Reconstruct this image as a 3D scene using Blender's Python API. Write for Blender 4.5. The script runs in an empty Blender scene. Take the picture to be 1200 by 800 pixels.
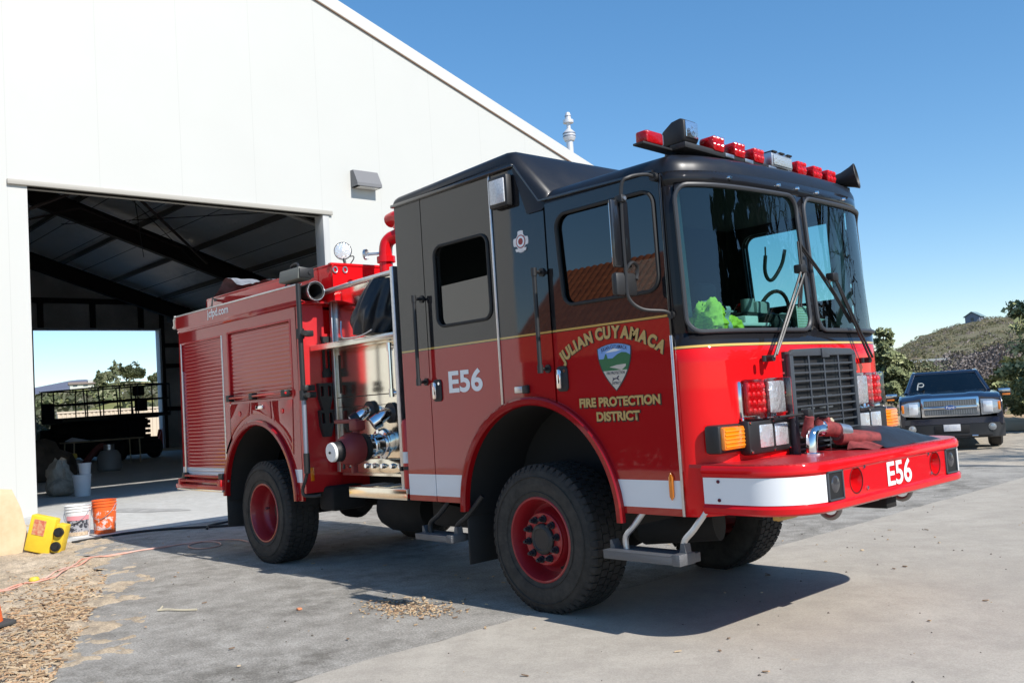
import bpy, bmesh, math, random
from mathutils import Vector, Matrix, noise
from mathutils.geometry import tessellate_polygon
random.seed(7)
R_ = math.radians
scene = bpy.context.scene
col = scene.collection

# ------------------------------------------------------------------ mesh helpers
class MB:
    def __init__(self):
        self.bm = bmesh.new()
    def add(self, verts, faces, mi=0):
        vs = [self.bm.verts.new(v) for v in verts]
        for f in faces:
            try:
                fc = self.bm.faces.new([vs[i] for i in f]); fc.material_index = mi
            except ValueError:
                pass
        return vs
    def merge(self, b2, M=None, mi=0):
        if M is not None:
            b2.transform(M)
        me = bpy.data.meshes.new('t'); b2.to_mesh(me); b2.free()
        for p in me.polygons: p.material_index = mi
        self.bm.from_mesh(me); bpy.data.meshes.remove(me)
    def box(self, a, b, bev=0.0, mi=0, M=None, seg=2):
        b2 = bmesh.new()
        x0, x1 = sorted((a[0], b[0])); y0, y1 = sorted((a[1], b[1])); z0, z1 = sorted((a[2], b[2]))
        vs = [b2.verts.new(p) for p in ((x0,y0,z0),(x1,y0,z0),(x1,y1,z0),(x0,y1,z0),(x0,y0,z1),(x1,y0,z1),(x1,y1,z1),(x0,y1,z1))]
        for f in ((3,2,1,0),(4,5,6,7),(0,1,5,4),(1,2,6,5),(2,3,7,6),(3,0,4,7)):
            b2.faces.new([vs[i] for i in f])
        if bev > 0:
            bev = min(bev, .45*min(x1-x0, y1-y0, z1-z0))
            bmesh.ops.bevel(b2, geom=b2.edges[:], offset=bev, segments=seg, profile=.5, affect='EDGES')
        self.merge(b2, M, mi)
        return self
    def cyl(self, p0, p1, r0, r1=None, n=20, mi=0, caps=True):
        p0, p1 = Vector(p0), Vector(p1)
        r1 = r0 if r1 is None else r1
        d = (p1-p0).normalized(); u = d.orthogonal().normalized(); w = d.cross(u)
        vs = []
        for p, r in ((p0, r0), (p1, r1)):
            for k in range(n):
                a = 2*math.pi*k/n
                vs.append(p+(u*math.cos(a)+w*math.sin(a))*r)
        fs = [(k, (k+1) % n, n+(k+1) % n, n+k) for k in range(n)]
        if caps:
            fs.append(tuple(range(n-1, -1, -1))); fs.append(tuple(range(n, 2*n)))
        self.add(vs, fs, mi)
        return self
    def tube(self, pts, r, n=8, mi=0, closed=False, radii=None):
        pts = [Vector(p) for p in pts]
        m = len(pts); vs = []; u = None
        for i, p in enumerate(pts):
            if closed:
                d = (pts[(i+1) % m]-pts[i-1])
            else:
                d = pts[min(i+1, m-1)]-pts[max(i-1, 0)]
            d = d.normalized()
            if u is None:
                u = d.orthogonal().normalized()
            else:
                u = (u-d*u.dot(d))
                u = u.normalized() if u.length > 1e-6 else d.orthogonal().normalized()
            w = d.cross(u)
            rr = radii[i] if radii else r
            for k in range(n):
                a = 2*math.pi*k/n
                vs.append(p+(u*math.cos(a)+w*math.sin(a))*rr)
        fs = []
        for i in range(m if closed else m-1):
            j = (i+1) % m
            for k in range(n):
                fs.append((i*n+k, i*n+(k+1) % n, j*n+(k+1) % n, j*n+k))
        if not closed:
            fs.append(tuple(range(n-1, -1, -1))); fs.append(tuple(range((m-1)*n, m*n)))
        self.add(vs, fs, mi)
        return self
    def lathe(self, prof, o, axis, n=32, mi=0, a0=0.0, a1=2*math.pi):
        """prof: list of (radius, height along axis)"""
        o = Vector(o); ax = Vector(axis).normalized(); u = ax.orthogonal().normalized(); w = ax.cross(u)
        full = abs(a1-a0-2*math.pi) < 1e-6
        vs = []; m = len(prof); cols = n if full else n+1
        for k in range(cols):
            a = a0+(a1-a0)*k/n
            rd = u*math.cos(a)+w*math.sin(a)
            for r, h in prof:
                vs.append(o+rd*max(r, 1e-4)+ax*h)
        fs = []
        for k in range(n):
            k2 = (k+1) % cols
            for i in range(m-1):
                fs.append((k*m+i, k2*m+i, k2*m+i+1, k*m+i+1))
        self.add(vs, fs, mi)
        return self
    def prism(self, poly, plane, d0, d1, holes=(), mi=0, bev=0):
        """extrude a 2-D outline (with holes) between two planes; plane XZ/YZ/XY"""
        def P(p, d):
            return {'XZ': (p[0], d, p[1]), 'YZ': (d, p[0], p[1]), 'XY': (p[0], p[1], d)}[plane]
        b2 = bmesh.new()
        loops = [list(poly)]+[list(h) for h in holes]
        edges = []
        tops = []
        for lp in loops:
            vs = [b2.verts.new(P(p, d0)) for p in lp]
            tops.append(vs)
            for i in range(len(vs)):
                b2.edges.new((vs[i], vs[(i+1) % len(vs)]))
        if len(loops) == 1 and (bev or len(loops[0]) < 5):
            b2.faces.new(tops[0])
        else:
            flat = [v for vs in tops for v in vs]
            for t in tessellate_polygon([[Vector((p[0], p[1], 0)) for p in lp] for lp in loops]):
                try: b2.faces.new([flat[i] for i in t])
                except ValueError: pass
        if d1 is not None:
            faces = list(b2.faces)
            mp = {}
            for v in list(b2.verts):
                q = list(v.co); q[{'XZ': 1, 'YZ': 0, 'XY': 2}[plane]] = d1
                mp[v] = b2.verts.new(q)
            for f in faces:
                b2.faces.new([mp[v] for v in reversed(f.verts)])
            for vs in tops:
                for i in range(len(vs)):
                    a, b = vs[i], vs[(i+1) % len(vs)]
                    b2.faces.new((a, b, mp[b], mp[a]))
            if bev and len(loops) == 1:
                bmesh.ops.recalc_face_normals(b2, faces=b2.faces[:])
                bmesh.ops.bevel(b2, geom=[e for e in b2.edges if e.calc_face_angle(0) > .6], offset=bev, segments=2, profile=.5, affect='EDGES')
            bmesh.ops.recalc_face_normals(b2, faces=b2.faces[:])
        else:
            ax, sg = {'XZ': (1, -1), 'YZ': (0, 1), 'XY': (2, 1)}[plane]
            b2.normal_update()
            for f in list(b2.faces):
                if f.normal[ax]*sg < 0: f.normal_flip()
        self.merge(b2, None, mi)
        return self
    def grid(self, fn, nu, nv, mi=0):
        vs = [fn(i/nu, j/nv) for i in range(nu+1) for j in range(nv+1)]
        fs = [(i*(nv+1)+j, (i+1)*(nv+1)+j, (i+1)*(nv+1)+j+1, i*(nv+1)+j+1) for i in range(nu) for j in range(nv)]
        self.add(vs, fs, mi)
        return self
    def mesh(self, me, M, mi=0):
        b2 = bmesh.new(); b2.from_mesh(me)
        self.merge(b2, M, mi)
        return self
    def build(self, name, mats, parent=None, smooth=35, recalc=False):
        me = bpy.data.meshes.new(name)
        if recalc:
            bmesh.ops.recalc_face_normals(self.bm, faces=self.bm.faces[:])
        if smooth:
            for f in self.bm.faces: f.smooth = True
        self.bm.to_mesh(me); self.bm.free()
        if smooth:
            me.set_sharp_from_angle(angle=R_(smooth))
        if not isinstance(mats, (list, tuple)): mats = [mats]
        for m in mats: me.materials.append(m)
        o = bpy.data.objects.new(name, me); col.objects.link(o)
        if parent is not None:
            o.parent = parent
            if parent.get('_loc') is not None: pass
            o.matrix_parent_inverse = parent_inv(parent)
        return o

def parent_inv(p):
    # parents are placed before children are built, in world coordinates
    M = Matrix.Identity(4)
    chain = []
    q = p
    while q is not None:
        chain.append(q); q = q.parent
    for q in reversed(chain):
        if q.parent is not None: M = M @ q.matrix_parent_inverse
        M = M @ q.matrix_basis
    return M.inverted()

def tag(o, label=None, cat=None, group=None, kind=None):
    if label: o['label'] = label
    if cat: o['category'] = cat
    if group: o['group'] = group
    if kind: o['kind'] = kind
    return o
def thing(name, label, cat, loc=(0,0,0), rz=0.0, group=None):
    o = bpy.data.objects.new(name, None); col.objects.link(o)
    o.empty_display_size = .3
    o.location = loc; o.rotation_euler = (0,0,rz)
    return tag(o, label, cat, group)
def local(mb, name, mats, parent, smooth=35, recalc=False):
    """build a mesh given in its parent's own coordinates"""
    o = mb.build(name, mats, None, smooth, recalc)
    o.parent = parent
    return o
def copy_tree(o, parent=None):
    c = o.copy(); col.objects.link(c)
    if parent is not None: c.parent = parent
    for ch in list(o.children): copy_tree(ch, c)
    return c

def rrect(x0, x1, z0, z1, r, n=6):
    pts = []
    for cx, cz, a in ((x1-r, z1-r, 0), (x0+r, z1-r, 90), (x0+r, z0+r, 180), (x1-r, z0+r, 270)):
        for k in range(n+1):
            t = R_(a+90*k/n)
            pts.append((cx+r*math.cos(t), cz+r*math.sin(t)))
    return pts
def arc(cx, cz, r, a0, a1, n=24):
    return [(cx+r*math.cos(R_(a0+(a1-a0)*k/n)), cz+r*math.sin(R_(a0+(a1-a0)*k/n))) for k in range(n+1)]
def bez(p0, p1, p2, p3, n=10):
    p0, p1, p2, p3 = map(Vector, (p0, p1, p2, p3))
    return [p0*(1-t)**3+p1*3*t*(1-t)**2+p2*3*t*t*(1-t)+p3*t**3 for t in [k/n for k in range(n+1)]]
def crv(pts, n=8):
    """Catmull-Rom through points"""
    P = [Vector(p) for p in pts]; out = []
    for i in range(len(P)-1):
        a, b, c, d = P[max(i-1,0)], P[i], P[i+1], P[min(i+2,len(P)-1)]
        for k in range(n):
            t = k/n
            out.append(.5*((2*b)+(c-a)*t+(2*a-5*b+4*c-d)*t*t+(3*b-a-3*c+d)*t**3))
    out.append(P[-1])
    return out

_txt = {}
def text_mesh(s, size, offset=0.0, extrude=0.0, sx=1.0, align='CENTER'):
    cu = bpy.data.curves.new('txt', 'FONT'); cu.body = s; cu.size = size; cu.offset = offset; cu.extrude = extrude
    cu.align_x = align; cu.align_y = 'CENTER' if align == 'CENTER' else 'BOTTOM_BASELINE'
    ob = bpy.data.objects.new('txt', cu); col.objects.link(ob)
    dg = bpy.context.evaluated_depsgraph_get(); dg.update()
    me = bpy.data.meshes.new_from_object(ob.evaluated_get(dg))
    bpy.data.objects.remove(ob); bpy.data.curves.remove(cu)
    if sx != 1.0:
        me.transform(Matrix.Diagonal((sx,1,1,1)))
    return me
def fit_text(s, w, h, offset=.012):
    me = text_mesh(s, 1.0, offset)
    xs = [v.co.x for v in me.vertices]; ys = [v.co.y for v in me.vertices]
    c = Matrix.Translation((-(min(xs)+max(xs))/2, -(min(ys)+max(ys))/2, 0))
    S = Matrix.Diagonal((w/(max(xs)-min(xs)), h/(max(ys)-min(ys)), 1, 1))
    me.transform(S @ c)
    return me
def frameM(o, xa, ya):
    xa = Vector(xa).normalized(); ya = Vector(ya).normalized(); za = xa.cross(ya)
    return Matrix(((xa.x,ya.x,za.x,o[0]),(xa.y,ya.y,za.y,o[1]),(xa.z,ya.z,za.z,o[2]),(0,0,0,1)))

# ------------------------------------------------------------------ materials
def nodes(name):
    m = bpy.data.materials.new(name); m.use_nodes = True
    nt = m.node_tree; b = nt.nodes['Principled BSDF']
    return m, nt, b
def N(nt, typ, **kw):
    n = nt.nodes.new(typ)
    for k, v in kw.items():
        if k in n.inputs: n.inputs[k].default_value = v
        else: setattr(n, k, v)
    return n
def L(nt, a, b): nt.links.new(a, b)
def c4(c): return (c[0], c[1], c[2], 1)
def mat(name, c, rough=.5, metal=0.0, coat=0.0, var=.0, vscale=8.0, c2=None, bump=0.0, bscale=40.0, spec=.5, dust=0.0, coord='Object'):
    m, nt, b = nodes(name)
    b.inputs['Base Color'].default_value = c4(c); b.inputs['Roughness'].default_value = rough
    b.inputs['Metallic'].default_value = metal; b.inputs['Coat Weight'].default_value = coat
    b.inputs['Coat Roughness'].default_value = .04
    b.inputs['Specular IOR Level'].default_value = spec
    tc = N(nt, 'ShaderNodeTexCoord')
    src = None
    if var or c2:
        nz = N(nt, 'ShaderNodeTexNoise', Scale=vscale, Detail=8.0, Roughness=.62)
        L(nt, tc.outputs[coord], nz.inputs['Vector'])
        rp = N(nt, 'ShaderNodeValToRGB')
        a = c if c2 else tuple(x*(1-var) for x in c)
        d = c2 if c2 else tuple(min(1, x*(1+var)) for x in c)
        rp.color_ramp.elements[0].color = c4(a); rp.color_ramp.elements[0].position = .35
        rp.color_ramp.elements[1].color = c4(d); rp.color_ramp.elements[1].position = .65
        L(nt, nz.outputs['Fac'], rp.inputs['Fac']); src = rp.outputs['Color']
        L(nt, src, b.inputs['Base Color'])
    if dust:
        nz = N(nt, 'ShaderNodeTexNoise', Scale=3.0, Detail=10.0, Roughness=.7)
        L(nt, tc.outputs[coord], nz.inputs['Vector'])
        mr = N(nt, 'ShaderNodeMapRange'); mr.inputs['From Min'].default_value=.4; mr.inputs['From Max'].default_value=.75
        mr.inputs['To Min'].default_value=rough; mr.inputs['To Max'].default_value=min(1,rough+dust)
        L(nt, nz.outputs['Fac'], mr.inputs['Value']); L(nt, mr.outputs['Result'], b.inputs['Roughness'])
    if bump:
        nz = N(nt, 'ShaderNodeTexNoise', Scale=bscale, Detail=6.0)
        L(nt, tc.outputs[coord], nz.inputs['Vector'])
        bp = N(nt, 'ShaderNodeBump', Strength=bump, Distance=.02)
        L(nt, nz.outputs['Fac'], bp.inputs['Height']); L(nt, bp.outputs['Normal'], b.inputs['Normal'])
    return m

RED_SHADE = (.37, .0040, .0065)  # engine red lowered for the shaded sides, shade put into the colour
BLK = (.008, .008, .010)
GOLD = (.55, .36, .10)
def banded(name, bands, rough=.25, coat=1.0, metal=0, cior=1.5):
    """paint with stripes at fixed heights on the vehicle; bands = [(z_top, colour) ...] from the bottom"""
    m, nt, b = nodes(name)
    tc = N(nt, 'ShaderNodeTexCoord'); sx = N(nt, 'ShaderNodeSeparateXYZ')
    L(nt, tc.outputs['Object'], sx.inputs[0])
    prev = None
    for i, (zt, c) in enumerate(bands):
        if prev is None:
            rgb = N(nt, 'ShaderNodeRGB'); rgb.outputs[0].default_value = c4(c); prev = rgb.outputs[0]; last = zt; continue
        gt = N(nt, 'ShaderNodeMath', operation='GREATER_THAN'); gt.inputs[1].default_value = last
        L(nt, sx.outputs['Z'], gt.inputs[0])
        mx = N(nt, 'ShaderNodeMix', data_type='RGBA')
        L(nt, gt.outputs[0], mx.inputs['Factor']); L(nt, prev, mx.inputs['A']); mx.inputs['B'].default_value = c4(c)
        prev = mx.outputs['Result']; last = zt
    L(nt, prev, b.inputs['Base Color'])
    b.inputs['Roughness'].default_value = .6; b.inputs['Specular IOR Level'].default_value = .08; b.inputs['Coat Weight'].default_value = coat; b.inputs['Coat Roughness'].default_value = .03
    b.inputs['Metallic'].default_value = metal; b.inputs['Coat IOR'].default_value = cior
    nz = N(nt, 'ShaderNodeTexNoise', Scale=2.2, Detail=2.0); L(nt, tc.outputs['Object'], nz.inputs['Vector'])
    bp = N(nt, 'ShaderNodeBump', Strength=.016, Distance=.02)
    L(nt, nz.outputs['Fac'], bp.inputs['Height']); L(nt, bp.outputs['Normal'], b.inputs['Coat Normal'])
    # a little dust low down in the roughness
    return m
WHT = (.70, .72, .74)
M = {}
M['side'] = banded('cab_side_paint', [(.848, RED_SHADE), (1.029, WHT), (2.088, RED_SHADE), (2.094, (.02,.015,.01)), (2.108, GOLD), (2.114, (.02,.015,.01)), (9, BLK)], cior=1.62)
RED_SUN = (.66, .0042, .007)  # brighter copy of the same red for the sunlit cab front
M['front'] = banded('cab_front_paint', [(1.872, RED_SUN), (1.877, (.02,.015,.01)), (1.892, GOLD), (1.897, (.02,.015,.01)), (9, BLK)], cior=1.33)
M['box'] = banded('body_paint', [(.91, RED_SHADE), (1.045, WHT), (9, RED_SHADE)], cior=1.62)
M['red'] = mat('red_paint', (.58,.0045,.008), .5, coat=1.0, spec=.05)
M['red'].node_tree.nodes['Principled BSDF'].inputs['Coat IOR'].default_value = 1.38
M['flare'] = mat('red_flare_shaded', (.30,.004,.007), .5, coat=.8, spec=.05)  # darker copy of the red, shade at the arches put into it
M['red2'] = mat('red_satin', (.50,.006,.010), .42, coat=.4, dust=.2)
M['shut'] = banded('shutter_paint', [(.935, RED_SHADE), (1.04, WHT), (9, (.40,.007,.012))], rough=.4, coat=.9, cior=1.62)
M['black'] = mat('black_paint', BLK, .3, coat=.9)
M['roofblack'] = mat('roof_black_paint', (.009,.010,.014), .36, coat=.12, dust=.15, spec=.35)
M['satin'] = mat('black_plastic', (.014,.014,.015), .45, dust=.2)
M['rubber'] = mat('black_rubber', (.018,.018,.018), .7)
M['under'] = mat('dark_underside', (.007,.0065,.006), .85, var=.4, vscale=6)
M['well'] = mat('wheel_well_liner', (.016,.015,.014), .8)
def m_tyre():
    m, nt, b = nodes('tyre_rubber')
    tc = N(nt, 'ShaderNodeTexCoord')
    nz = N(nt, 'ShaderNodeTexNoise', Scale=14.0, Detail=9.0, Roughness=.7); L(nt, tc.outputs['Object'], nz.inputs['Vector'])
    rp = N(nt, 'ShaderNodeValToRGB'); L(nt, nz.outputs['Fac'], rp.inputs['Fac'])
    rp.color_ramp.elements[0].position=.3; rp.color_ramp.elements[0].color=(.016,.015,.013,1)
    rp.color_ramp.elements[1].position=.75; rp.color_ramp.elements[1].color=(.055,.049,.042,1)
    L(nt, rp.outputs['Color'], b.inputs['Base Color']); b.inputs['Roughness'].default_value=.85
    bp = N(nt, 'ShaderNodeBump', Strength=.3, Distance=.01); L(nt, nz.outputs['Fac'], bp.inputs['Height']); L(nt, bp.outputs['Normal'], b.inputs['Normal'])
    return m
M['tyre'] = m_tyre()
M['tyretread'] = mat('tyre_tread_rubber', (.013,.012,.012), .8, c2=(.032,.029,.026), vscale=9)
M['rim'] = mat('red_wheel_paint', (.28,.008,.014), .38, coat=.4, dust=.3)
M['hubred'] = mat('red_hub_paint', (.34,.014,.018), .4, coat=.3, dust=.2)
M['steel'] = mat('brushed_stainless', (.74,.72,.66), .25, 1.0, var=.06, vscale=30)
M['panel'] = mat('pump_panel_steel', (.86,.80,.68), .15, 1.0, var=.03, vscale=20)
M['alu'] = mat('aluminium', (.60,.61,.63), .38, 1.0, var=.08, vscale=20)
M['chrome'] = mat('chrome', (.80,.80,.82), .08, 1.0)
M['galv'] = mat('galvanised_step', (.15,.155,.165), .55, .6, bump=.4, bscale=120)
M['grille'] = mat('grey_grille_paint', (.045,.052,.062), .5)
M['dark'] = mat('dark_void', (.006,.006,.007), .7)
M['amber'] = mat('amber_lens', (.75,.20,.005), .12, coat=1.0)
M['redlens'] = mat('red_lens', (.36,.002,.004), .10, coat=.6, spec=.2, bump=.5, bscale=45)
M['redlens2'] = mat('red_lens_cell', (.62,.008,.012), .10, coat=.5, spec=.2)
M['reflector'] = mat('lamp_reflector', (.85,.86,.88), .12, 1.0)
M['white'] = mat('white_marking', (.78,.79,.80), .35, coat=.4)
M['gold'] = mat('gold_lettering', (.50,.33,.11), .4)
M['lettershadow'] = mat('dark_letter_edge', (.03,.012,.008), .5)
def m_glass(name, tint, tr=.9, ior=1.5, rough=0.0, base=.0):
    m, nt, b = nodes(name)
    nt.nodes.remove(b)
    out = nt.nodes['Material Output']
    t = N(nt, 'ShaderNodeBsdfTransparent'); t.inputs['Color'].default_value = c4(tint)
    g = N(nt, 'ShaderNodeBsdfGlossy'); g.inputs['Roughness'].default_value = rough; g.inputs['Color'].default_value = (1,1,1,1)
    fr = N(nt, 'ShaderNodeFresnel'); fr.inputs['IOR'].default_value = ior
    mx = N(nt, 'ShaderNodeMixShader')
    if base:
        ad = N(nt, 'ShaderNodeMath', operation='ADD'); ad.inputs[1].default_value = base; L(nt, fr.outputs[0], ad.inputs[0])
        L(nt, ad.outputs[0], mx.inputs['Fac'])
    else:
        L(nt, fr.outputs[0], mx.inputs['Fac'])
    L(nt, t.outputs[0], mx.inputs[1]); L(nt, g.outputs[0], mx.inputs[2]); L(nt, mx.outputs[0], out.inputs['Surface'])
    return m
M['glass'] = m_glass('windshield_glass', (.46,.74,.72), base=.03)
M['sideglass'] = m_glass('tinted_side_glass', (.03,.035,.035), base=.05)
M['clearglass'] = m_glass('side_window_glass', (.75,.90,.90))
M['lens'] = m_glass('clear_lens', (.92,.93,.94), ior=1.35)
M['crewglass'] = m_glass('half_lowered_glass', (.10,.12,.11), base=.06)
M['mirror'] = mat('mirror_glass', (.75,.78,.8), .03, 1.0)
M['hose'] = mat('red_canvas_hose', (.20,.03,.03), .8, var=.3, vscale=30)
M['canvas'] = mat('pale_canvas', (.48,.42,.30), .8)
M['vinyl'] = mat('black_vinyl', (.016,.017,.020), .42, bump=.3, bscale=14)
M['vest'] = mat('lime_vest_fabric', (.60,.72,.07), .75, bump=.3, bscale=30)
M['vestgrey'] = mat('silver_tape', (.45,.47,.48), .4)
M['wood'] = mat('steering_wheel_rim', (.03,.018,.012), .4)
M['mint'] = mat('grey_dash_trim', (.34,.36,.36), .6)
M['paper'] = mat('paper_sheets', (.72,.72,.70), .7)
M['seat'] = mat('seat_fabric', (.02,.02,.022), .8)
M['bluefab'] = mat('blue_fabric', (.02,.03,.07), .8)
# ================================================================== FIRE ENGINE
W = 2.44
eng = thing('fire_engine', 'red and black crew cab fire engine lettered E56 parked outside the white building', 'fire engine')
def part(mb, name, mats, parent=None, smooth=35, label=None, recalc=False):
    o = mb.build(name, mats, parent or eng, smooth, recalc)
    if label: o['label'] = label
    return o
def mirY(pts): return [(p[0], W-p[1], p[2]) for p in pts]

# ---- cab side plates (right = towards the camera, left = far side)
AX, AZ = .03, .75
ZS = 3.415
rear_p = [(-1.58,.80),(-1.197,.80),(-1.197,ZS),(-1.58,ZS)]
a_in = .862
crew_o = [(-1.187,.80)]+[p for p in arc(AX,AZ,a_in,176.7,110.4,18)]+[(-.272,ZS),(-1.187,ZS)]
mid_o = [p for p in arc(AX,AZ,a_in,109.6,70.6,14)]+[(.316,3.07),(.27,3.09),(.04,ZS),(-.262,ZS)]
mid_o[0] = (-.262, mid_o[0][1]); 
door_o = [p for p in arc(AX,AZ,a_in,69.4,3.4,22)]+[(1.412,.80),(1.405,3.05),(.333,3.05)]
sill_o = None
w_crew = rrect(-1.03,-.335,2.272,2.95,.085)
w_front = rrect(.44,1.355,2.275,2.945,.10)
# front window: raked rear lower corner as on the vehicle
w_front = [(x+(.03 if z < 2.4 and x < .6 else 0), z) for x, z in w_front]
for sgn in (0, 1):
    y0, y1 = (0, .03) if sgn == 0 else (W, W-.03)
    def pl(poly, holes, name, label=None):
        mb = MB(); mb.prism(poly, 'XZ', y0, y1, holes=holes)
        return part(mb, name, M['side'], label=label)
    pl(rear_p, [], 'cab_rear_panel')
    d1 = pl(crew_o, [w_crew], 'crew_door', 'rear cab door lettered E56' if sgn == 0 else None)
    pl(mid_o, [], 'cab_mid_panel')
    d2 = pl(door_o, [w_front], 'front_door', 'front cab door with the district shield and gold lettering' if sgn == 0 else None)
    if sgn == 0: crew_door, front_door = d1, d2
    # backing sheet behind the gaps, with the same openings
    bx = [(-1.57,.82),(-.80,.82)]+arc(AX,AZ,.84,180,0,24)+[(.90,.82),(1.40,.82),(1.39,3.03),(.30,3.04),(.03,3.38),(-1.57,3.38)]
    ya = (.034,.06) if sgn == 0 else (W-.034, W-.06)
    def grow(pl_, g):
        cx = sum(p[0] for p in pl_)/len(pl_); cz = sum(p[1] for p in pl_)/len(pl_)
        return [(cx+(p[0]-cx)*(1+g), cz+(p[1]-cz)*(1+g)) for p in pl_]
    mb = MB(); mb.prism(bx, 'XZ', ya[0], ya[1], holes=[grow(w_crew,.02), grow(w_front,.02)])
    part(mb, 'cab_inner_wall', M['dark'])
    # window gaskets and glass
    for wpoly, dr, kind in ((w_crew, d1, 0), (w_front, d2, 1)):
        yy = y0-.006 if sgn == 0 else y0+.006
        mb = MB(); mb.tube([(p[0], yy, p[1]) for p in wpoly], .013, 6, closed=True)
        part(mb, 'window_gasket', M['rubber'], dr)
        yg = .018 if sgn == 0 else W-.018
        if kind == 0 and sgn == 0:
            g = [(p[0], p[1]) for p in wpoly if p[1] < 2.6]
            g = [(-1.0,2.612)]+[p for p in rrect(-1.0,-.335,2.272,2.66,.085) if p[1] < 2.5]+[(-.335,2.622)]
            mb = MB(); mb.prism(g, 'XZ', yg, yg+.005)
            part(mb, 'lowered_glass', M['crewglass'], dr)
        else:
            mb = MB(); mb.prism(wpoly, 'XZ', yg, None)
            part(mb, 'window_glass', M['sideglass'] if sgn == 0 else M['clearglass'], dr)
    # wheel arch flare and liner
    for (cx, cz, r, nm) in ((AX, AZ, .82, 'fender_flare'), (-4.40, .72, .80, 'fender_flare')):
        ro = .885 if cx > -1 else .865
        sg = 1 if sgn == 0 else -1
        pf = [(r,.03),(r,-.022),(r+.010,-.034),(ro-.018,-.036),(ro-.004,-.026),(ro,-.001)]
        ang = list(range(0, 181, 4)); mb = MB()
        rows = [[(cx+q, (0 if sgn == 0 else W)+sg*y, .735) for q, y in pf]]
        rows += [[(cx+q*math.cos(R_(a)), (0 if sgn == 0 else W)+sg*y, cz+q*math.sin(R_(a))) for q, y in pf] for a in ang]
        rows += [[(cx-q, (0 if sgn == 0 else W)+sg*y, .735) for q, y in pf]]
        k6 = len(pf)
        mb.add([p for rw_ in rows for p in rw_], [(i*k6+j, i*k6+j+1, (i+1)*k6+j+1, (i+1)*k6+j) for i in range(len(rows)-1) for j in range(k6-1)]+[tuple(range(k6)), tuple(range(len(rows)*k6-1, (len(rows)-1)*k6-1, -1))])
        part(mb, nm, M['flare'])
        mb = MB()
        pts = arc(cx, cz, r+.015, -4, 184, 30)
        ys = (.02, .62) if sgn == 0 else (W-.02, W-.62)
        mb.add([(p[0], y, p[1]) for y in ys for p in pts], [(i, i+1, 31+i+1, 31+i) for i in range(30)])
        mb.add([(p[0], ys[1], p[1]) for p in pts], [tuple(range(31))])
        part(mb, 'wheel_well', M['well'])

# hinge strips of the doors
mb = MB(); mb.box((-.281,-.010,1.585),(-.257,-.001,3.40),.003)
part(mb, 'door_hinge', M['alu'], crew_door)
mb = MB(); mb.box((1.410,-.011,.80),(1.430,-.001,1.97),.003); mb.box((1.413,-.006,1.97),(1.428,.0,3.03),.002, mi=1)
part(mb, 'door_hinge', [M['alu'], M['black']], front_door)

# door handles: recessed paddle
for dr, x0, x1, z0, z1 in ((crew_door,-1.145,-1.03,1.645,1.83), (front_door,.352,.462,1.655,1.84)):
    mb = MB(); mb.prism(rrect(x0,x1,z0,z1,.03), 'XZ', -.012, .001, bev=.004)
    part(mb, 'handle_recess', M['satin'], dr)
    mb = MB(); mb.box((x0+.012,-.034,z0+.02),(x0+.055,-.008,z1-.02),.012)
    part(mb, 'handle', M['chrome'], dr)
    mb = MB(); mb.cyl((x1-.028,-.016,z1-.035),(x1-.028,-.008,z1-.035),.013,n=14)
    part(mb, 'lock', M['chrome'], dr)

# E56 on the crew door, district lettering on the front door
XP, ZP = (1,0,0), (0,0,1)
mb = MB(); mb.mesh(fit_text('E56', .435, .186, .03), frameM((-.715,-.0035,1.80), XP, ZP))
part(mb, 'unit_number', M['white'], crew_door, smooth=0)
def arch_text(s, cx, zt, R, w, h, off, y):
    """letters set along a circle, tops at zt in the middle"""
    mb = MB()
    ws = []
    for ch in s:
        if ch == ' ': ws.append((None, .30)); continue
        me = text_mesh(ch, 1.0, off); xs = [v.co.x for v in me.vertices]
        ws.append((me, max(xs)-min(xs)+.09))
    ref = text_mesh('H', 1.0, off); hs = [v.co.y for v in ref.vertices]; h0, h1 = min(hs), max(hs)
    tot = sum(a for _, a in ws); k = w/tot; kz = h/(h1-h0)
    pos = -w/2
    for me, adv in ws:
        c = pos+adv*k/2; pos += adv*k
        if me is None: continue
        a = c/R
        xs = [v.co.x for v in me.vertices]; mx = (min(xs)+max(xs))/2
        L0 = Matrix.Diagonal((k, kz, 1, 1)) @ Matrix.Translation((-mx, -(h0+h1)/2, 0))
        Rm = Matrix.Rotation(-a, 4, 'Z')
        Rr = R-h/2
        T = Matrix.Translation((Rr*math.sin(a), Rr*math.cos(a)-R, 0))
        mb.mesh(me, frameM((cx, y, zt), XP, ZP) @ T @ Rm @ L0)
    return mb
part(arch_text('JULIAN CUYAMACA', .880, 2.085, .88, 1.09, .088, .055, -.0045), 'arched_lettering', M['gold'], front_door, smooth=0)
part(arch_text('JULIAN CUYAMACA', .886, 2.081, .88, 1.09, .088, .085, -.0025), 'letter_outline', M['lettershadow'], front_door, smooth=0)
for s, x, z, w, h in (('FIRE PROTECTION', .925, 1.563, .735, .066), ('DISTRICT', .912, 1.462, .395, .066)):
    mb = MB(); mb.mesh(fit_text(s, w, h, .045), frameM((x,-.0045,z), XP, ZP))
    part(mb, 'lettering', M['gold'], front_door, smooth=0)
    mb = MB(); mb.mesh(fit_text(s, w+.012, h+.012, .07), frameM((x+.004,-.0025,z-.003), XP, ZP))
    part(mb, 'letter_outline', M['lettershadow'], front_door, smooth=0)
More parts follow.
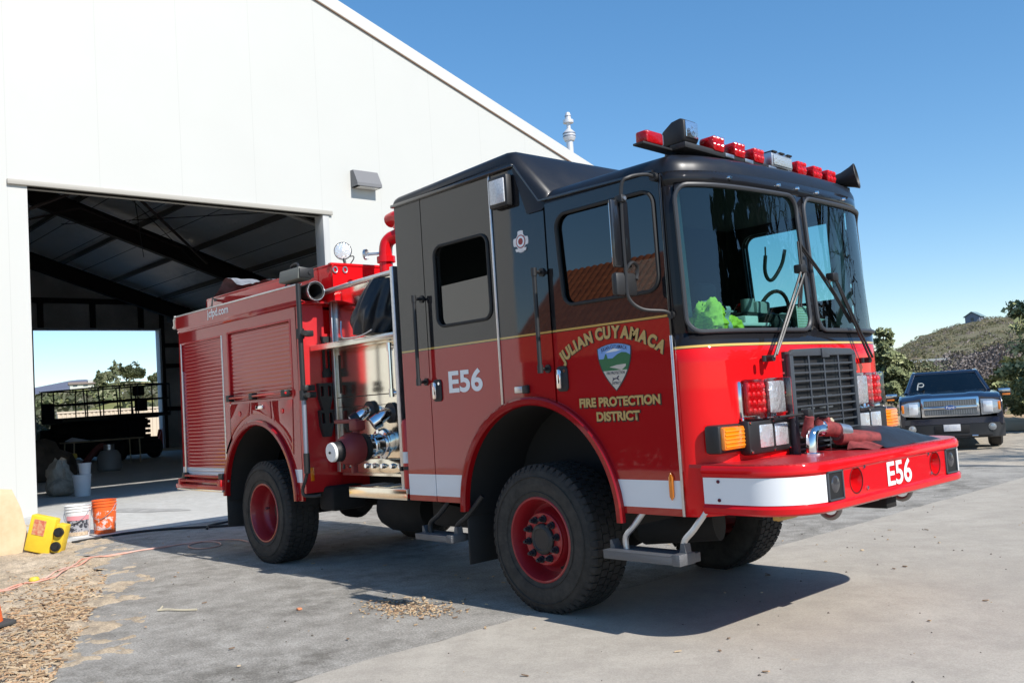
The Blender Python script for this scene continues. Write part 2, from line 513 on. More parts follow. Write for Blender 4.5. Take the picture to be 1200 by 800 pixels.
# shield emblem
sx, st, sb = .918, 1.962, 1.63
def shield(k, g=0):
    hw = .158*k
    top = [(sx-hw+2*hw*i/8, st-.0-g*.5-.028*(abs(i-4)/4)**2) for i in range(9)]
    right = [(sx+hw*(1-(t**2.2)), st-.03-(st-sb-.03-g*2)*t) for t in [j/9 for j in range(1, 9)]]
    left = [(2*sx-x, z) for x, z in reversed(right)]
    return top+right+[(sx, sb+g*1.6)]+left
mS = [mat('shield_border', (.03,.03,.035), .4), mat('shield_sky', (.18,.34,.66), .4), mat('shield_green', (.02,.14,.05), .4), mat('shield_sand', (.55,.50,.42), .4), mat('shield_white', (.75,.75,.74), .4)]
mb = MB()
mb.prism(shield(1.0), 'XZ', -.0030, None, mi=0)
inner = shield(.94, .006)
def clip(poly, z0, z1):
    out = []
    for i in range(len(poly)):
        a, b = poly[i-1], poly[i]
        for lo, zc in ((1, z0), (0, z1)):
            pass
        out.append(b)
    def half(P, f):
        o = []
        for i in range(len(P)):
            a, b = P[i-1], P[i]; fa, fb = f(a), f(b)
            if (fa >= 0) != (fb >= 0):
                t = fa/(fa-fb); o.append((a[0]+(b[0]-a[0])*t, a[1]+(b[1]-a[1])*t))
            if fb >= 0: o.append(b)
        return o
    return half(half(poly, lambda p: p[1]-z0), lambda p: z1-p[1])
mb.prism(clip(inner, 1.86, 3), 'XZ', -.0040, None, mi=1)
mb.prism(clip(inner, 1.775, 1.86), 'XZ', -.0040, None, mi=2)
mb.prism(clip(inner, 1, 1.775), 'XZ', -.0040, None, mi=3)
mb.prism([(sx-.02,1.858),(sx+.03,1.885),(sx+.07,1.897),(sx+.11,1.892),(sx+.143,1.875),(sx+.146,1.855),(sx-.02,1.855)], 'XZ', -.0046, None, mi=2)
mb.prism([(sx-.10,1.855),(sx-.082,1.89),(sx-.075,1.895),(sx-.068,1.885),(sx-.06,1.855)], 'XZ', -.0046, None, mi=2)
mb.prism([(sx-.085,1.902),(sx-.04,1.915),(sx+.0,1.928),(sx+.04,1.918),(sx+.07,1.915),(sx+.02,1.906),(sx-.03,1.903)], 'XZ', -.0046, None, mi=4)
mb.prism([(sx-.05,1.80),(sx+.02,1.812),(sx+.10,1.815),(sx+.10,1.80),(sx+.06,1.775),(sx,1.79)], 'XZ', -.0046, None, mi=3)
emb = part(mb, 'shield_emblem', mS, front_door, smooth=0)
# lettering and a running animal figure on the shield
mb = arch_text('JULIAN CUYAMACA', sx, 1.952, .42, .25, .026, .02, -.0050)
mb.mesh(fit_text('FIRE PROTECTION', .165, .020, .02), frameM((sx+.004,-.0050,1.758), XP, ZP))
mb.mesh(fit_text('DISTRICT', .078, .018, .02), frameM((sx+.004,-.0050,1.688), XP, ZP))
mb.prism([(sx-.03,1.728),(sx-.012,1.722),(sx+.012,1.724),(sx+.02,1.735),(sx+.034,1.738),(sx+.03,1.728),(sx+.02,1.722),(sx+.034,1.706),(sx+.026,1.705),(sx+.01,1.716),(sx-.01,1.714),(sx-.026,1.703),(sx-.034,1.704),(sx-.022,1.716)], 'XZ', -.0050, None)
mb.build('shield_lettering', mat('shield_ink', (.02,.02,.05), .5), eng, smooth=0)
bpy.data.objects['shield_lettering'].parent = front_door

# round maltese-cross decal, side marker light, diamond reflector
mb = MB()
cx, cz = .055, 2.818
pts = []
for k in range(8):
    a = k*45
    if k % 2 == 0:
        pts += [(cx+.085*math.cos(R_(a+d)), cz+.085*math.sin(R_(a+d))) for d in (-20,-7,7,20)]
    else:
        pts += [(cx+.060*math.cos(R_(a+d)), cz+.060*math.sin(R_(a+d))) for d in (-12,12)]
mb.prism(pts, 'XZ', -.0035, .0, mi=0)
mb.prism(arc(cx,cz,.052,0,345,23), 'XZ', -.0045, None, mi=1)
mb.prism(arc(cx,cz,.043,0,345,23), 'XZ', -.0052, None, mi=2)
mb.prism(arc(cx,cz,.026,0,345,23), 'XZ', -.0060, None, mi=1)
mb.prism([(cx-.055,cz-.075),(cx+.055,cz-.075),(cx+.062,cz-.052),(cx-.062,cz-.052)], 'XZ', -.0060, None, mi=0)
part(mb, 'cross_decal', [M['alu'], mat('decal_red',(.30,.03,.03),.4), M['white']], smooth=0)
mb = MB(); mb.box((-.10,-.03,1.665),(-.01,-.001,1.717),.008, mi=1); mb.box((-.01,-.034,1.66),(.05,-.001,1.722),.008, mi=0)
part(mb, 'side_marker_light', [M['satin'], M['alu']])
mb = MB(); mb.prism([(1.318,.925),(1.335,.90),(1.352,.925),(1.355,1.05),(1.337,1.085),(1.318,1.05)], 'XZ', -.016, -.001, bev=.004)
part(mb, 'amber_reflector', M['amber'], front_door)

# scene light high on the cab side
mb = MB(); mb.box((-.215,-.07,3.105),(.005,0,3.355),.02)
sl = part(mb, 'side_scene_light', M['satin'])
mb = MB(); mb.box((-.19,-.079,3.135),(-.02,-.066,3.325),.006)
part(mb, 'lens', mat('frosted_lens', (.55,.56,.58), .25, coat=.6, var=.15, vscale=60), sl)

# drip rail / crew roof / front roof
mb = MB(); mb.box((-1.60,W-.01,3.395),(.03,W+.028,3.425),.008); part(mb, 'drip_rail', M['black'])
mb = MB(); mb.box((-1.60,-.028,3.395),(.03,.01,3.425),.008)
mb.tube([(-.01,-.006,3.41),(.03,-.006,3.41),(.285,-.006,3.085),(1.37,-.006,3.062)], .012, 6)
part(mb, 'drip_rail', M['black'])
prof = [(-1.61,3.425),(-1.61,3.455),(-1.585,3.485),(-1.53,3.497),(-.06,3.545),(.0,3.535),(.04,3.50),(.36,3.15),(.36,3.06),(.2,3.06),(.0,3.425)]
mb = MB()
n = len(prof)
rows = [(-.012,.0),(-.004,.35),(.02,.8),(.06,1.0),(W-.06,1.0),(W-.02,.8),(W+.004,.35),(W+.012,.0)]
vs = []
for y, t in rows:
    for (x, z) in prof:
        dz = 0
        top = z > 3.45 or x > .01
        zz = z-(1-t)*.05 if top else z
        xx = x-(1-t)*(.05 if x > .03 else (-.03 if x < -1.5 else 0))
        vs.append((xx, y, zz))
fs = [(i*n+k, (i+1)*n+k, (i+1)*n+(k+1) % n, i*n+(k+1) % n) for i in range(len(rows)-1) for k in range(n)]
fs += [tuple(range(n)), tuple(range((len(rows)-1)*n+n-1, (len(rows)-1)*n-1, -1))]
mb.add(vs, fs)
part(mb, 'crew_roof', M['roofblack'], smooth=50, recalc=True)

# ---- cab front shell: bowed plan with round corners, two windshields
def planX(Y):
    u = min(1.0, abs(Y-1.22)/1.22)
    xb = 1.748-.085*u*u
    return 1.425+(xb-1.425)*max(0.0, 1-u**8)**(1/2.2)
NP = 160
PL = [(planX(1.22-1.22*math.cos(math.pi*k/NP)), 1.22-1.22*math.cos(math.pi*k/NP)) for k in range(NP+1)]
SL = [0.0]
for k in range(NP): SL.append(SL[-1]+math.dist(PL[k], PL[k+1]))
ST = SL[-1]
def at_s(s):
    s = min(max(s, 0), ST)
    lo, hi = 0, NP
    while hi-lo > 1:
        m_ = (lo+hi)//2
        if SL[m_] <= s: lo = m_
        else: hi = m_
    t = (s-SL[lo])/(SL[hi]-SL[lo])
    return (PL[lo][0]+(PL[hi][0]-PL[lo][0])*t, PL[lo][1]+(PL[hi][1]-PL[lo][1])*t)
def s_of_Y(Y):
    k = max(0, min(NP-1, next(i for i in range(NP) if PL[i+1][1] >= Y-1e-9)))
    t = (Y-PL[k][1])/(PL[k+1][1]-PL[k][1]); return SL[k]+(SL[k+1]-SL[k])*t
def lean(z): return -.05*max(0, z-1.95)
def nrm(s):
    a, b = at_s(s-.01), at_s(s+.01); dx, dy = b[0]-a[0], b[1]-a[1]; l = math.hypot(dx, dy); return (dy/l, -dx/l)
def sh(s, z, out=0.0):
    x, y = at_s(s); nx, ny = nrm(s)
    f = max(0.0, min(1.0, (x-1.425)/.2))
    return (x+lean(z)*f+nx*out, y+ny*out, z)
sA0, sA1, sB0, sB1 = s_of_Y(.028), s_of_Y(1.17), s_of_Y(1.27), s_of_Y(W-.028)
zB, zT = 1.975, 2.945
mb = MB()
def patch(s0, s1, z0, z1, out=0.0, mi=0, ds=.03, dz=.2):
    nu = max(1, math.ceil((s1-s0)/ds)); nv = max(1, math.ceil((z1-z0)/dz))
    mb.grid(lambda u, v: sh(s0+(s1-s0)*u, z0+(z1-z0)*v, out), nu, nv, mi)
patch(0, ST, .80, zB)
patch(0, ST, zT, 3.04)
for a, b in ((0, sA0), (sA1, sB0), (sB1, ST)): patch(a, b, zB, zT)
rw = .10
loops = []
for a, b in ((sA0, sA1), (sB0, sB1)):
    lp = rrect(a, b, zB, zT, rw, 6); loops.append(lp)
    for q, (cs, cz) in enumerate(((b, zT), (a, zT), (a, zB), (b, zB))):
        seg = lp[q*7:q*7+7]
        vs = [sh(cs, cz)]+[sh(*p) for p in seg]
        mb.add(vs, [(0, i, i+1) for i in range(1, 7)])
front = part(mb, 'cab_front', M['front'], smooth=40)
sm_ = front.modifiers.new('s', 'SOLIDIFY'); sm_.thickness = .015; sm_.offset = 1 if front.data.polygons[0].normal.y > 0 else -1
for lp, (a, b) in zip(loops, ((sA0, sA1), (sB0, sB1))):
    mb = MB(); patch(a+.0, b-.0, zB, zT, -.010)
    ws = part(mb, 'windshield', M['glass'])
    mb = MB()
    dense = []
    for i in range(len(lp)):
        p, q = lp[i], lp[(i+1) % len(lp)]
        k = max(1, int(math.dist(p, q)/.06))
        dense += [(p[0]+(q[0]-p[0])*j/k, p[1]+(q[1]-p[1])*j/k) for j in range(k)]
    mb.tube([sh(p[0], p[1], .004) for p in dense], .016, 8, closed=True)
    part(mb, 'gasket', mat('grey_gasket', (.035,.037,.042), .45), ws)
# front roof: curls back from the front shell
loop = [sh(SL[k], 3.04) for k in range(0, NP+1, 2)]
norms = [nrm(SL[k]) for k in range(0, NP+1, 2)]
base = [((.10, 0, 3.04), (0, -1))]+[((.75, 0, 3.04), (0, -1))]+list(zip(loop, norms))+[((.75, W, 3.04), (0, 1)), ((.10, W, 3.04), (0, 1))]
mb = MB(); rows = []
for t in (0, 15, 30, 45, 60, 75, 90):
    rr = .135; ins = rr*(1-math.cos(R_(t))); dz = rr*.98*math.sin(R_(t))
    rows.append([(p[0]-nv[0]*ins, p[1]-nv[1]*ins, 3.04+dz) for p, nv in base])
nb = len(base)
vs = [p for r in rows for p in r]
fs = [(i*nb+k, i*nb+k+1, (i+1)*nb+k+1, (i+1)*nb+k) for i in range(len(rows)-1) for k in range(nb-1)]
fs.append(tuple(range((len(rows)-1)*nb, len(rows)*nb)))
fs.append(tuple(i*nb for i in range(len(rows)-1, -1, -1)))
mb.add(vs, fs)
froof = part(mb, 'front_roof', M['roofblack'], smooth=50)
for Y in (.44, .98, 1.22, 1.50, 1.95):
    s = s_of_Y(Y); p = Vector(sh(s, 3.005)); q = Vector(sh(s, 3.005, .018))
    mb = MB(); mb.cyl(p, q, .017, .011, 10); part(mb, 'brow_screw', M['chrome'], front)
# cab floor, rear wall, underside
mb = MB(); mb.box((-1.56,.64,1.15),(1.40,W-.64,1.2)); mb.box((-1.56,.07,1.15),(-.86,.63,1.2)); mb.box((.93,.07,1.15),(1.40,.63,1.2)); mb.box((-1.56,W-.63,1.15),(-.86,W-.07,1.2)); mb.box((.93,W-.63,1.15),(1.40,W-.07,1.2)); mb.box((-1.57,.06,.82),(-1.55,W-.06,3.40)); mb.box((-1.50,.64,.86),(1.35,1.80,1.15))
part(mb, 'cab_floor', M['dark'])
# headlining
mb = MB(); mb.box((.30,.08,3.02),(1.45,W-.08,3.03)); mb.box((-1.55,.08,3.37),(.0,W-.08,3.38))
part(mb, 'headlining', mat('dark_headlining', (.03,.03,.03), .9))

# ---- interior
mb = MB()
mb.prism([(1.28,1.2),(1.54,1.2),(1.56,1.93),(1.52,1.985),(1.30,1.975),(1.22,1.85)], 'XZ', .12, W-.12)
mb.prism([(1.54,1.5),(1.64,1.5),(1.65,1.93),(1.54,1.95)], 'XZ', .42, W-.42)
dash = part(mb, 'dashboard', M['satin'])
mb = MB(); mb.box((1.05,.85,1.95),(1.45,1.30,2.14),.05); part(mb, 'engine_cover', M['satin'], dash)
mb = MB(); mb.grid(lambda u, v: (1.15+.38*u, 1.62+.42*v, 1.985+.19*math.sin(math.pi*min(1,.15+v*.85))*(1-.5*u)), 8, 10); part(mb, 'instrument_hood', M['mint'], dash)
mb = MB(); mb.box((1.2,.55,2.15),(1.25,1.02,2.17),.01); mb.box((1.3,1.02,1.99),(1.42,1.2,2.22),.02); part(mb, 'centre_console', M['mint'], dash)
mb = MB()
ring = [(1.02+.09*math.cos(a)*.6, 1.86+.23*math.sin(a), 2.14+.22*math.cos(a)) for a in [2*math.pi*k/28 for k in range(28)]]
mb.tube(ring, .016, 8, closed=True)
mb.cyl((1.02,1.86,2.14),(1.25,1.86,1.95),.03); mb.tube([(1.02,1.64,2.14),(1.02,1.86,2.12),(1.02,2.08,2.14)], .012)
part(mb, 'steering_wheel', M['wood'])
for y, x in ((.28,.35),(1.60,.35),(.28,-1.0),(1.55,-1.0)):
    mb = MB(); mb.box((x,y,1.61),(x+.5,y+.5,1.76),.05); mb.box((x-.05,y,1.62),(x+.1,y+.5,2.35),.06); mb.box((x-.03,y+.12,2.34),(x+.07,y+.38,2.52),.04)
    part(mb, 'seat', M['seat'])
mb = MB(); mb.lathe([(.10,0),(.112,.02),(.108,.07),(.08,.105),(.0,.12)], (1.12,1.36,2.14), (0,0,1), 20)
helm = part(mb, 'red_console_pod', M['redlens'], dash)
mb = MB(); mb.box((1.50,1.28,1.985),(1.58,1.46,2.17),.004)
for k in range(9): mb.box((1.5805,1.29,1.995+.019*k),(1.582,1.45,2.003+.019*k), mi=1)
part(mb, 'paper_binder', [M['paper'], mat('page_edges', (.52,.55,.38), .7)], dash)
for y0, y1 in ((.10,.20),(W-.20,W-.10)):
    mb = MB(); mb.prism([(1.36,2.0),(1.46,2.0),(1.42,3.0),(1.34,3.0)], 'XZ', y0, y1, bev=.01); part(mb, 'pillar_trim', M['mint'])
mb = MB(); mb.box((1.42,.62,2.02),(1.56,.98,2.045),.008); mb.box((1.36,.74,2.045),(1.50,.90,2.10),.01); part(mb, 'clipboard', M['paper'], dash)
mb = MB(); mb.box((1.44,.95,1.99),(1.60,1.24,2.11),.05); part(mb, 'radio_pouch', M['seat'], dash)
mb = MB(); mb.cyl((1.30,.55,2.0),(1.30,.55,2.22),.045,.04,14); mb.cyl((1.34,1.02,2.0),(1.34,1.02,2.24),.055,.05,14); part(mb, 'drink_bottles', M['mint'], dash)

# ---- doors' and cab's grab rails
for x, z0, z1, yy in ((-1.243,1.82,2.535,-.085),(.262,1.83,2.55,-.085)):
    mb = MB(); mb.cyl((x,yy,z0-.03),(x,yy,z1+.03),.0165,n=12)
    for z in (z0, z1):
        mb.cyl((x,yy-.0,z),(x+.0,-.005,z),.013,n=10); mb.cyl((x,-.012,z),(x,-.001,z),.032,n=14); mb.cyl((x,yy,z-.03),(x,yy,z+.03),.022,n=12)
    part(mb, 'grab_rail', M['satin'])

# ---- mirror on the front door
for s_ in (0, 1):
    f = (lambda p: p) if s_ == 0 else (lambda p: (p[0], W-p[1], p[2]))
    mb = MB()
    mb.tube([f(p) for p in crv([(1.385,-.01,3.02),(1.375,-.09,3.03),(1.345,-.22,3.005),(1.315,-.265,2.95),(1.300,-.268,2.70),(1.300,-.266,2.35),(1.305,-.26,2.22),(1.35,-.19,2.145),(1.42,-.05,2.125),(1.44,-.005,2.095)], 8)], .0125, 8)
    mb.tube([f(p) for p in crv([(1.30,-.262,2.40),(1.315,-.24,2.44),(1.315,-.20,2.452),(1.305,-.155,2.43),(1.295,-.15,2.38),(1.30,-.165,2.345)], 6)], .012, 8)
    mb.cyl(f((1.385,0,3.02)), f((1.385,-.03,3.02)), .03, n=12); mb.cyl(f((1.44,0,2.10)), f((1.44,-.02,2.10)), .026, n=12)
    ma = part(mb, 'mirror_arm', M['satin'])
    a, b = f((1.266,-.355,2.42)), f((1.292,-.185,2.86))
    mb = MB(); mb.box(a, b, .012)
    mh = part(mb, 'mirror_head', M['black'], ma)
    a, b = f((1.261,-.345,2.44)), f((1.267,-.195,2.84)); mb = MB(); mb.box(a, b); mb.build('mirror_glass', M['mirror'], mh)
    mb = MB(); a, b = f((1.245,-.36,2.235)), f((1.30,-.15,2.39)); mb.box(a, b, .03); part(mb, 'convex_mirror', M['satin'], ma)
    mb = MB(); a, b = f((1.27,-.29,2.84)), f((1.33,-.24,2.89)); mb.box(a, b, .008); mb.cyl(f((1.33,-.265,2.865)), f((1.338,-.265,2.865)), .014, n=10, mi=1); part(mb, 'mirror_clamp', [M['satin'], M['alu']], ma)

# ---- grille
mb = MB()
gx = 1.80; g0, g1 = .772, 1.668
mb.box((1.70,g0,1.10),(1.765,g1,1.825),.004)
gr = part(mb, 'grille', mat('grille_side', (.012,.012,.013), .5))
mb = MB()
mb.box((1.765,g0,1.10),(gx,g0+.045,1.80),.004); mb.box((1.765,g1-.045,1.10),(gx,g1,1.80),.004)
mb.prism([(g0,1.79),(g1,1.79),(g1,1.81),(g1-.06,1.838),(1.22,1.846),(g0+.06,1.838),(g0,1.81)], 'YZ', 1.765, gx, bev=.004)
mb.box((1.765,g0+.04,1.232),(gx-.001,g1-.04,1.275),.003)
ys = [g0+.045+(g1-g0-.09)*k/4 for k in range(5)]
for k in (1,2,3): mb.box((1.785,ys[k]-.0075,1.10),(gx-.002,ys[k]+.0075,1.795),.002)
z = 1.275
for k in range(1, 9): 
    zz = 1.275+(1.79-1.275)*k/9; mb.box((1.786,g0+.04,zz-.0062),(gx-.004,g1-.04,zz+.0062),.002)
for zz in (1.195,1.16,1.125): mb.box((1.776,g0+.04,zz-.006),(gx-.004,g1-.04,zz+.006),.002)
part(mb, 'grille_frame', M['grille'], gr)
mb = MB(); mb.box((gx-.005,1.18,1.775),(gx+.012,1.28,1.842),.006); part(mb, 'grille_latch', M['grille'], gr)
mb = MB()
for z in (1.30,1.42,1.55,1.68,1.77): mb.cyl((1.745,g0-.004,z),(1.745,g0,z),.008,n=8)
for yy in (1.0, 1.25):
    for zz in (1.50,1.44,1.42): mb.box((1.766,yy-.09,zz),(1.770,yy+.09,zz+.012))
part(mb, 'grille_rivets', M['alu'], gr)

# ---- front lights, both sides
for s_ in (0, 1):
    DY = -.058
    F = (lambda p: (p[0], p[1]+DY, p[2])) if s_ == 0 else (lambda p: (p[0], W-p[1]-DY, p[2]))
    f = lambda a, b, bev=0, mi=0: mbx.box(F(a), F(b), bev, mi)
    # warning light: red module and clear module under a clear cover
    mbx = MB(); f((1.66,.352,1.395),(1.715,.825,1.645),.012); f((1.70,.352,1.37),(1.72,.52,1.41),.006); f((1.70,.60,1.36),(1.74,.80,1.40),.006)
    wl = part(mbx, 'warning_light', M['reflector'])
    mbx = MB(); f((1.715,.372,1.415),(1.748,.590,1.635),.012)
    rm = part(mbx, 'red_module', M['redlens'], wl)
    mbx = MB()
    for i in range(4):
        for j in range(4):
            c = F((1.748,.402+.053*i,1.445+.053*j)); mbx.cyl(c, (c[0]+.010, c[1], c[2]), .021, .010, 10)
    part(mbx, 'red_cells', M['redlens2'], wl)
    mbx = MB(); f((1.73,.605,1.420),(1.765,.80,1.635),.02)
    part(mbx, 'clear_module', mat('clear_module', (.80,.81,.83), .22, .7, bump=.8, bscale=26), wl)
    mbx = MB(); f((1.715,.355,1.385),(1.772,.598,1.652),.012); f((1.73,.600,1.375),(1.80,.832,1.655),.012)
    part(mbx, 'lens_cover', M['lens'], wl)
    # twin headlights
    mbx = MB(); f((1.67,.335,1.165),(1.765,.832,1.392),.03)
    hb = part(mbx, 'headlight_bezel', M['satin'])
    for y0 in (.452,.632):
        mbx = MB(); f((1.745,y0,1.205),(1.771,y0+.155,1.355),.01)
        hl = mbx.build('headlight', mat('headlight_glass', (.86,.87,.89), .25, .7, bump=.8, bscale=14), eng); hl.parent = hb
    for yy in (.36,.62,.81):
        for zz in (1.185,1.372): mbx = MB(); p = F((1.762,yy,zz)); mbx.cyl(p, (p[0]+.008,p[1],p[2]), .008, n=8); part(mbx, 'bezel_screw', M['chrome'], hb)
    # amber turn signal on the corner
    mbx = MB(); f((1.595,.085,1.195),(1.71,.35,1.375),.02)
    ts = part(mbx, 'turn_signal', M['satin'])
    mbx = MB(); f((1.685,.105,1.215),(1.738,.335,1.362),.016)
    part(mbx, 'amber_lens', M['amber'], ts)
    mbx = MB()
    for j in range(5): f((1.737,.115,1.235+.024*j),(1.742,.325,1.243+.024*j),.002)
    part(mbx, 'lens_ribs', mat('amber_rib', (.85,.32,.02), .2, coat=1), ts)

# ---- bumper
def bplan(off, x0=1.45):
    r = .34
    pts = [(x0, -off)]
    pts += [(1.922+(r+off)*math.sin(R_(a)), r-(r+off)*math.cos(R_(a))) for a in range(0, 91, 6)]
    pts += [(1.922+(r+off)*math.cos(R_(a)), W-r+(r+off)*math.sin(R_(a))) for a in range(0, 91, 6)]
    pts += [(x0, W+off)]
    return pts
mb = MB()
lay = [(.822,-.03),(.826,.0),(.838,.012),(.868,.014),(.884,.002),(.888,0),(1.056,0),(1.060,.002),(1.070,.012),(1.104,.014),(1.122,.004),(1.128,-.012)]
rows = [[(x, y, z) for x, y in bplan(o, 1.58)] for z, o in lay]
nb = len(rows[0]); vs = [p for r in rows for p in r]
fs = [(i*nb+k, i*nb+k+1, (i+1)*nb+k+1, (i+1)*nb+k) for i in range(len(rows)-1) for k in range(nb-1) if not (i == 5 and k == 16)]
fs.append(tuple(range(nb-1, -1, -1)))
fs += [((i+1)*nb, (i+1)*nb+nb-1, i*nb+nb-1, i*nb) for i in range(len(rows)-1)]
mb.add(vs, fs)
mb.prism([(.34,.888),(W-.34,.888),(W-.34,1.056),(.34,1.056)], 'YZ', 2.262, None, holes=[arc(.657,.982,.080,0,350,35), arc(W-.657,.982,.080,0,350,35)])
bump = part(mb, 'bumper', M['red'], smooth=40)
M['deck'] = mat('red_tread_plate', (.40,.012,.018), .4, coat=.3, bump=.0)
nt = M['deck'].node_tree; bsd = nt.nodes['Principled BSDF']
tc = N(nt, 'ShaderNodeTexCoord'); vo = N(nt, 'ShaderNodeTexVoronoi', Scale=38.0); L(nt, tc.outputs['Object'], vo.inputs['Vector'])
bp = N(nt, 'ShaderNodeBump', Strength=.6, Distance=.008); L(nt, vo.outputs['Distance'], bp.inputs['Height']); L(nt, bp.outputs['Normal'], bsd.inputs['Normal'])
mb = MB(); mb.prism(bplan(-.006, 1.44), 'XY', 1.112, 1.134); part(mb, 'bumper_deck', M['deck'], bump)
# white bands round the corners
for s_ in (0, 1):
    pl_ = [p for p in bplan(.003, 1.585)]
    half = pl_[:18]
    half = [p for p in half if p[1] < .30 or True][:17]
    cut = [p for p in half if p[1] < .295]
    y_end = .298
    a = half[len(cut)] if len(cut) < len(half) else half[-1]
    b = cut[-1]; t = (y_end-b[1])/(a[1]-b[1]); cut.append((b[0]+(a[0]-b[0])*t, y_end))
    if s_: cut = [(x, W-y) for x, y in cut]
    mb = MB(); n = len(cut)
    mb.add([(x, y, .890) for x, y in cut]+[(x, y, 1.054) for x, y in cut], [(k, k+1, n+k+1, n+k) for k in range(n-1)])
    part(mb, 'white_band', M['white'], bump)
    mb = MB()
    for z in (.915,1.03):
        y = -.003 if s_ == 0 else W+.003; mb.cyl((1.70,y,z),(1.70,y+(-.006 if s_ == 0 else .006),z),.011,n=10)
    part(mb, 'band_bolts', mat('dark_bolt', (.10,.01,.03), .4, .5), bump)
    # recessed lamp boxes
    Fy = (lambda y: y) if s_ == 0 else (lambda y: W-y)
    mb = MB()
    y0, y1 = .302, .492
    for (a, b) in (((2.19,y0,.888),(2.272,y0+.016,1.068)), ((2.19,y1-.016,.888),(2.272,y1,1.068)), ((2.19,y0,.888),(2.272,y1,.900)), ((2.19,y0,1.056),(2.272,y1,1.068))):
        mb.box((a[0],Fy(a[1]),a[2]),(b[0],Fy(b[1]),b[2]),.003)
    mb.box((2.2635,Fy(y0+.01),.895),(2.2645,Fy(y1-.01),1.06), mi=1)
    lb = part(mb, 'lamp_recess', [M['grille'], M['dark']], bump)
    mb = MB(); c = Fy(.40); mb.lathe([(.0,.010),(.03,.009),(.045,.004),(.052,0)], (2.265,c,.985), (1,0,0), 20); part(mb, 'fog_lamp', mat('dim_lamp_glass',(.10,.10,.11),.1,.6), bump)
    # horn bells
    mb = MB(); c = Fy(.657); mb.lathe([(.0815,-.004),(.074,.0),(.070,-.012),(.058,-.05),(.040,-.085),(.0,-.095)], (2.262,c,.982), (1,0,0), 32)
    part(mb, 'horn', M['red'], bump)
    mb = MB(); mb.lathe([(.0835,.0),(.0835,.002),(.0785,.002),(.0785,-.02)], (2.2625,c,.982), (1,0,0), 32); part(mb, 'horn_rim', mat('dark_seam',(.06,.004,.006),.5), bump)
    mb = MB()
    for dy, dz in ((.105,.075),(.13,-.06)): mb.cyl((2.262,Fy(.657+dy) if s_ == 0 else Fy(.657-dy+.21),.982+dz),(2.270,Fy(.657+dy) if s_ == 0 else Fy(.657-dy+.21),.982+dz),.012,n=10)
    part(mb, 'bumper_bolts', M['chrome'], bump)
    # tow eyes below
    mb = MB(); mb.tube([(2.03+.07*math.cos(a), Fy(.72), .80+.07*math.sin(a)) for a in [R_(d) for d in range(170, 380, 15)]], .017, 8)
    part(mb, 'tow_eye', mat('worn_steel', (.25,.24,.23), .5, .7), bump)
mb = MB(); mb.mesh(fit_text('E56', .345, .160, .02), frameM((2.266,1.235,.978), (0,1,0), (0,0,1)))
part(mb, 'unit_number', M['white'], bump, smooth=0)
mb = MB(); mb.box((1.9,1.15,.74),(2.2,1.29,.825),.006); mb.box((1.6,.95,.76),(2.0,1.5,.82),.006); part(mb, 'receiver_hitch', M['under'], bump)
mb = MB(); mb.box((1.98,.13,.785),(2.02,.4,.825),.006); mb.cyl((2.0,.16,.80),(2.0,.36,.80),.022); part(mb, 'brass_fitting', mat('brass', (.45,.30,.10), .4, .9), bump)

# ---- bumper discharge: chrome elbow with red swivel valve
mb = MB()
mb.lathe([(.075,0),(.075,.012),(.05,.016)], (1.93,.735,1.132), (0,0,1), 24)
mb.tube(bez((1.93,.735,1.14),(1.93,.735,1.275),(1.93,.745,1.285),(1.92,.86,1.285),10), .039, 16)
mb.cyl((1.92,.855,1.30),(1.92,.875,1.30),.058,n=20)
el = part(mb, 'discharge_elbow', M['chrome'])
mb = MB()
mb.cyl((1.92,.875,1.30),(1.92,.96,1.295),.052,.06,20); mb.box((1.87,.90,1.27),(1.97,.95,1.37),.02); mb.cyl((1.86,.80,1.25),(1.90,.79,1.38),.04,.03,14)
mb.cyl((1.92,.96,1.295),(1.93,1.07,1.27),.055,.048,20)
part(mb, 'swivel_valve', M['hose'], el)
mb = MB(); mb.box((1.84,.78,1.37),(1.90,.84,1.43),.01); mb.box((1.90,.90,1.36),(1.96,1.11,1.378),.008); mb.cyl((1.93,.93,1.30),(1.93,.93,1.375),.02); mb.tube([(1.86,.80,1.40),(1.82,.55,1.395)], .008)
part(mb, 'valve_handle', M['satin'], el)

# ---- cab steps
for (x0, x1, zt, zb) in ((-1.40,-.90,.535,.485),(.775,1.43,.560,.500)):
    mb = MB(); mb.box((x0,-.10,zb),(x1,.12,zt-.004),.006); mb.box((x0,-.102,zt-.012),(x1,.12,zt),.004)
    mb.prism([(x0-.001,zt-.01),(x0+.05,zt-.01),(x0+.015,zt+.055),(x0-.001,zt+.055)], 'XZ', -.02, .05)
    mb.box((x1-.06,-.105,zb-.003),(x1+.004,.06,zt+.012),.006); mb.prism([(x1-.055,zt),(x1+.0,zt),(x1-.01,zt+.07),(x1-.04,zt+.07)], 'XZ', -.03, .03)
    st_ = part(mb, 'cab_step', M['galv'])
    mb = MB()
    for x in (x0+.13 if x0 > 0 else x0+.1, x1-.03):
        xt = x+.17 if x0 > 0 else x+.27
        mb.tube(crv([(x,.0,zt-.01),(x,.0,zt+.08),(x+.4*(xt-x),.02,zt+.16),(xt,.06,.86)],6), .021, 10)
    part(mb, 'step_bracket', M['alu'] if x0 > 0 else M['satin'], st_)

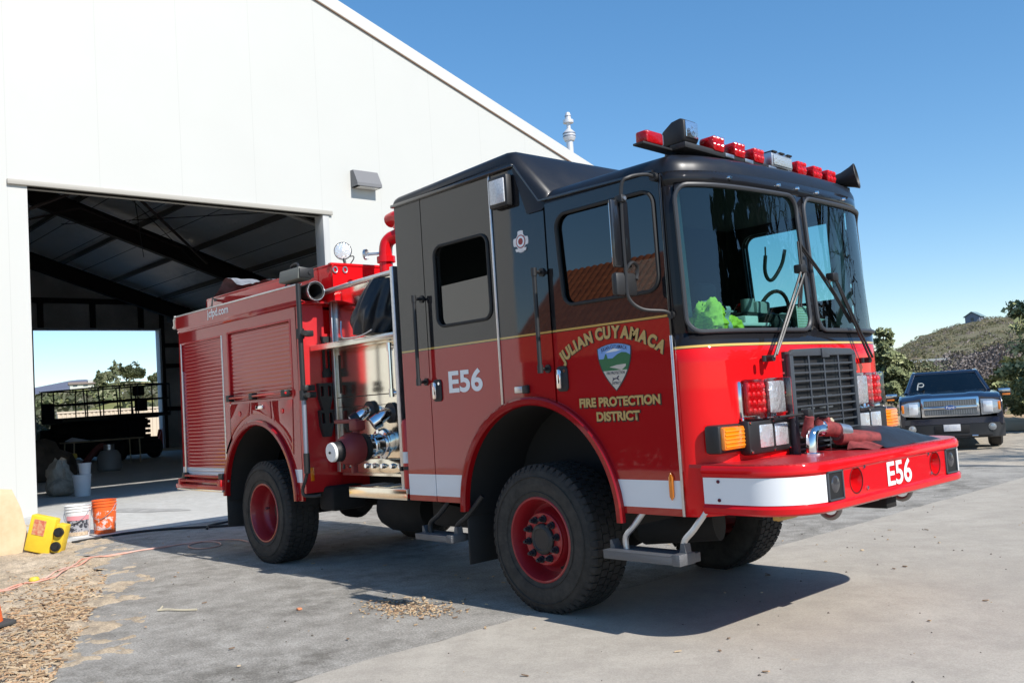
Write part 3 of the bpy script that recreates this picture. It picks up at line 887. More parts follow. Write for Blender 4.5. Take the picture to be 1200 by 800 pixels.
# ---- light bar on the roof
mb = MB(); mb.box((1.40,.16,3.165),(1.53,2.34,3.205),.006); mb.box((1.33,-.14,3.165),(1.42,.24,3.181),.004)
bar = part(mb, 'light_bar', M['satin'])
mb = MB()
for y in (.655,.89,1.19,1.45,1.72): mb.box((1.531,y-.05,3.172),(1.537,y+.05,3.198),.002)
part(mb, 'bar_clips', M['alu'], bar)
for y in (.53,.78,1.02,1.60,1.83,2.04):
    mb = MB(); mb.prism([(y-.065,3.205),(y-.052,3.195),(y+.052,3.195),(y+.065,3.205),(y+.070,3.275),(y+.055,3.300),(y-.055,3.300),(y-.070,3.275)], 'YZ', 1.42, 1.54, bev=.012)
    pod = part(mb, 'red_beacon', M['redlens'], bar)
    mb = MB()
    for i in range(3):
        for j in range(2): mb.cyl((1.54,y-.045+.045*i,3.235+.045*j),(1.547,y-.045+.045*i,3.235+.045*j),.017,.007,10)
    part(mb, 'beacon_cells', M['redlens2'], bar)
mb = MB(); mb.box((1.42,1.185,3.20),(1.54,1.46,3.31),.012, mi=0); mb.box((1.541,1.20,3.215),(1.547,1.445,3.290),.003, mi=1)
for y in (1.22,1.32,1.42): mb.box((1.40,y-.03,3.305),(1.55,y+.03,3.318),.003, mi=2)
part(mb, 'clear_floodlight', [M['alu'], mat('flood_glass', (.62,.66,.66), .12, .6, bump=.4, bscale=60), M['satin']], bar)
# spotlight on a base
mb = MB(); mb.lathe([(.11,0),(.11,.02),(.085,.045),(.065,.06),(.065,.08)], (1.36,.33,3.165), (0,0,1), 28)
sp = part(mb, 'spotlight', M['satin'], bar)
mb = MB(); mb.prism([(1.27,3.235),(1.44,3.235),(1.465,3.265),(1.465,3.385),(1.435,3.405),(1.36,3.395),(1.27,3.34)], 'XZ', .245, .41, bev=.016); sp2 = part(mb, 'spotlight_housing', M['satin'], bar)
mb = MB(); mb.box((1.463,.262,3.27),(1.472,.394,3.382),.004); part(mb, 'spotlight_glass', mat('spot_glass', (.80,.82,.86), .08, .95, bump=.8, bscale=9), bar)
# side red light
mb = MB(); mb.box((1.32,-.10,3.183),(1.42,.075,3.268),.016, mi=0); mb.box((1.333,.06,3.19),(1.41,.09,3.262),.006, mi=1); part(mb, 'side_beacon', [M['redlens'], M['alu']], bar)
# siren horn on the far side
mb = MB(); mb.lathe([(.085,0),(.085,.04),(.06,.05)], (1.42,2.27,3.165), (0,0,1), 20)
mb.box((1.30,2.20,3.205),(1.44,2.33,3.30),.03); mb.lathe([(.05,0),(.06,.08),(.085,.15),(.105,.19),(.10,.195),(.07,.15),(.02,.1)], (1.42,2.27,3.26), (1,.35,.15), 20)
part(mb, 'siren_horn', M['satin'], bar)

for o_ in [bar]+list(bar.children_recursive):
    for v in o_.data.vertices: v.co.z += .038-.038*(v.co.y-.35)
# ---- wipers
for piv, jt, tip, low in (((1.79,.547,1.782),(1.765,1.03,2.40),(1.755,1.075,2.60),(1.762,1.00,2.13)), ((1.775,1.885,1.745),(1.765,1.46,2.36),(1.755,1.075,2.585),(1.755,1.72,2.03))):
    mb = MB(); p = Vector(piv); j = Vector(jt)
    mb.cyl(p-Vector((.05,0,0)), p+Vector((.03,0,0)), .022, n=12); mb.cyl(p+Vector((.0,-.07,-.02)), p+Vector((.0,-.07,.02)), .015, n=8)
    o_ = Vector((.03,0,0))
    mb.tube([p+o_, j+o_], .009, 6); mb.tube([p+o_+Vector((0,.035,.02)), j+o_+Vector((0,.035,-.02))], .009, 6)
    mb.box((j.x-.02,j.y-.03,j.z-.03),(j.x+.045,j.y+.05,j.z+.03),.01)
    wp = part(mb, 'wiper', M['satin'])
    mb = MB(); t, l = Vector(tip), Vector(low)
    mb.tube([t, t*.66+l*.34+Vector((.015,0,0)), t*.33+l*.67+Vector((.015,0,0)), l], .008, 6); mb.tube([t+Vector((.012,.012,0)), (t+l)/2+Vector((.03,.01,0)), l+Vector((.012,.012,0))], .007, 6)
    mb.tube([(t+l)/2+Vector((.03,.01,0)), j], .008, 6)
    part(mb, 'wiper_blade', M['rubber'], wp)
mb = MB(); mb.tube(crv([(1.66,.80,2.50),(1.64,.81,2.40),(1.63,.86,2.34),(1.63,.93,2.35),(1.66,1.0,2.45),(1.68,1.02,2.55)],6), .013, 8); mb.tube(crv([(1.66,.80,2.50),(1.66,.805,2.56)],4), .006, 6); part(mb, 'intercom_cord', M['rubber'])

# ---- wheels
M['lug'] = mat('lug_nut_steel', (.03,.035,.045), .4, .5)
def wheel(cx, cz, y0, d, front, name='wheel'):
    """d=+1: outer face towards -Y at y0"""
    R0 = cz; wdt = .41
    Y = lambda h: y0+h*d
    mb = MB()
    prof = [(.308,.035),(.315,.012),(.335,.006),(.40,-.004),(.46,-.006),(.497,.004),(.522,.022),(.535,.045),(R0-.014,.07),(R0-.012,wdt-.07),(.535,wdt-.045),(.497,wdt-.004),(.44,wdt+.006),(.335,wdt-.006),(.308,wdt-.035)]
    R0 = .566
    prof = [(r+(.013 if r >= .5 else 0), h) for r, h in prof]
    mb.lathe([(r, h) for r, h in prof], (cx, y0, cz), (0, d, 0), 64)
    for r in (.36,.475): mb.lathe([(r-.004,-.006+.006*(r<.4)),(r,-.012+.006*(r<.4)),(r+.004,-.006+.004*(r<.4))], (cx, y0+.0*d, cz), (0, d, 0), 64)
    ob = part(mb, name, M['tyre'], smooth=50)
    # tread blocks
    mb = MB(); nbk = 54
    for k in range(nbk):
        a = 2*math.pi*k/nbk
        for (h0, h1, da, rt) in ((.030,.095,0,0),(.105,.17,.5,0),(.18,.23,.1,0),(.24,.305,.6,0),(.315,.38,.15,0)):
            aa = a+da*2*math.pi/nbk; w_ = .78*2*math.pi/nbk*.5
            q = []
            for rr in (R0-.024, R0):
                for t in (-w_, w_):
                    tt = t+aa
                    for h in (h0, h1):
                        sh_ = .012 if rr > R0-.01 and (h == .030 or h == .38) else 0
                        hh = h+(sh_ if h == .030 else -sh_)
                        q.append((cx+rr*math.cos(tt), Y(hh), cz+rr*math.sin(tt)))
            mb.add(q, [(4,5,7,6),(0,1,5,4),(2,6,7,3),(0,4,6,2),(1,3,7,5)])
        # shoulder lugs
        aa = a; w_ = .62*2*math.pi/nbk*.5; q = []
        for (rr, hh) in ((R0-.005,.034),(R0-.045,.012),(R0-.05,.022)):
            for t in (-w_, w_): q.append((cx+rr*math.cos(aa+t), Y(hh), cz+rr*math.sin(aa+t)))
        mb.add(q, [(0,1,3,2),(2,3,5,4),(0,2,4),(1,5,3)])
    part(mb, 'tread', M['tyretread'], ob, smooth=0, recalc=False)
    mb = MB()
    if front:
        prof = [(.318,.028),(.325,.010),(.318,.004),(.306,.006),(.298,.025),(.283,.07),(.272,.13),(.262,.150),(.235,.150),(.225,.142),(.21,.100),(.20,.075),(.195,.068),(.115,.068)]
    else:
        prof = [(.318,.028),(.325,.010),(.318,.004),(.306,.006),(.298,.025),(.285,.07),(.275,.12),(.27,.16),(.255,.175),(.24,.20),(.235,.26),(.22,.285),(.16,.29),(.0,.29)]
    mb.lathe(prof, (cx, y0, cz), (0, d, 0), 64)
    rim = part(mb, 'rim', M['rim'], ob, smooth=40)
    if front:
        mb = MB()
        mb.lathe([(.196,.072),(.198,.050),(.192,.044),(.125,.044),(.115,.05)], (cx, y0, cz), (0, d, 0), 48)
        part(mb, 'hub_flange', M['hubred'], ob)
        mb = MB()
        mb.lathe([(.118,.06),(.116,.030),(.108,.022),(.085,.016),(.078,.022),(.0,.022)], (cx, y0, cz), (0, d, 0), 36)
        part(mb, 'hub_cap', mat('dark_hub', (.035,.033,.032), .5, .3), ob)
        for k in range(10):
            mb = MB(); a = 2*math.pi*(k+.25)/10
            p = (cx+.155*math.cos(a), y0, cz+.155*math.sin(a))
            mb.cyl((p[0], Y(.046), p[2]), (p[0], Y(.030), p[2]), .030, .028, 12)
            mb.cyl((p[0], Y(.032), p[2]), (p[0], Y(.000), p[2]), .021, .019, 6)
            mb.cyl((p[0], Y(.002), p[2]), (p[0], Y(-.016), p[2]), .012, .012, 8)
            part(mb, 'lug_nut', M['lug'], ob)
        mb = MB()
        for k in range(5):
            a = 2*math.pi*(k+.1)/5
            u, v = Vector((math.cos(a),0,math.sin(a))), Vector((-math.sin(a),0,math.cos(a)))
            c = Vector((cx, Y(.1255), cz))
            pts = [c+u*(.222+.014*math.cos(t)*.0)+v*0 for t in [0]]
            vs = [c+Vector((0,-.004*d*0,0))+u*(.236+.016*math.cos(t))+v*(.038*math.sin(t))+Vector((0,d*.02,0)) for t in [2*math.pi*i/14 for i in range(14)]]
            mb.add(vs, [tuple(range(14))])
        part(mb, 'hand_holes', M['dark'], ob)
    else:
        mb = MB()
        mb.lathe([(.22,.283),(.17,.275),(.168,.24),(.14,.225),(.12,.22),(.10,.19),(.0,.185)], (cx, y0, cz), (0, d, 0), 36)
        part(mb, 'hub', mat('dark_red_hub', (.05,.006,.008), .6), ob)
        mb = MB()
        p = (cx-.24, y0, cz+.02); mb.cyl((p[0], Y(.20), p[2]), (p[0], Y(.155), p[2]), .012, n=8)
        part(mb, 'valve_stem', M['alu'], ob)
    return ob
wheel(0.0, .553, .035, 1, True)
wheel(0.06, .553, W+.01, -1, True)
wheel(-4.417, .553, .035, 1, False)
wheel(-4.417, .553, W-.035, -1, False)

# ---- chassis
mb = MB()
mb.box((-6.3,.78,.72),(1.6,.88,.98)); mb.box((-6.3,1.56,.72),(1.6,1.66,.98))
mb.cyl((0,.45,.553),(0,2.0,.553),.075); mb.cyl((-4.417,.45,.553),(-4.417,2.0,.553),.085)
mb.lathe([(.0,-.22),(.14,-.2),(.2,-.08),(.2,.08),(.14,.2),(0,.22)], (-4.417,1.22,.553), (1,0,0), 20)
mb.lathe([(.0,-.22),(.14,-.2),(.19,-.08),(.19,.08),(.14,.2),(0,.22)], (.05,.95,.56), (1,0,0), 20)
mb.cyl((-4.4,1.22,.58),(0,1.1,.62),.05)
mb.box((-2.9,.75,.48),(-1.9,1.65,.95),.1); mb.lathe([(0,-.35),(.2,-.33),(.24,-.2),(.24,.2),(.2,.33),(0,.35)], (-2.6,.75,.60), (1,.1,0), 18)
mb.box((-1.75,.35,.52),(-.85,.80,.92),.04); mb.box((-1.6,1.7,.5),(-.8,2.2,.9),.04); mb.box((.6,.9,.70),(1.5,1.5,.9),.06)
mb.box((-3.5,.2,.60),(-3.2,.6,.85),.04); mb.cyl((.55,.62,.62),(1.10,.80,.66),.15)
for y in (.6,1.84):
    mb.box((-5.2,y-.05,.62),(-3.6,y+.05,.70),.02); mb.box((-.75,y-.05,.62),(.75,y+.05,.70),.02)
part(mb, 'chassis', M['under'])
for a, b in (((-.83,.02,.30),(-.815,.36,.80)), ((-.83,W-.36,.30),(-.815,W-.02,.80)), ((-5.26,.01,.36),(-5.245,.50,.80)), ((-5.26,W-.5,.36),(-5.245,W-.01,.80))):
    mb = MB(); mb.box(a, b, .003); part(mb, 'mud_flap', M['rubber'])

# ================================================================== rear body
for sgn in (0, 1):
    y0, y1 = (0, .03) if sgn == 0 else (W, W-.03)
    ydoor = .028 if sgn == 0 else W-.028
    ar = arc(-4.40,.72,.815,0,180,32)
    outl = [(-6.45,.84),(-5.225,.84),(-5.215,.72)]+list(reversed(ar))+[(-3.58,.72),(-3.46,.72),(-3.42,2.745),(-6.42,2.745)]
    h1 = [(-6.36,.90),(-5.225,.90),(-5.205,2.575),(-6.345,2.575)]
    h2 = [(-5.03,1.80),(-3.57,1.80),(-3.565,2.592),(-5.02,2.592)]
    mb = MB(); mb.prism(outl, 'XZ', y0, y1, holes=[h1, h2])
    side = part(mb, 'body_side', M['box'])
    for nm, x0, x1, z0, z1 in (('roller_door', -6.36, -5.20, .90, 2.575), ('roller_door', -5.03, -3.565, 1.80, 2.592)):
        mb = MB()
        pitch = .0435; k = 0; pr = []
        z = z0
        sg = 1 if sgn == 0 else -1
        while z < z1-.001:
            zt = min(z+pitch, z1)
            for (dz, dy) in ((0,.0042),(.003,.0008),(.020,.0),(.037,.0008),(.0415,.0042)):
                if z+dz <= z1: pr.append((ydoor+sg*(dy-.010), z+dz))
            z += pitch
        mb.add([(x, y, zz) for x in (x0, x1) for y, zz in pr], [(i, i+1, len(pr)+i+1, len(pr)+i) for i in range(len(pr)-1)])
        rd = part(mb, nm, M['shut'], smooth=60)
        mb = MB()
        e = -.004*sg
        ya, yb = (y0+e, y0+.02*sg)
        for a, b in (((x0-.022,z0-.02),(x0+.012,z1+.02)), ((x1-.012,z0-.02),(x1+.022,z1+.02))):
            mb = MB(); mb.box((a[0],ya,a[1]),(b[0],yb,b[1]),.003); part(mb, 'door_track', M['alu'] if x0 < -6 else M['red2'], rd)
        mb = MB(); mb.box((x0-.022,ya-e*.5,z1),(x1+.022,yb,z1+.022),.003)
        part(mb, 'door_header', M['red2'], rd)
        # lift bar with end brackets
        mb = MB()
        yb_ = y0-.055*sg
        zb = z0+.045
        mb.tube([(x0+.05,yb_,zb),(x1-.05,yb_,zb)], .012, 8)
        part(mb, 'lift_bar', M['red2'], rd)
        for x in ((x0+.06, x1-.06) if x0 < -6 else (x0+.06, (x0+x1)/2-.1, x1-.10)):
            mb = MB(); mb.box((x-.045,yb_-.012*sg,zb-.04),(x+.045,y0,zb+.035),.01); part(mb, 'bar_bracket', M['satin'], rd)
    if sgn == 0: bside = side

# small latch doors above the rear wheel
for i, (x0, x1) in enumerate(((-5.03,-4.54),(-4.50,-4.06),(-4.02,-3.57))):
    zb = 1.36 if i != 1 else 1.60
    mb = MB()
    if i == 0: pl_ = [(x0,1.10),(-5.13+.12,1.10)]; pl_ = [(x0,1.20)]+[p for p in arc(-4.40,.72,.93,148,101,10)]+[(x1,1.775),(x0,1.775)]
    elif i == 1: pl_ = [p for p in arc(-4.40,.72,.93,97,68,8)]+[(x1,1.775),(x0,1.775)]
    else: pl_ = [p for p in arc(-4.40,.72,.93,64,31,10)]+[(x1,1.775),(x0,1.775)]
    mb.prism(pl_, 'XZ', -.007, -.0005, bev=.002); cd = part(mb, 'locker_door', M['box'])
    mb = MB(); c = ((x0+x1)/2, (1.66 if i != 1 else 1.715))
    if i == 1: mb.box((c[0]-.08,-.03,c[1]-.02),(c[0]+.08,-.006,c[1]+.02),.008)
    else: mb.cyl((c[0],-.016,c[1]),(c[0],-.006,c[1]),.03,n=14)
    part(mb, 'locker_latch', M['chrome'] if i == 1 else M['red'], cd)
mb = MB(); mb.cyl((-4.0,-.03,1.44),(-4.0,-.005,1.46),.022,n=10); part(mb, 'red_marker', M['redlens'], bside)

# main body volume, fascia trough with suction hose and rail
mb = MB()
mb.box((-6.44,.075,.90),(-5.28,.10,2.70)); mb.box((-5.28,.075,1.62),(-3.44,.10,2.70)); 
mb.box((-6.44,.62,.86),(-3.44,W-.62,2.72)); mb.box((-6.45,.0,2.735),(-3.44,W,2.765),.004); mb.box((-6.46,.03,.86),(-6.44,W-.03,2.74))
mb.box((-6.46,.02,.775),(-5.23,.5,.86),.01)
mb.box((-3.6,.1,.86),(-3.44,W-.1,2.7))
part(mb, 'body_core', M['red'])
mb = MB(); mb.box((-6.56,-.06,.785),(-5.215,.25,.838),.008); part(mb, 'tail_step', M['red2'])
mb = MB(); mb.box((-6.50,-.066,.765),(-5.215,.2,.789),.004); part(mb, 'step_trim', M['steel'])
mb = MB(); mb.tube([(-6.40,-.07,.885),(-5.26,-.07,.885)], .014, 8); mb.box((-6.42,-.085,.83),(-6.36,0,.91),.006); mb.box((-5.30,-.085,.83),(-5.22,0,.91),.006); part(mb, 'tail_rail', M['red2'])
# fascia
mb = MB(); mb.prism([(-.02,2.73),(-.075,2.775),(-.075,2.925),(-.045,2.925),(-.045,2.79),(.0,2.75)], 'YZ', -6.30, -3.235)
mb.box((-6.30,-.04,2.742),(-3.235,.3,2.766),.004)
fas = part(mb, 'side_fascia', M['box'])
mb = MB(); mb.box((-6.34,-.086,2.922),(-3.20,-.04,2.940),.004); mb.tube([(-6.34,-.06,2.93),(-6.40,-.05,2.90),(-6.44,-.03,2.84),(-6.48,-.03,2.81)], .022, 8); part(mb, 'aluminium_rail', M['alu'], fas)
mb = MB(); mb.mesh(fit_text('jcfpd.com', .56, .125, .022), frameM((-5.10,-.0775,2.853), XP, ZP)); part(mb, 'web_lettering', M['white'], fas, smooth=0)
mb = MB(); mb.lathe([(.088,0),(.088,2.9),(.094,2.9),(.094,2.98),(.078,2.98),(.076,2.90),(.074,2.2)], (-6.15,.10,2.862), (1,0,0), 24); part(mb, 'suction_hose', M['rubber'])
mb = MB(); mb.lathe([(.094,0),(.101,0),(.101,.03),(.094,.03)], (-3.19,.10,2.862), (1,0,0), 24); part(mb, 'hose_collar', M['alu'])
# upper hose-bed walls
mb = MB()
mb.box((-6.15,.27,2.76),(-3.12,.30,3.125),.006); mb.box((-6.15,W-.30,2.76),(-3.12,W-.27,3.125),.006)
arch_hole = [(1.02,2.84)]+[(1.02+.0,2.84)]
poly = [(.27,2.76),(.27,3.135),(W-.27,3.135),(W-.27,2.76)]
hole = [(.80,2.80),(1.0,2.80)]+arc(.90,2.97,.10,0,180,12)
mb.prism(poly, 'YZ', -3.13, -3.105, holes=[hole])
mb.box((-6.15,.27,3.12),(-3.10,.33,3.15),.008); mb.box((-3.16,.25,3.125),(-3.095,W-.25,3.155),.008)
mb.box((-6.15,.3,2.77),(-3.13,W-.3,2.80)); mb.box((-6.16,.27,2.76),(-6.13,W-.27,3.125))
part(mb, 'hose_bed', M['red'])
mb = MB()
for y, z in ((.30,3.08),(.42,3.085)):
    mb.tube([(-3.095,y+.025*math.cos(a),z+.03*math.sin(a)) for a in [2*math.pi*k/14 for k in range(14)]], .007, 6, closed=True)
part(mb, 'bed_eyes', M['alu'])

# front face of the rear body (sunlit) with its fittings
mb = MB()
mb.prism([(.0,.80),(.42,.80),(.42,2.44),(.30,2.44),(.30,2.74),(.0,2.74)], 'YZ', -3.44, -3.385)
mb.box((-3.44,.42,.8),(-3.40,W-.42,2.74))
mb.prism([(W-.42,.80),(W,.80),(W,2.74),(W-.42,2.74)], 'YZ', -3.44, -3.385)
ff = part(mb, 'body_front_wall', M['red2'])
mb = MB(); mb.prism([(.255,1.98),(.35,1.98),(.36,2.03),(.34,2.06),(.34,2.36),(.36,2.38),(.36,2.41),(.25,2.41),(.25,2.38),(.262,2.36),(.262,2.06),(.25,2.03)], 'YZ', -3.385, -3.360, holes=[rrect(.285,.325,2.07,2.35,.018)])
part(mb, 'tool_bracket', M['satin'], ff)
for zc in (1.78, 1.50):
    mb = MB(); mb.prism([(.175,zc+.14),(.345,zc+.14),(.335,zc-.02),(.30,zc-.14),(.22,zc-.14),(.185,zc-.02)], 'YZ', -3.385, -3.335, holes=[rrect(.198,.232,zc-.0,zc+.11,.012), rrect(.286,.322,zc-.0,zc+.11,.012)])
    part(mb, 'axe_holder', M['satin'], ff)
mb = MB(); mb.box((-3.384,.055,.92),(-3.370,.095,1.06),.006); part(mb, 'amber_marker', M['amber'], ff)

# telescoping light pole and box light
mb = MB(); mb.cyl((-3.17,-.10,1.78),(-3.17,-.10,2.93),.026,n=14); 
for z in (2.42,1.80): mb.cyl((-3.17,-.10,z-.05),(-3.17,-.10,z+.05),.04,n=14); mb.box((-3.19,-.11,z-.03),(-3.11,.02,z+.03),.01); mb.cyl((-3.11,-.10,z),(-3.07,-.10,z),.028,n=12)
mb.box((-3.20,-.12,1.84),(-3.10,.0,1.90),.01)
pole = part(mb, 'light_pole', M['satin'])
mb = MB(); mb.cyl((-3.17,-.10,1.18),(-3.17,-.10,1.76),.024,n=14); mb.cyl((-3.17,-.1,1.76),(-3.17,-.1,1.80),.034,n=14); part(mb, 'pole_tube', mat('blue_grey_tube', (.26,.28,.34), .4, .5), pole)
mb = MB(); mb.tube(crv([(-3.17,-.10,1.20),(-3.17,-.10,1.05),(-3.20,-.11,.95),(-3.26,-.11,.86),(-3.25,-.10,.80),(-3.12,-.06,.79),(-3.06,-.02,.80)],6), .017, 8); mb.cyl((-3.17,-.10,1.02),(-3.17,-.10,1.22),.032,n=12); part(mb, 'pole_cable', M['rubber'], pole)
mb = MB(); mb.prism([(-.13,2.975),(.02,2.965),(.07,3.01),(.05,3.085),(-.11,3.10)], 'YZ', -3.52, -3.12, bev=.012)
bl = part(mb, 'box_light', mat('grey_lamp_housing', (.12,.125,.11), .5), pole)
mb = MB(); mb.box((-3.118,-.11,2.985),(-3.10,.05,3.085),.006); mb.cyl((-3.10,.0,3.04),(-3.09,.0,3.04),.02,n=12, mi=0); part(mb, 'box_light_end', M['satin'], bl)
mb = MB(); mb.tube(crv([(-3.42,-.03,3.095),(-3.42,-.03,3.14),(-3.36,-.03,3.155),(-3.28,-.03,3.15),(-3.26,-.03,3.095)],5), .012, 8); part(mb, 'box_light_handle', M['satin'], bl)
# round work lamp
mb = MB(); mb.lathe([(.0,-.09),(.05,-.08),(.085,-.03),(.094,0),(.094,.02),(.088,.024)], (-3.20,.47,3.30), (.80,-.55,0), 28)
mb.cyl((-3.16,.47,3.135),(-3.19,.47,3.22),.016,n=10); mb.tube(crv([(-3.14,.50,3.14),(-3.10,.53,3.2),(-3.13,.55,3.24),(-3.2,.52,3.24)],5), .006, 6)
rl = part(mb, 'work_lamp', M['satin'])
mb = MB(); mb.lathe([(.088,.020),(.05,.030),(.0,.034)], (-3.20,.47,3.30), (.80,-.55,0), 28); part(mb, 'lamp_glass', mat('worklamp_glass', (.78,.80,.80), .18, .5, bump=.5, bscale=50), rl)

# ---- pump panel module between cab and body
PY = .36
mb = MB(); mb.box((-3.33,PY,.98),(-1.70,PY+.05,2.93),.006); mb.box((-3.33,PY+.05,.95),(-1.62,W-PY-.02,2.85)); 
pp = part(mb, 'pump_panel', M['panel'])
mb = MB()
mb.box((-3.33,PY-.02,.99),(-3.285,PY,2.92),.004); part(mb, 'panel_post', M['alu'], pp)
mb = MB(); mb.box((-1.775,.05,.86),(-1.72,.16,2.90),.006); part(mb, 'panel_post', M['alu'], pp)
mb = MB(); mb.box((-3.38,.12,2.255),(-1.78,PY,2.315),.008); part(mb, 'panel_shelf', M['steel'], pp)
mb = MB(); mb.tube([(-3.36,.26,2.86),(-2.60,.26,2.885),(-1.80,.26,2.90)], .028, 10); mb.cyl((-2.72,.26,2.88),(-2.72,.26,2.90),.045,n=12); part(mb, 'panel_rail', M['alu'], pp)
mb = MB()
mb.box((-3.27,PY-.004,1.752),(-1.78,PY+.001,1.762), mi=0); mb.box((-3.27,PY-.003,1.652),(-1.78,PY+.001,1.658), mi=0); mb.box((-3.27,PY-.003,1.128),(-1.78,PY+.001,1.134), mi=0); mb.box((-3.22,PY-.006,1.80),(-3.20,PY,2.20), mi=0)
for x in (-3.0,-2.62,-2.2): 
    for z in (1.63,1.16): mb.box((x-.008,PY-.004,z-.012),(x+.008,PY,z+.012), mi=0)
part(mb, 'panel_seams', M['lettershadow'], pp)
mb = MB()
for x, z in ((-2.72,1.60),(-2.43,1.60)): mb.box((x-.05,PY-.006,z-.022),(x+.05,PY,z+.022),.003); 
part(mb, 'panel_plates', M['alu'], pp)
mb = MB(); mb.cyl((-2.17,.28,1.74),(-2.17,.28,2.24),.021,n=12)
for z in (1.76,2.20): mb.cyl((-2.17,.28,z),(-2.05,PY,z),.02,n=10); mb.cyl((-2.05,PY-.02,z),(-2.05,PY,z),.045,n=14); mb.cyl((-2.17,.28,z-.04),(-2.17,.28,z+.04),.03,n=12)
part(mb, 'panel_grab_rail', M['chrome'], pp)
# discharges
for (x, z) in ((-2.66,1.60),(-2.30,1.57)):
    p0 = Vector((x, PY, z)); p1 = Vector((x-.035, PY-.15, z-.065))
    d = (p1-p0)
    mb = MB(); mb.tube(bez(p0, p0+Vector((0,-.07,.0)), p0+Vector((-.01,-.10,-.02)), p1, 10), .058, 16)
    dc = part(mb, 'discharge', M['chrome'], pp)
    dn = Vector((-.35,-.80,-.50)).normalized()
    mb = MB(); mb.cyl(p0-Vector((0,.03,0)), p0, .10, .10, 20); part(mb, 'flange', M['satin'], dc)
    mb = MB(); mb.cyl(p1-dn*.02, p1+dn*.06, .074, .070, 20); dcap = part(mb, 'cap', M['satin'] if x < -2.5 else M['chrome'], dc)
    mb = MB(); mb.cyl(p1+dn*.06, p1+dn*.065, .062, .058, 20); part(mb, 'cap_disc', M['alu'], dc)
# large suction inlet with red valve and white cap
ix, iz = -2.50, 1.27
mb = MB(); mb.lathe([(.15,0),(.15,.02),(.112,.03),(.106,.10),(.114,.11),(.114,.13),(.104,.14),(.102,.2)], (ix,PY,iz), (0,-1,-.06), 32); si = part(mb, 'suction_inlet', M['chrome'], pp)
mb = MB(); mb.lathe([(.11,.19),(.132,.195),(.132,.25),(.11,.26)], (ix,PY,iz), (0,-1,-.06), 28); part(mb, 'inlet_ring', M['satin'], si)
mb = MB(); mb.lathe([(.12,.255),(.145,.27),(.155,.33),(.150,.40),(.13,.45),(.10,.48)], (ix,PY,iz), (0,-1,-.06), 28)
mb.box((ix-.06,.02,iz+.15),(ix+.08,.13,iz+.25),.02); mb.box((ix-.34,.03,iz+.225),(ix+.05,.09,iz+.265),.012); mb.cyl((ix,.07,iz+.1),(ix,.07,iz+.24),.035)
mb.box((ix-.02,-.0,iz-.25),(ix+.02,.06,iz-.15),.008)
part(mb, 'inlet_valve', mat('dull_red_casting', (.20,.022,.022), .55), si)
mb = MB(); mb.lathe([(.09,.47),(.095,.48),(.095,.55),(.09,.56)], (ix,PY,iz), (0,-1,-.06), 26); mb.cyl((ix,-.07,iz-.10),(ix-.02,-.08,iz-.2),.012); part(mb, 'inlet_cap_ring', M['satin'], si)
mb = MB(); mb.lathe([(.092,.56),(.088,.585),(.02,.59),(.0,.59)], (ix,PY,iz), (0,-1,-.06), 26); mb.cyl((ix,PY-.588,iz-.035),(ix,PY-.60,iz-.036),.012,n=10, mi=1); part(mb, 'inlet_cap', [mat('white_cap', (.80,.79,.76), .4), M['dark']], si)
# drain row
mb = MB(); mb.box((-3.26,PY-.02,.99),(-1.78,PY,1.125),.004); part(mb, 'drain_panel', M['panel'], pp)
for x in (-3.05,-2.74,-2.62,-2.46,-2.30,-2.16):
    mb = MB(); mb.cyl((x,PY-.055,1.06),(x,PY-.02,1.06),.022,.028,12); mb.box((x-.045,PY-.05,1.055),(x+.045,PY-.035,1.072),.004)
    part(mb, 'drain_valve', M['chrome'], pp)
# running board
mb = MB(); mb.box((-2.56,-.01,.795),(-1.615,.44,.895),.006, mi=0)
rb = part(mb, 'running_board', M['panel'])
mb = MB()
for x in (-2.4,-2.1,-1.8): mb.box((x-.09,.08,.8955),(x+.09,.34,.899),.004)
part(mb, 'board_grip', mat('worn_grip', (.20,.19,.17), .7), rb)
# red extinguisher-like cylinder strapped at the cab corner
mb = MB(); mb.lathe([(.0,0),(.045,.01),(.05,.03),(.05,.60),(.04,.64),(.0,.66)], (-1.655,.06,.86), (0,0,1), 18); ec = part(mb, 'red_cylinder', M['red2'])
mb = MB(); mb.lathe([(.0515,.26),(.0515,.36)], (-1.655,.06,.86), (0,0,1), 18); part(mb, 'cylinder_label', M['paper'], ec)
mb = MB(); mb.lathe([(.052,.20),(.055,.20),(.055,.23),(.052,.23)], (-1.655,.06,.86), (0,0,1), 18); mb.box((-1.72,.0,1.05),(-1.69,.05,1.09)); part(mb, 'cylinder_strap', M['satin'], ec)
# deck gun behind the cab
mb = MB()
mb.tube(crv([(-2.55,.95,2.85),(-2.55,.95,3.22),(-2.52,.98,3.33),(-2.42,1.02,3.36)],6), .07, 14)
mb.tube(crv([(-2.42,1.02,3.36),(-2.35,1.05,3.40),(-2.37,1.06,3.52),(-2.48,1.06,3.56),(-2.6,1.06,3.55)],6), .075, 14)
mb.cyl((-2.55,.95,3.1),(-2.55,.95,3.16),.095,n=18); mb.cyl((-2.38,1.04,3.4),(-2.36,1.05,3.45),.095,n=18)
dg_ = part(mb, 'deck_gun', M['red'])
mb = MB(); mb.cyl((-2.7,.82,3.2),(-2.6,.92,3.2),.014); mb.lathe([(.055,0),(.055,.025),(0,.025)], (-2.7,.82,3.2), (-1,-.6,0), 18); part(mb, 'deck_gun_handwheel', M['alu'], dg_)
for o_ in [dg_]+list(dg_.children):
    for v in o_.data.vertices: v.co.x -= .08; v.co.y -= .33
mb = MB(); mb.box((-2.75,.6,2.85),(-1.9,1.9,2.9),.01); part(mb, 'pump_deck', M['satin'])
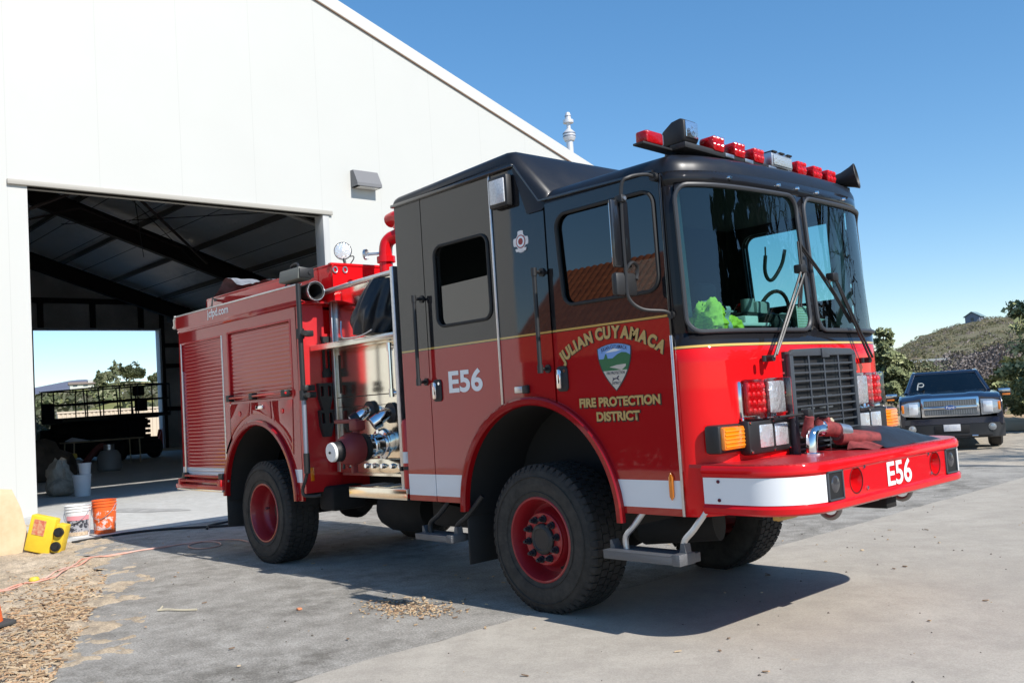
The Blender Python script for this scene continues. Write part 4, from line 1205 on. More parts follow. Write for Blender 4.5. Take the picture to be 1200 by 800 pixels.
# ================================================================== GROUND
def ground_mat(name, c1, c2, c3, s1=.6, s2=9.0, rough=.9, bump=.25, bs=160.0, speck=0.0, cracks=0.0, stain=None):
    m, nt, b = nodes(name)
    tc = N(nt, 'ShaderNodeTexCoord'); co = tc.outputs['Object']
    n1 = N(nt, 'ShaderNodeTexNoise', Scale=s1, Detail=8.0, Roughness=.65); L(nt, co, n1.inputs['Vector'])
    n2 = N(nt, 'ShaderNodeTexNoise', Scale=s2, Detail=10.0, Roughness=.75); L(nt, co, n2.inputs['Vector'])
    n3 = N(nt, 'ShaderNodeTexNoise', Scale=bs, Detail=4.0, Roughness=.8); L(nt, co, n3.inputs['Vector'])
    r1 = N(nt, 'ShaderNodeValToRGB'); r1.color_ramp.elements[0].position=.36; r1.color_ramp.elements[1].position=.66
    r1.color_ramp.elements[0].color=c4(c1); r1.color_ramp.elements[1].color=c4(c2); L(nt, n1.outputs['Fac'], r1.inputs['Fac'])
    mx = N(nt, 'ShaderNodeMix', data_type='RGBA'); mr = N(nt, 'ShaderNodeMapRange'); mr.inputs['From Min'].default_value=.42; mr.inputs['From Max'].default_value=.62; mr.inputs['To Max'].default_value=.75
    L(nt, n2.outputs['Fac'], mr.inputs['Value']); L(nt, mr.outputs['Result'], mx.inputs['Factor'])
    L(nt, r1.outputs['Color'], mx.inputs['A']); mx.inputs['B'].default_value=c4(c3)
    # grain
    m2 = N(nt, 'ShaderNodeMix', data_type='RGBA', blend_type='MULTIPLY'); m2.inputs['Factor'].default_value=1.0
    r3 = N(nt, 'ShaderNodeMapRange'); r3.inputs['From Min'].default_value=.3; r3.inputs['From Max'].default_value=.7; r3.inputs['To Min'].default_value=1-speck; r3.inputs['To Max'].default_value=1+speck
    L(nt, n3.outputs['Fac'], r3.inputs['Value']); L(nt, mx.outputs['Result'], m2.inputs['A']); L(nt, r3.outputs['Result'], m2.inputs['B'])
    res = m2.outputs['Result']
    if stain:
        n4 = N(nt, 'ShaderNodeTexNoise', Scale=stain[1], Detail=5.0, Roughness=.6, Distortion=.6); L(nt, co, n4.inputs['Vector'])
        r4 = N(nt, 'ShaderNodeMapRange'); r4.inputs['From Min'].default_value=stain[2]; r4.inputs['From Max'].default_value=stain[2]+.07; L(nt, n4.outputs['Fac'], r4.inputs['Value'])
        m4 = N(nt, 'ShaderNodeMix', data_type='RGBA'); L(nt, r4.outputs['Result'], m4.inputs['Factor']); L(nt, res, m4.inputs['A']); m4.inputs['B'].default_value=c4(stain[0]); res = m4.outputs['Result']
    if cracks:
        v = N(nt, 'ShaderNodeTexVoronoi', feature='DISTANCE_TO_EDGE', Scale=.22); 
        nv = N(nt, 'ShaderNodeTexNoise', Scale=1.4, Detail=6.0); L(nt, co, nv.inputs['Vector'])
        mv = N(nt, 'ShaderNodeMix', data_type='RGBA', blend_type='LINEAR_LIGHT'); mv.inputs['Factor'].default_value=.25; L(nt, co, mv.inputs['A']); L(nt, nv.outputs['Color'], mv.inputs['B']); L(nt, mv.outputs['Result'], v.inputs['Vector'])
        lt = N(nt, 'ShaderNodeMath', operation='LESS_THAN'); lt.inputs[1].default_value=.0016; L(nt, v.outputs['Distance'], lt.inputs[0])
        mc = N(nt, 'ShaderNodeMix', data_type='RGBA'); mult = N(nt, 'ShaderNodeMath', operation='MULTIPLY'); mult.inputs[1].default_value=cracks; L(nt, lt.outputs[0], mult.inputs[0])
        L(nt, mult.outputs[0], mc.inputs['Factor']); L(nt, res, mc.inputs['A']); mc.inputs['B'].default_value=(.06,.055,.05,1); res = mc.outputs['Result']
    L(nt, res, b.inputs['Base Color']); b.inputs['Roughness'].default_value=rough; b.inputs['Specular IOR Level'].default_value=.25
    bp = N(nt, 'ShaderNodeBump', Strength=bump, Distance=.012); L(nt, n3.outputs['Fac'], bp.inputs['Height']); L(nt, bp.outputs['Normal'], b.inputs['Normal'])
    return m
G_base = ground_mat('gravel_ground', (.40,.35,.28), (.50,.45,.37), (.32,.28,.23), .15, 3.0, bump=.5, bs=40, speck=.25)
G_asph = ground_mat('old_asphalt', (.165,.153,.132), (.335,.315,.282), (.40,.378,.34), .65, 3.6, bump=.7, bs=60, speck=.5, stain=((.30,.23,.15),.9,.66))
G_conc = ground_mat('worn_concrete', (.375,.338,.285), (.445,.408,.348), (.325,.294,.252), .5, 2.4, bump=.25, bs=90, speck=.2, cracks=.0, stain=((.42,.33,.22),2.6,.70))
G_slab = ground_mat('new_slab', (.46,.45,.42), (.54,.53,.50), (.40,.39,.36), .5, 5.0, bump=.1, bs=90, speck=.06)
G_dirt = ground_mat('loose_dirt', (.46,.36,.245), (.58,.47,.34), (.27,.22,.165), 1.6, 7.0, bump=.9, bs=60, speck=.35)

def struct(mb, name, m, smooth=0):
    o = mb.build(name, m, None, smooth); o['kind'] = 'structure'; return o
mb = MB(); mb.add([(-3500,-3500,-.03),(3500,-3500,-.03),(3500,3500,-.03),(-3500,3500,-.03)], [(0,1,2,3)]); struct(mb, 'ground', G_base)
# asphalt yard with a ragged left edge
rnd = random.Random(3)
edge = [(-9.2,-.62),(-8.6,-.72),(-7.47,-.93),(-6.4,-1.15),(-5.5,-1.42),(-4.75,-1.69),(-3.9,-2.05),(-3.03,-2.42),(-2.2,-2.78),(-1.5,-3.1),(-.6,-3.6),(-.056,-3.9)]
ed = []
for i in range(len(edge)-1):
    for k in range(8):
        t = k/8; p = Vector(edge[i]).lerp(Vector(edge[i+1]), t); j = .10*noise.noise(Vector((p.x*2.3,p.y*2.3,1)))+.05*noise.noise(Vector((p.x*9,p.y*9,4)))
        ed.append((p.x, p.y+j*1.6))
ed.append(edge[-1])
mb = MB(); mb.add([(x,y,0) for x, y in ed]+[(-.056,11.6,0),(-9.2,13.0,0)], [tuple(range(len(ed)+2))]); struct(mb, 'asphalt_yard', G_asph)
seam = []
y = 11.45
while y > -14:
    seam.append((-.05+.035*noise.noise(Vector((y*1.7,3,0)))+.025*noise.noise(Vector((y*7,1,0)))+.05*noise.noise(Vector((y*.35,7,0))), y)); y -= .07
mb = MB(); mb.prism([(16,-14),(16,11.35)]+seam, 'XY', -.028, .004); struct(mb, 'concrete_apron', G_conc)
mb = MB(); mb.prism([(-60,-12.8),(-9.2,-12.8),(-9.2,22),(-60,22)], 'XY', -.028, .012); struct(mb, 'slab_floor', G_slab)
mb = MB(); mb.add([(-12.4+.9*math.cos(a)*(1+.3*math.sin(3*a)),1.75+.36*math.sin(a)*(1+.25*math.cos(2*a))+.25*math.cos(a),.0165) for a in [2*math.pi*k/24 for k in range(24)]], [tuple(range(24))]); struct(mb, 'floor_stain', mat('damp_stain', (.36,.35,.33), .7, var=.2, vscale=5))
# lumpy dirt beside the asphalt
mb = MB()
def dirt(u, v):
    x = -13.9+14.5*u; y0 = None
    ye = np_edge(x)
    y = ye+.65-9.4*v**1.6
    z = -.022+.03*noise.noise(Vector((x*1.6,y*1.6,9)))+.022*noise.noise(Vector((x*6,y*6,6)))+.014*noise.noise(Vector((x*17,y*17,3)))+.055*min(1, v*4)*(0.6+noise.noise(Vector((x*1.1,y*1.1,0))))+.035*noise.noise(Vector((x*3.5,y*3.5,2)))*min(1,v*8)+.012*noise.noise(Vector((x*12,y*12,5)))*min(1,v*12)-.012*(v < .02)
    return (x, y, z)
def np_edge(x):
    if x <= edge[0][0]: return edge[0][1]
    for i in range(len(edge)-1):
        if edge[i][0] <= x <= edge[i+1][0]:
            t = (x-edge[i][0])/(edge[i+1][0]-edge[i][0]); return edge[i][1]+(edge[i+1][1]-edge[i][1])*t
    return edge[-1][1]
mb.grid(dirt, 420, 220); struct(mb, 'dirt_strip', G_dirt, 60)
def dirt_z(x, y):
    v = max(0, (np_edge(x)+.65-y)/9.4)**(1/1.6); return dirt(max(0,min(1,(x+13.9)/14.5)), min(1,v))[2]
# wood chips: uncountable, thickest at the near left
mb = MB(); rnd = random.Random(11)
def chip(x, y, z, L_, w_, a, tl):
    u = Vector((math.cos(a), math.sin(a), rnd.uniform(-tl,tl))); v = Vector((-math.sin(a), math.cos(a), rnd.uniform(-tl,tl))); n = Vector((0,0,.006))
    c = Vector((x,y,z+.006)); j = rnd.uniform(.5,1)
    q = [c-u*L_-v*w_*j, c+u*L_-v*w_, c+u*L_*.8+v*w_*j, c-u*L_*.9+v*w_]
    mi = rnd.choice((0,0,1,1,2,2,3))
    mb.add(q+[p+n for p in q], [(4,5,6,7),(0,1,5,4),(1,2,6,5),(2,3,7,6),(3,0,4,7)], mi)
for _ in range(7600):
    x = -.4-6.6*rnd.random()**1.25; e = np_edge(x); d = abs(rnd.gauss(.30 if rnd.random() < .8 else .05,.62))
    y = e+.12-d
    if rnd.random() < min(.92, max(0, (-3.4-x)/2.6)): continue
    s = rnd.choice((.2,.25,.3,.35,.4,.5,.6,.8,1,1.7)); chip(x, y, max(0,dirt_z(x,y) if y < e else 0), .030*s, .0075*s**.5, rnd.uniform(0,6.28), .25)
for _ in range(420):
    x = rnd.gauss(-1.05,.24); y = rnd.gauss(-.42,.15)
    s = rnd.choice((.25,.3,.4,.5,.7)); chip(x, y, 0, .03*s, .006, rnd.uniform(0,6.28), .2)
for _ in range(150):
    x = rnd.uniform(-8,5); y = rnd.uniform(-3.2,5); 
    if y < np_edge(x)+.1 and x < 0: continue
    chip(x, y, .004, .022*rnd.choice((.4,.6,1)), .008, rnd.uniform(0,6.28), .2)
o = mb.build('wood_chips', [mat('chip_pale',(.55,.42,.27),.85), mat('chip_tan',(.44,.30,.17),.85), mat('chip_brown',(.20,.13,.08),.9), mat('chip_orange',(.50,.31,.17),.8)], None, 0); tag(o, kind='stuff')
# small stones and crumbs on the concrete
mb = MB(); rnd = random.Random(5)
for _ in range(700):
    x = rnd.uniform(-7,6); y = rnd.uniform(-4.5,9); 
    if y < np_edge(x) and x < 0: continue
    r = rnd.choice((.004,.006,.008,.012)); z = .004
    vs = [(x+r*rnd.uniform(.6,1.2)*math.cos(k*1.26), y+r*rnd.uniform(.6,1.2)*math.sin(k*1.26), z) for k in range(5)]+[(x,y,z+r*.9)]
    mb.add(vs, [(k,(k+1)%5,5) for k in range(5)], rnd.choice((0,0,1)))
o = mb.build('grit', [mat('grit_dark',(.10,.085,.07),.9), mat('grit_tan',(.35,.28,.2),.9)], None, 0); tag(o, kind='stuff')

# ================================================================== BUILDING
XF, XB = -14.137, -48.7
YL, YR, YRG = -13.0, 22.5, 1.2
def roofz(y): return 11.80-.340*(y-7.24) if y >= YRG else 11.80-.340*(YRG-7.24)-.340*(YRG-y)
M['wall'] = mat('white_wall_panels', (.53,.53,.50), .55, var=.02, vscale=.8)
def m_wall():
    m, nt, b = nodes('white_metal_siding')
    tc = N(nt, 'ShaderNodeTexCoord'); sx = N(nt, 'ShaderNodeSeparateXYZ'); L(nt, tc.outputs['Object'], sx.inputs[0])
    md = N(nt, 'ShaderNodeMath', operation='PINGPONG'); md.inputs[1].default_value=.86; L(nt, sx.outputs['Y'], md.inputs[0])
    lt = N(nt, 'ShaderNodeMath', operation='LESS_THAN'); lt.inputs[1].default_value=.006; L(nt, md.outputs[0], lt.inputs[0])
    nz = N(nt, 'ShaderNodeTexNoise', Scale=.7, Detail=4.0); L(nt, tc.outputs['Object'], nz.inputs['Vector'])
    rp = N(nt, 'ShaderNodeValToRGB'); rp.color_ramp.elements[0].color=(.485,.485,.455,1); rp.color_ramp.elements[1].color=(.51,.51,.48,1); L(nt, nz.outputs['Fac'], rp.inputs['Fac'])
    mx = N(nt, 'ShaderNodeMix', data_type='RGBA'); L(nt, lt.outputs[0], mx.inputs['Factor']); L(nt, rp.outputs['Color'], mx.inputs['A']); mx.inputs['B'].default_value=(.445,.445,.415,1)
    L(nt, mx.outputs['Result'], b.inputs['Base Color']); b.inputs['Roughness'].default_value=.6
    return m
M['siding'] = m_wall()
M['inside'] = mat('inside_lining', (.48,.48,.47), .85, var=.2, vscale=.6)
def m_ins():
    m, nt, b = nodes('roof_insulation')
    tc = N(nt, 'ShaderNodeTexCoord')
    n1 = N(nt, 'ShaderNodeTexNoise', Scale=.5, Detail=5.0); L(nt, tc.outputs['Object'], n1.inputs['Vector'])
    sx = N(nt, 'ShaderNodeSeparateXYZ'); L(nt, tc.outputs['Object'], sx.inputs[0])
    pp_ = N(nt, 'ShaderNodeMath', operation='PINGPONG'); pp_.inputs[1].default_value=.75; L(nt, sx.outputs['Y'], pp_.inputs[0])
    lt = N(nt, 'ShaderNodeMath', operation='LESS_THAN'); lt.inputs[1].default_value=.02; L(nt, pp_.outputs[0], lt.inputs[0])
    rp = N(nt, 'ShaderNodeValToRGB'); rp.color_ramp.elements[0].color=(.74,.74,.74,1); rp.color_ramp.elements[1].color=(.86,.86,.86,1); L(nt, n1.outputs['Fac'], rp.inputs['Fac'])
    mx = N(nt, 'ShaderNodeMix', data_type='RGBA'); L(nt, lt.outputs[0], mx.inputs['Factor']); L(nt, rp.outputs['Color'], mx.inputs['A']); mx.inputs['B'].default_value=(.06,.06,.06,1)
    L(nt, mx.outputs['Result'], b.inputs['Base Color']); b.inputs['Roughness'].default_value=.45
    bp = N(nt, 'ShaderNodeBump', Strength=.8, Distance=.15); n2 = N(nt, 'ShaderNodeTexNoise', Scale=1.3, Detail=3.0); L(nt, tc.outputs['Object'], n2.inputs['Vector'])
    L(nt, n2.outputs['Fac'], bp.inputs['Height']); L(nt, bp.outputs['Normal'], b.inputs['Normal'])
    return m
M['insul'] = m_ins()
M['beam'] = mat('dark_red_iron', (.018,.012,.010), .7)
bld = thing('metal_building', 'tall white metal building with open bay door and sloping gable edge behind the engine', 'building')
def bpart(mb, name, m, parent=None, smooth=35): return mb.build(name, m, parent or bld, smooth)
D0, D1, DZ = .35, 7.02, 6.345
B0, B1, BZ = 9.70, 16.36, 6.98
gable = lambda: [(YL,-.02),(YR,-.02),(YR,roofz(YR)),(YRG,roofz(YRG)),(YL,roofz(YL))]
# front wall with the bay door and an unseen opening added left of it, for a dark reflection
fw = [(YL,-.02),(-3.6,-.02),(-3.6,5.2),(-.95,5.2),(-.95,-.02),(D0,-.02),(D0,DZ),(D1,DZ),(D1,-.02),(YR,-.02),(YR,roofz(YR)),(YRG,roofz(YRG)),(YL,roofz(YL))]
mb = MB(); mb.prism(fw, 'YZ', XF, XF-.06); bpart(mb, 'front_wall', M['siding'])
mb = MB(); mb.prism([(p[0],p[1]-.08 if p[1] > 8 or (p[0] in (YL,YR) and p[1] > 1) else p[1]) for p in fw], 'YZ', XF-.065, XF-.20); bpart(mb, 'front_lining', M['inside'])
bw = [(YL,-.02),(B0,-.02),(B0,BZ),(B1,BZ),(B1,-.02),(YR,-.02),(YR,roofz(YR)-.1),(YRG,roofz(YRG)-.1),(YL,roofz(YL)-.1)]
mb = MB(); mb.prism(bw, 'YZ', XB, XB-.25); bpart(mb, 'rear_wall', M['inside'])
mb = MB(); mb.box((XB-.2,YL+.02,-.02),(XF-.21,YL+.1,roofz(YL)-.12)); bpart(mb, 'left_wall', M['inside'])
mb = MB(); mb.box((XB-.2,YR-.1,-.02),(XF-.21,YR-.02,roofz(YR)-.12)); bpart(mb, 'right_wall', M['inside'])
mb = MB()
for (ya, yb) in ((YRG, YR+.15), (YL-.15, YRG)):
    za, zb = roofz(ya), roofz(yb)
    x0, x1 = XB-.4, XF+.02
    mb.add([(x0,ya,za+.0),(x1,ya,za),(x1,yb,zb),(x0,yb,zb),(x0,ya,za+.12),(x1,ya,za+.12),(x1,yb,zb+.12),(x0,yb,zb+.12)], [(4,5,6,7),(0,1,5,4),(1,2,6,5),(2,3,7,6),(3,0,4,7)])
roof = bpart(mb, 'roof', M['siding'], smooth=0)
mb = MB()
for (ya, yb) in ((YRG, YR-.1), (YL+.1, YRG)):
    za, zb = roofz(ya)-.04, roofz(yb)-.04
    mb.add([(XB,ya,za),(XF-.2,ya,za),(XF-.2,yb,zb),(XB,yb,zb)], [(0,1,2,3)])
bpart(mb, 'roof_insulation', M['insul'], roof, smooth=0)
# rake trim
mb = MB()
dn = .335
for (ya, yb) in ((YRG, YR+.17), (YL-.17, YRG)):
    za, zb = roofz(ya)+.125, roofz(yb)+.125
    mb.add([(XF+.05,ya,za),(XF+.05,yb,zb),(XF+.05,yb,zb-dn),(XF+.05,ya,za-dn),(XF+.003,ya,za),(XF+.003,yb,zb),(XF+.003,yb,zb-dn),(XF+.003,ya,za-dn)], [(0,1,2,3),(4,7,6,5),(0,4,5,1),(3,2,6,7),(1,5,6,2),(0,3,7,4)])
bpart(mb, 'rake_trim', M['wall'], roof, smooth=0)
mb = MB()
for (ya, yb) in ((YRG, YR+.17), (YL-.17, YRG)):
    za, zb = roofz(ya)+.125-dn, roofz(yb)+.125-dn
    mb.add([(XF+.048,ya,za),(XF+.048,yb,zb),(XF+.048,yb,zb-.03),(XF+.048,ya,za-.03),(XF+.004,ya,za),(XF+.004,yb,zb),(XF+.004,yb,zb-.03),(XF+.004,ya,za-.03)], [(0,1,2,3),(4,7,6,5),(3,2,6,7)])
bpart(mb, 'rake_seam', mat('brown_seam', (.20,.13,.09), .7), roof, smooth=0)
# door trim
mb = MB(); mb.box((XF-.35,D0-.36,DZ),(XF+.07,D1+.10,DZ+.10),.01); bpart(mb, 'door_header_trim', mat('tan_trim', (.36,.34,.30), .6))
for a, b in (((XF-.35,D1-.16,0.012),(XF+.03,D1+.005,DZ-.003)), ((XF-.35,D0-.0,.012),(XF-.07,D0+.004,DZ-.003))):
    mb = MB(); mb.box(a, b, .002); bpart(mb, 'door_jamb', mat('grey_jamb', (.42,.42,.41), .6))
# interior frame: rafters, girts, header, braces
for x in (-14.75,-25.0,-36.2,-47.0):
    mb = MB()
    for ya, yb in ((YRG, YR-.3),):
        za, zb = roofz(ya)-.25, roofz(yb)-.25
        for h, w_ in ((0,.32),(.82,.32)):
            mb.add([(x-w_/2,ya,za-h),(x+w_/2,ya,za-h),(x+w_/2,yb,zb-h),(x-w_/2,yb,zb-h),(x-w_/2,ya,za-h-.04),(x+w_/2,ya,za-h-.04),(x+w_/2,yb,zb-h-.04),(x-w_/2,yb,zb-h-.04)], [(0,1,2,3),(7,6,5,4),(0,4,5,1),(2,6,7,3),(1,5,6,2),(0,3,7,4)])
        mb.add([(x,ya,za),(x,yb,zb),(x,yb,zb-.84),(x,ya,za-.84)], [(0,1,2,3)])
    za, zb = roofz(YRG)-.25, roofz(YL+.3)-.25
    mb.add([(x-.16,YRG,za),(x+.16,YRG,za),(x+.16,YL+.3,zb),(x-.16,YL+.3,zb),(x-.16,YRG,za-.84),(x+.16,YRG,za-.84),(x+.16,YL+.3,zb-.84),(x-.16,YL+.3,zb-.84)], [(0,1,2,3),(7,6,5,4),(1,5,6,2),(0,3,7,4)])
    mb.box((x-.16,YR-.9,.02),(x+.16,YR-.15,roofz(YR)-.3)); mb.box((x-.16,YL+.15,.02),(x+.16,YL+.9,roofz(YL)-.3))
    bpart(mb, 'rafter_frame', M['beam'], smooth=0)
mb = MB()
for y in (3.0,5.6,8.2,10.8,13.4,16.0,18.6):
    z = roofz(y)-.12; mb.box((XB+.1,y-.05,z-.16),(XF-.3,y+.05,z+.06))
bpart(mb, 'purlins', mat('grey_purlin', (.16,.15,.14), .6), roof, smooth=0)
mb = MB()
mb.box((XB+.01,3,8.45),(XB+.25,YR-.2,8.72)); 
for y in (10.05,12.75,15.4): mb.box((XB+.01,y-.13,7.0),(XB+.22,y+.13,8.45))
mb.box((XB+.01,B1+.12,.02),(XB+.3,B1+.3,8.45))
for z in (2.4,4.9,6.1): mb.box((XB+.01,B1+.35,z-.12),(XB+.2,B1+1.7,z+.12))
bpart(mb, 'wall_girts', M['beam'], smooth=0)
mb = MB(); mb.box((XB-.26,B1-.01,.013),(XB+.31,B1+.11,BZ),.004); mb.box((XB-.26,B0-.11,BZ),(XB+.3,B1+.11,BZ+.1),.004); bpart(mb, 'rear_door_frame', mat('pale_blue_jamb', (.50,.55,.60), .6))
mb = MB()
pipe_m = mat('brown_pipe', (.03,.02,.018), .6)
for pts_ in ([(-30,2.0,8.2),(-30,6.4,9.6),(-30,10.2,8.3)], [(-21,0,6.3),(-21,3.4,8.0)], [(-22,5.5,8.2),(-26,9.3,7.1)]):
    mb = MB(); mb.tube(pts_, .045, 6); bpart(mb, 'sprinkler_pipe', pipe_m)
mb = MB(); mb.tube([(-25,6.3,10.4),(-36,10.9,9.0)], .018, 5); mb.tube([(-25,12,9.0),(-36,7.5,10.2)], .018, 5); mb.tube([(-25,4.0,11.2),(-36,13.5,8.6)], .018, 5); bpart(mb, 'brace_rods', M['beam'])
mb = MB(); mb.box((-15.6,6.2,7.9),(-15.4,9.4,8.05)); mb.tube([(-15.2,5.2,6.9),(-17.0,9.0,6.6)], .07, 6); bpart(mb, 'pale_brace', mat('pale_brace', (.35,.34,.32), .6))
mb = MB(); mb.box((-47.9,B1+.25,7.35),(-47.2,B1+1.5,8.05),.03, mi=0); mb.box((-47.19,B1+.35,7.45),(-47.17,B1+.95,7.95), mi=1); mb.tube([(-47.5,B1+1.4,8.0),(-47.5,B1+1.5,8.8),(-47.5,B1+1.9,9.6)], .1, 8, mi=2); bpart(mb, 'unit_heater', [mat('heater_case', (.20,.20,.20), .6), M['dark'], mat('flue_grey', (.22,.22,.22), .5)])
# flue on the roof
mb = MB()
fx, fy = -26.0, 28.25
def P_(z): return (fx, fy, z)
mb.cyl(P_(-.2), P_(14.15), .17, n=16); mb.cyl(P_(14.15), P_(14.3), .24, .31, 18); mb.cyl(P_(14.3), P_(14.55), .31, .31, 18); mb.cyl(P_(14.55), P_(14.75), .31, .12, 18); mb.cyl(P_(14.75), P_(15.05), .10, n=14); mb.cyl(P_(15.05), P_(15.2), .26, .26, 16); mb.lathe([(.15,0),(.15,.22),(.11,.36),(.0,.42)], P_(15.2), (0,0,1), 14)
for z in (14.34,14.48): mb.lathe([(.318,0),(.318,.05),(.3,.05)], P_(z), (0,0,1), 18, mi=1)
mb.lathe([(.158,0),(.155,.04)], P_(15.36), (0,0,1), 14, mi=1)
fl = thing('flue_stack', 'slender white ringed flue stack rising behind the roof edge of the white building', 'flue stack', (fx, fy, 0))
o = mb.build('flue', [mat('flue_metal', (.62,.62,.64), .4, .3), mat('flue_ring', (.12,.13,.16), .5)], fl)

# wall lamp
wl = thing('wall_lamp', 'grey wedge-shaped lamp mounted high on the white wall right of the bay door', 'wall lamp', (XF, 8.1, 7.1))
mb = MB()
y0, y1 = 7.72, 8.44
mb.add([(XF,y0,7.10),(XF,y0,7.52),(XF+.13,y0,7.52),(XF+.30,y0,7.18),(XF+.30,y0,7.10),(XF,y1,7.10),(XF,y1,7.52),(XF+.13,y1,7.52),(XF+.30,y1,7.18),(XF+.30,y1,7.10)],
       [(0,1,2,3,4),(9,8,7,6,5),(1,6,7,2),(2,7,8,3),(3,8,9,4),(0,5,6,1)])
mb.build('housing', mat('bronze_housing', (.16,.16,.165), .55), wl, 0)
mb = MB(); mb.box((XF+.03,y0+.10,7.085),(XF+.27,y1-.06,7.105),.004); mb.build('lens', mat('lamp_diffuser', (.55,.53,.50), .3), wl)

# ================================================================== THINGS NEAR THE DOOR
def bucket(name, label, c, r, h, mlist, rz=0):
    t = thing(name, label, 'bucket', (c[0], c[1], c[2]), rz, 'five gallon buckets at the slab edge' if c[0] > -12 else None)
    mb = MB(); mb.lathe([(0,.0),(r*.86,.0),(r*.88,.01),(r*.985,h*.80),(r*1.0,h*.80),(r*1.04,h*.815),(r*1.04,h*.835),(r*.985,h*.84),(r*.99,h*.90),(r*1.045,h*.905),(r*1.045,h*.925),(r*.99,h*.93),(r*.99,h*.985),(r*1.05,h*.99),(r*1.05,h),(r*.95,h),(r*.83,.04),(0,.04)], (0,0,0), (0,0,1), 40)
    local(mb, 'pail', mlist[0], t, 40)
    mb = MB(); pts = [(r*1.05*math.cos(a), r*1.05*math.sin(a), h*.86-.55*h*max(0,math.sin(k/16*math.pi))*.75) for k, a in [(k, -2.4+math.pi*k/16) for k in range(17)]]; mb.tube(pts, .006, 5); local(mb, 'bail', M['alu'], t)
    return t
def bucket_skin(name, base, blot, sc, thr, lo, hi):
    m, nt, b = nodes(name)
    tc = N(nt, 'ShaderNodeTexCoord'); nz = N(nt, 'ShaderNodeTexNoise', Scale=sc, Detail=6.0, Roughness=.7); L(nt, tc.outputs['Object'], nz.inputs['Vector'])
    mr = N(nt, 'ShaderNodeMapRange'); mr.inputs['From Min'].default_value=thr; mr.inputs['From Max'].default_value=thr+.03; L(nt, nz.outputs['Fac'], mr.inputs['Value'])
    sx = N(nt, 'ShaderNodeSeparateXYZ'); L(nt, tc.outputs['Object'], sx.inputs[0])
    g = N(nt, 'ShaderNodeMath', operation='GREATER_THAN'); g.inputs[1].default_value=lo; L(nt, sx.outputs['Z'], g.inputs[0])
    l_ = N(nt, 'ShaderNodeMath', operation='LESS_THAN'); l_.inputs[1].default_value=hi; L(nt, sx.outputs['Z'], l_.inputs[0])
    q = N(nt, 'ShaderNodeMath', operation='MULTIPLY'); L(nt, g.outputs[0], q.inputs[0]); L(nt, l_.outputs[0], q.inputs[1])
    q2 = N(nt, 'ShaderNodeMath', operation='MULTIPLY'); L(nt, q.outputs[0], q2.inputs[0]); L(nt, mr.outputs['Result'], q2.inputs[1])
    mx = N(nt, 'ShaderNodeMix', data_type='RGBA'); L(nt, q2.outputs[0], mx.inputs['Factor']); mx.inputs['A'].default_value=c4(base); mx.inputs['B'].default_value=c4(blot); L(nt, mx.outputs['Result'], b.inputs['Base Color'])
    b.inputs['Roughness'].default_value=.45
    return m
bucket('orange_bucket', 'orange plastic bucket with worn white lettering beside the white bucket', (-9.62,.07,.012), .172, .50, [bucket_skin('orange_plastic',(.80,.13,.02),(.72,.60,.55),11,.50,.06,.34)])
wb = bucket('white_bucket', 'white plastic bucket with a pink and grey printed label left of the orange bucket', (-9.60,-.32,.012), .178, .47, [mat('white_plastic', (.74,.73,.70), .45)])
mb = MB(); fc = math.atan2(-4.6,14.8)
mb.lathe([(.178*.91+.006,.10),(.178*.965+.006,.30)], (0,0,0), (0,0,1), 16, a0=0, a1=1)
mb.bm.free(); mb = MB()
def cylpatch(r0, z0, r1, z1, a0, a1, n=14, mi=0):
    vs = [(r0*math.cos(a0+(a1-a0)*k/n), r0*math.sin(a0+(a1-a0)*k/n), z0) for k in range(n+1)]+[(r1*math.cos(a0+(a1-a0)*k/n), r1*math.sin(a0+(a1-a0)*k/n), z1) for k in range(n+1)]
    mb.add(vs, [(k,k+1,n+2+k,n+1+k) for k in range(n)], mi)
cylpatch(.166, .07, .1745, .315, fc-1.0, fc+1.0, mi=0); cylpatch(.1752,.255,.178,.32, fc-1.0, fc+1.0, mi=1)
cylpatch(.1665,.03,.1665,.10, fc-1.0, fc+.9, mi=2)
local(mb, 'printed_label', [bucket_skin('label_print',(.34,.34,.36),(.04,.04,.05),16,.47,-1,9), mat('label_pink',(.70,.28,.30),.5), mat('label_dirt',(.50,.38,.26),.8,var=.3,vscale=40)], wb)

# yellow power box, tilted
yb = thing('power_box', 'yellow power distribution box lying tilted on the dirt by the plywood sheet', 'power box', (-8.35,-1.22,0))
T = Matrix.Rotation(R_(-42),4,'Z') @ Matrix.Rotation(R_(-15),4,'X')
mb = MB(); mb.box((-.08,-.17,.02),(.06,.17,.50),.02,M=T); local(mb, 'case', mat('yellow_paint', (.80,.55,.03), .45, var=.05), yb)
mb = MB(); mb.box((.056,-.11,.25),(.066,.05,.45),0,M=T); local(mb, 'warning_sticker', mat('red_sticker', (.55,.10,.06), .6, c2=(.62,.38,.20), vscale=30), yb)
mb = MB(); mb.box((-.12,.172,.06),(.035,.30,.44),.012,M=T); local(mb, 'socket_panel', mat('yellow_paint_side', (.72,.50,.03), .5), yb)
for z in (.15,.34):
    mb = MB(); mb.cyl((.03,.235,z),(.075,.235,z),.062,n=18); mb.cyl((.07,.235,z),(.09,.235,z),.04,n=14); mb.bm.transform(T); local(mb, 'socket', M['satin'], yb)
mb = MB(); mb.tube([(-.02,.30,.05),(.06,.36,.03),(.06,.44,.02)], .03, 8); mb.bm.transform(T); local(mb, 'cable_plug', M['satin'], yb)

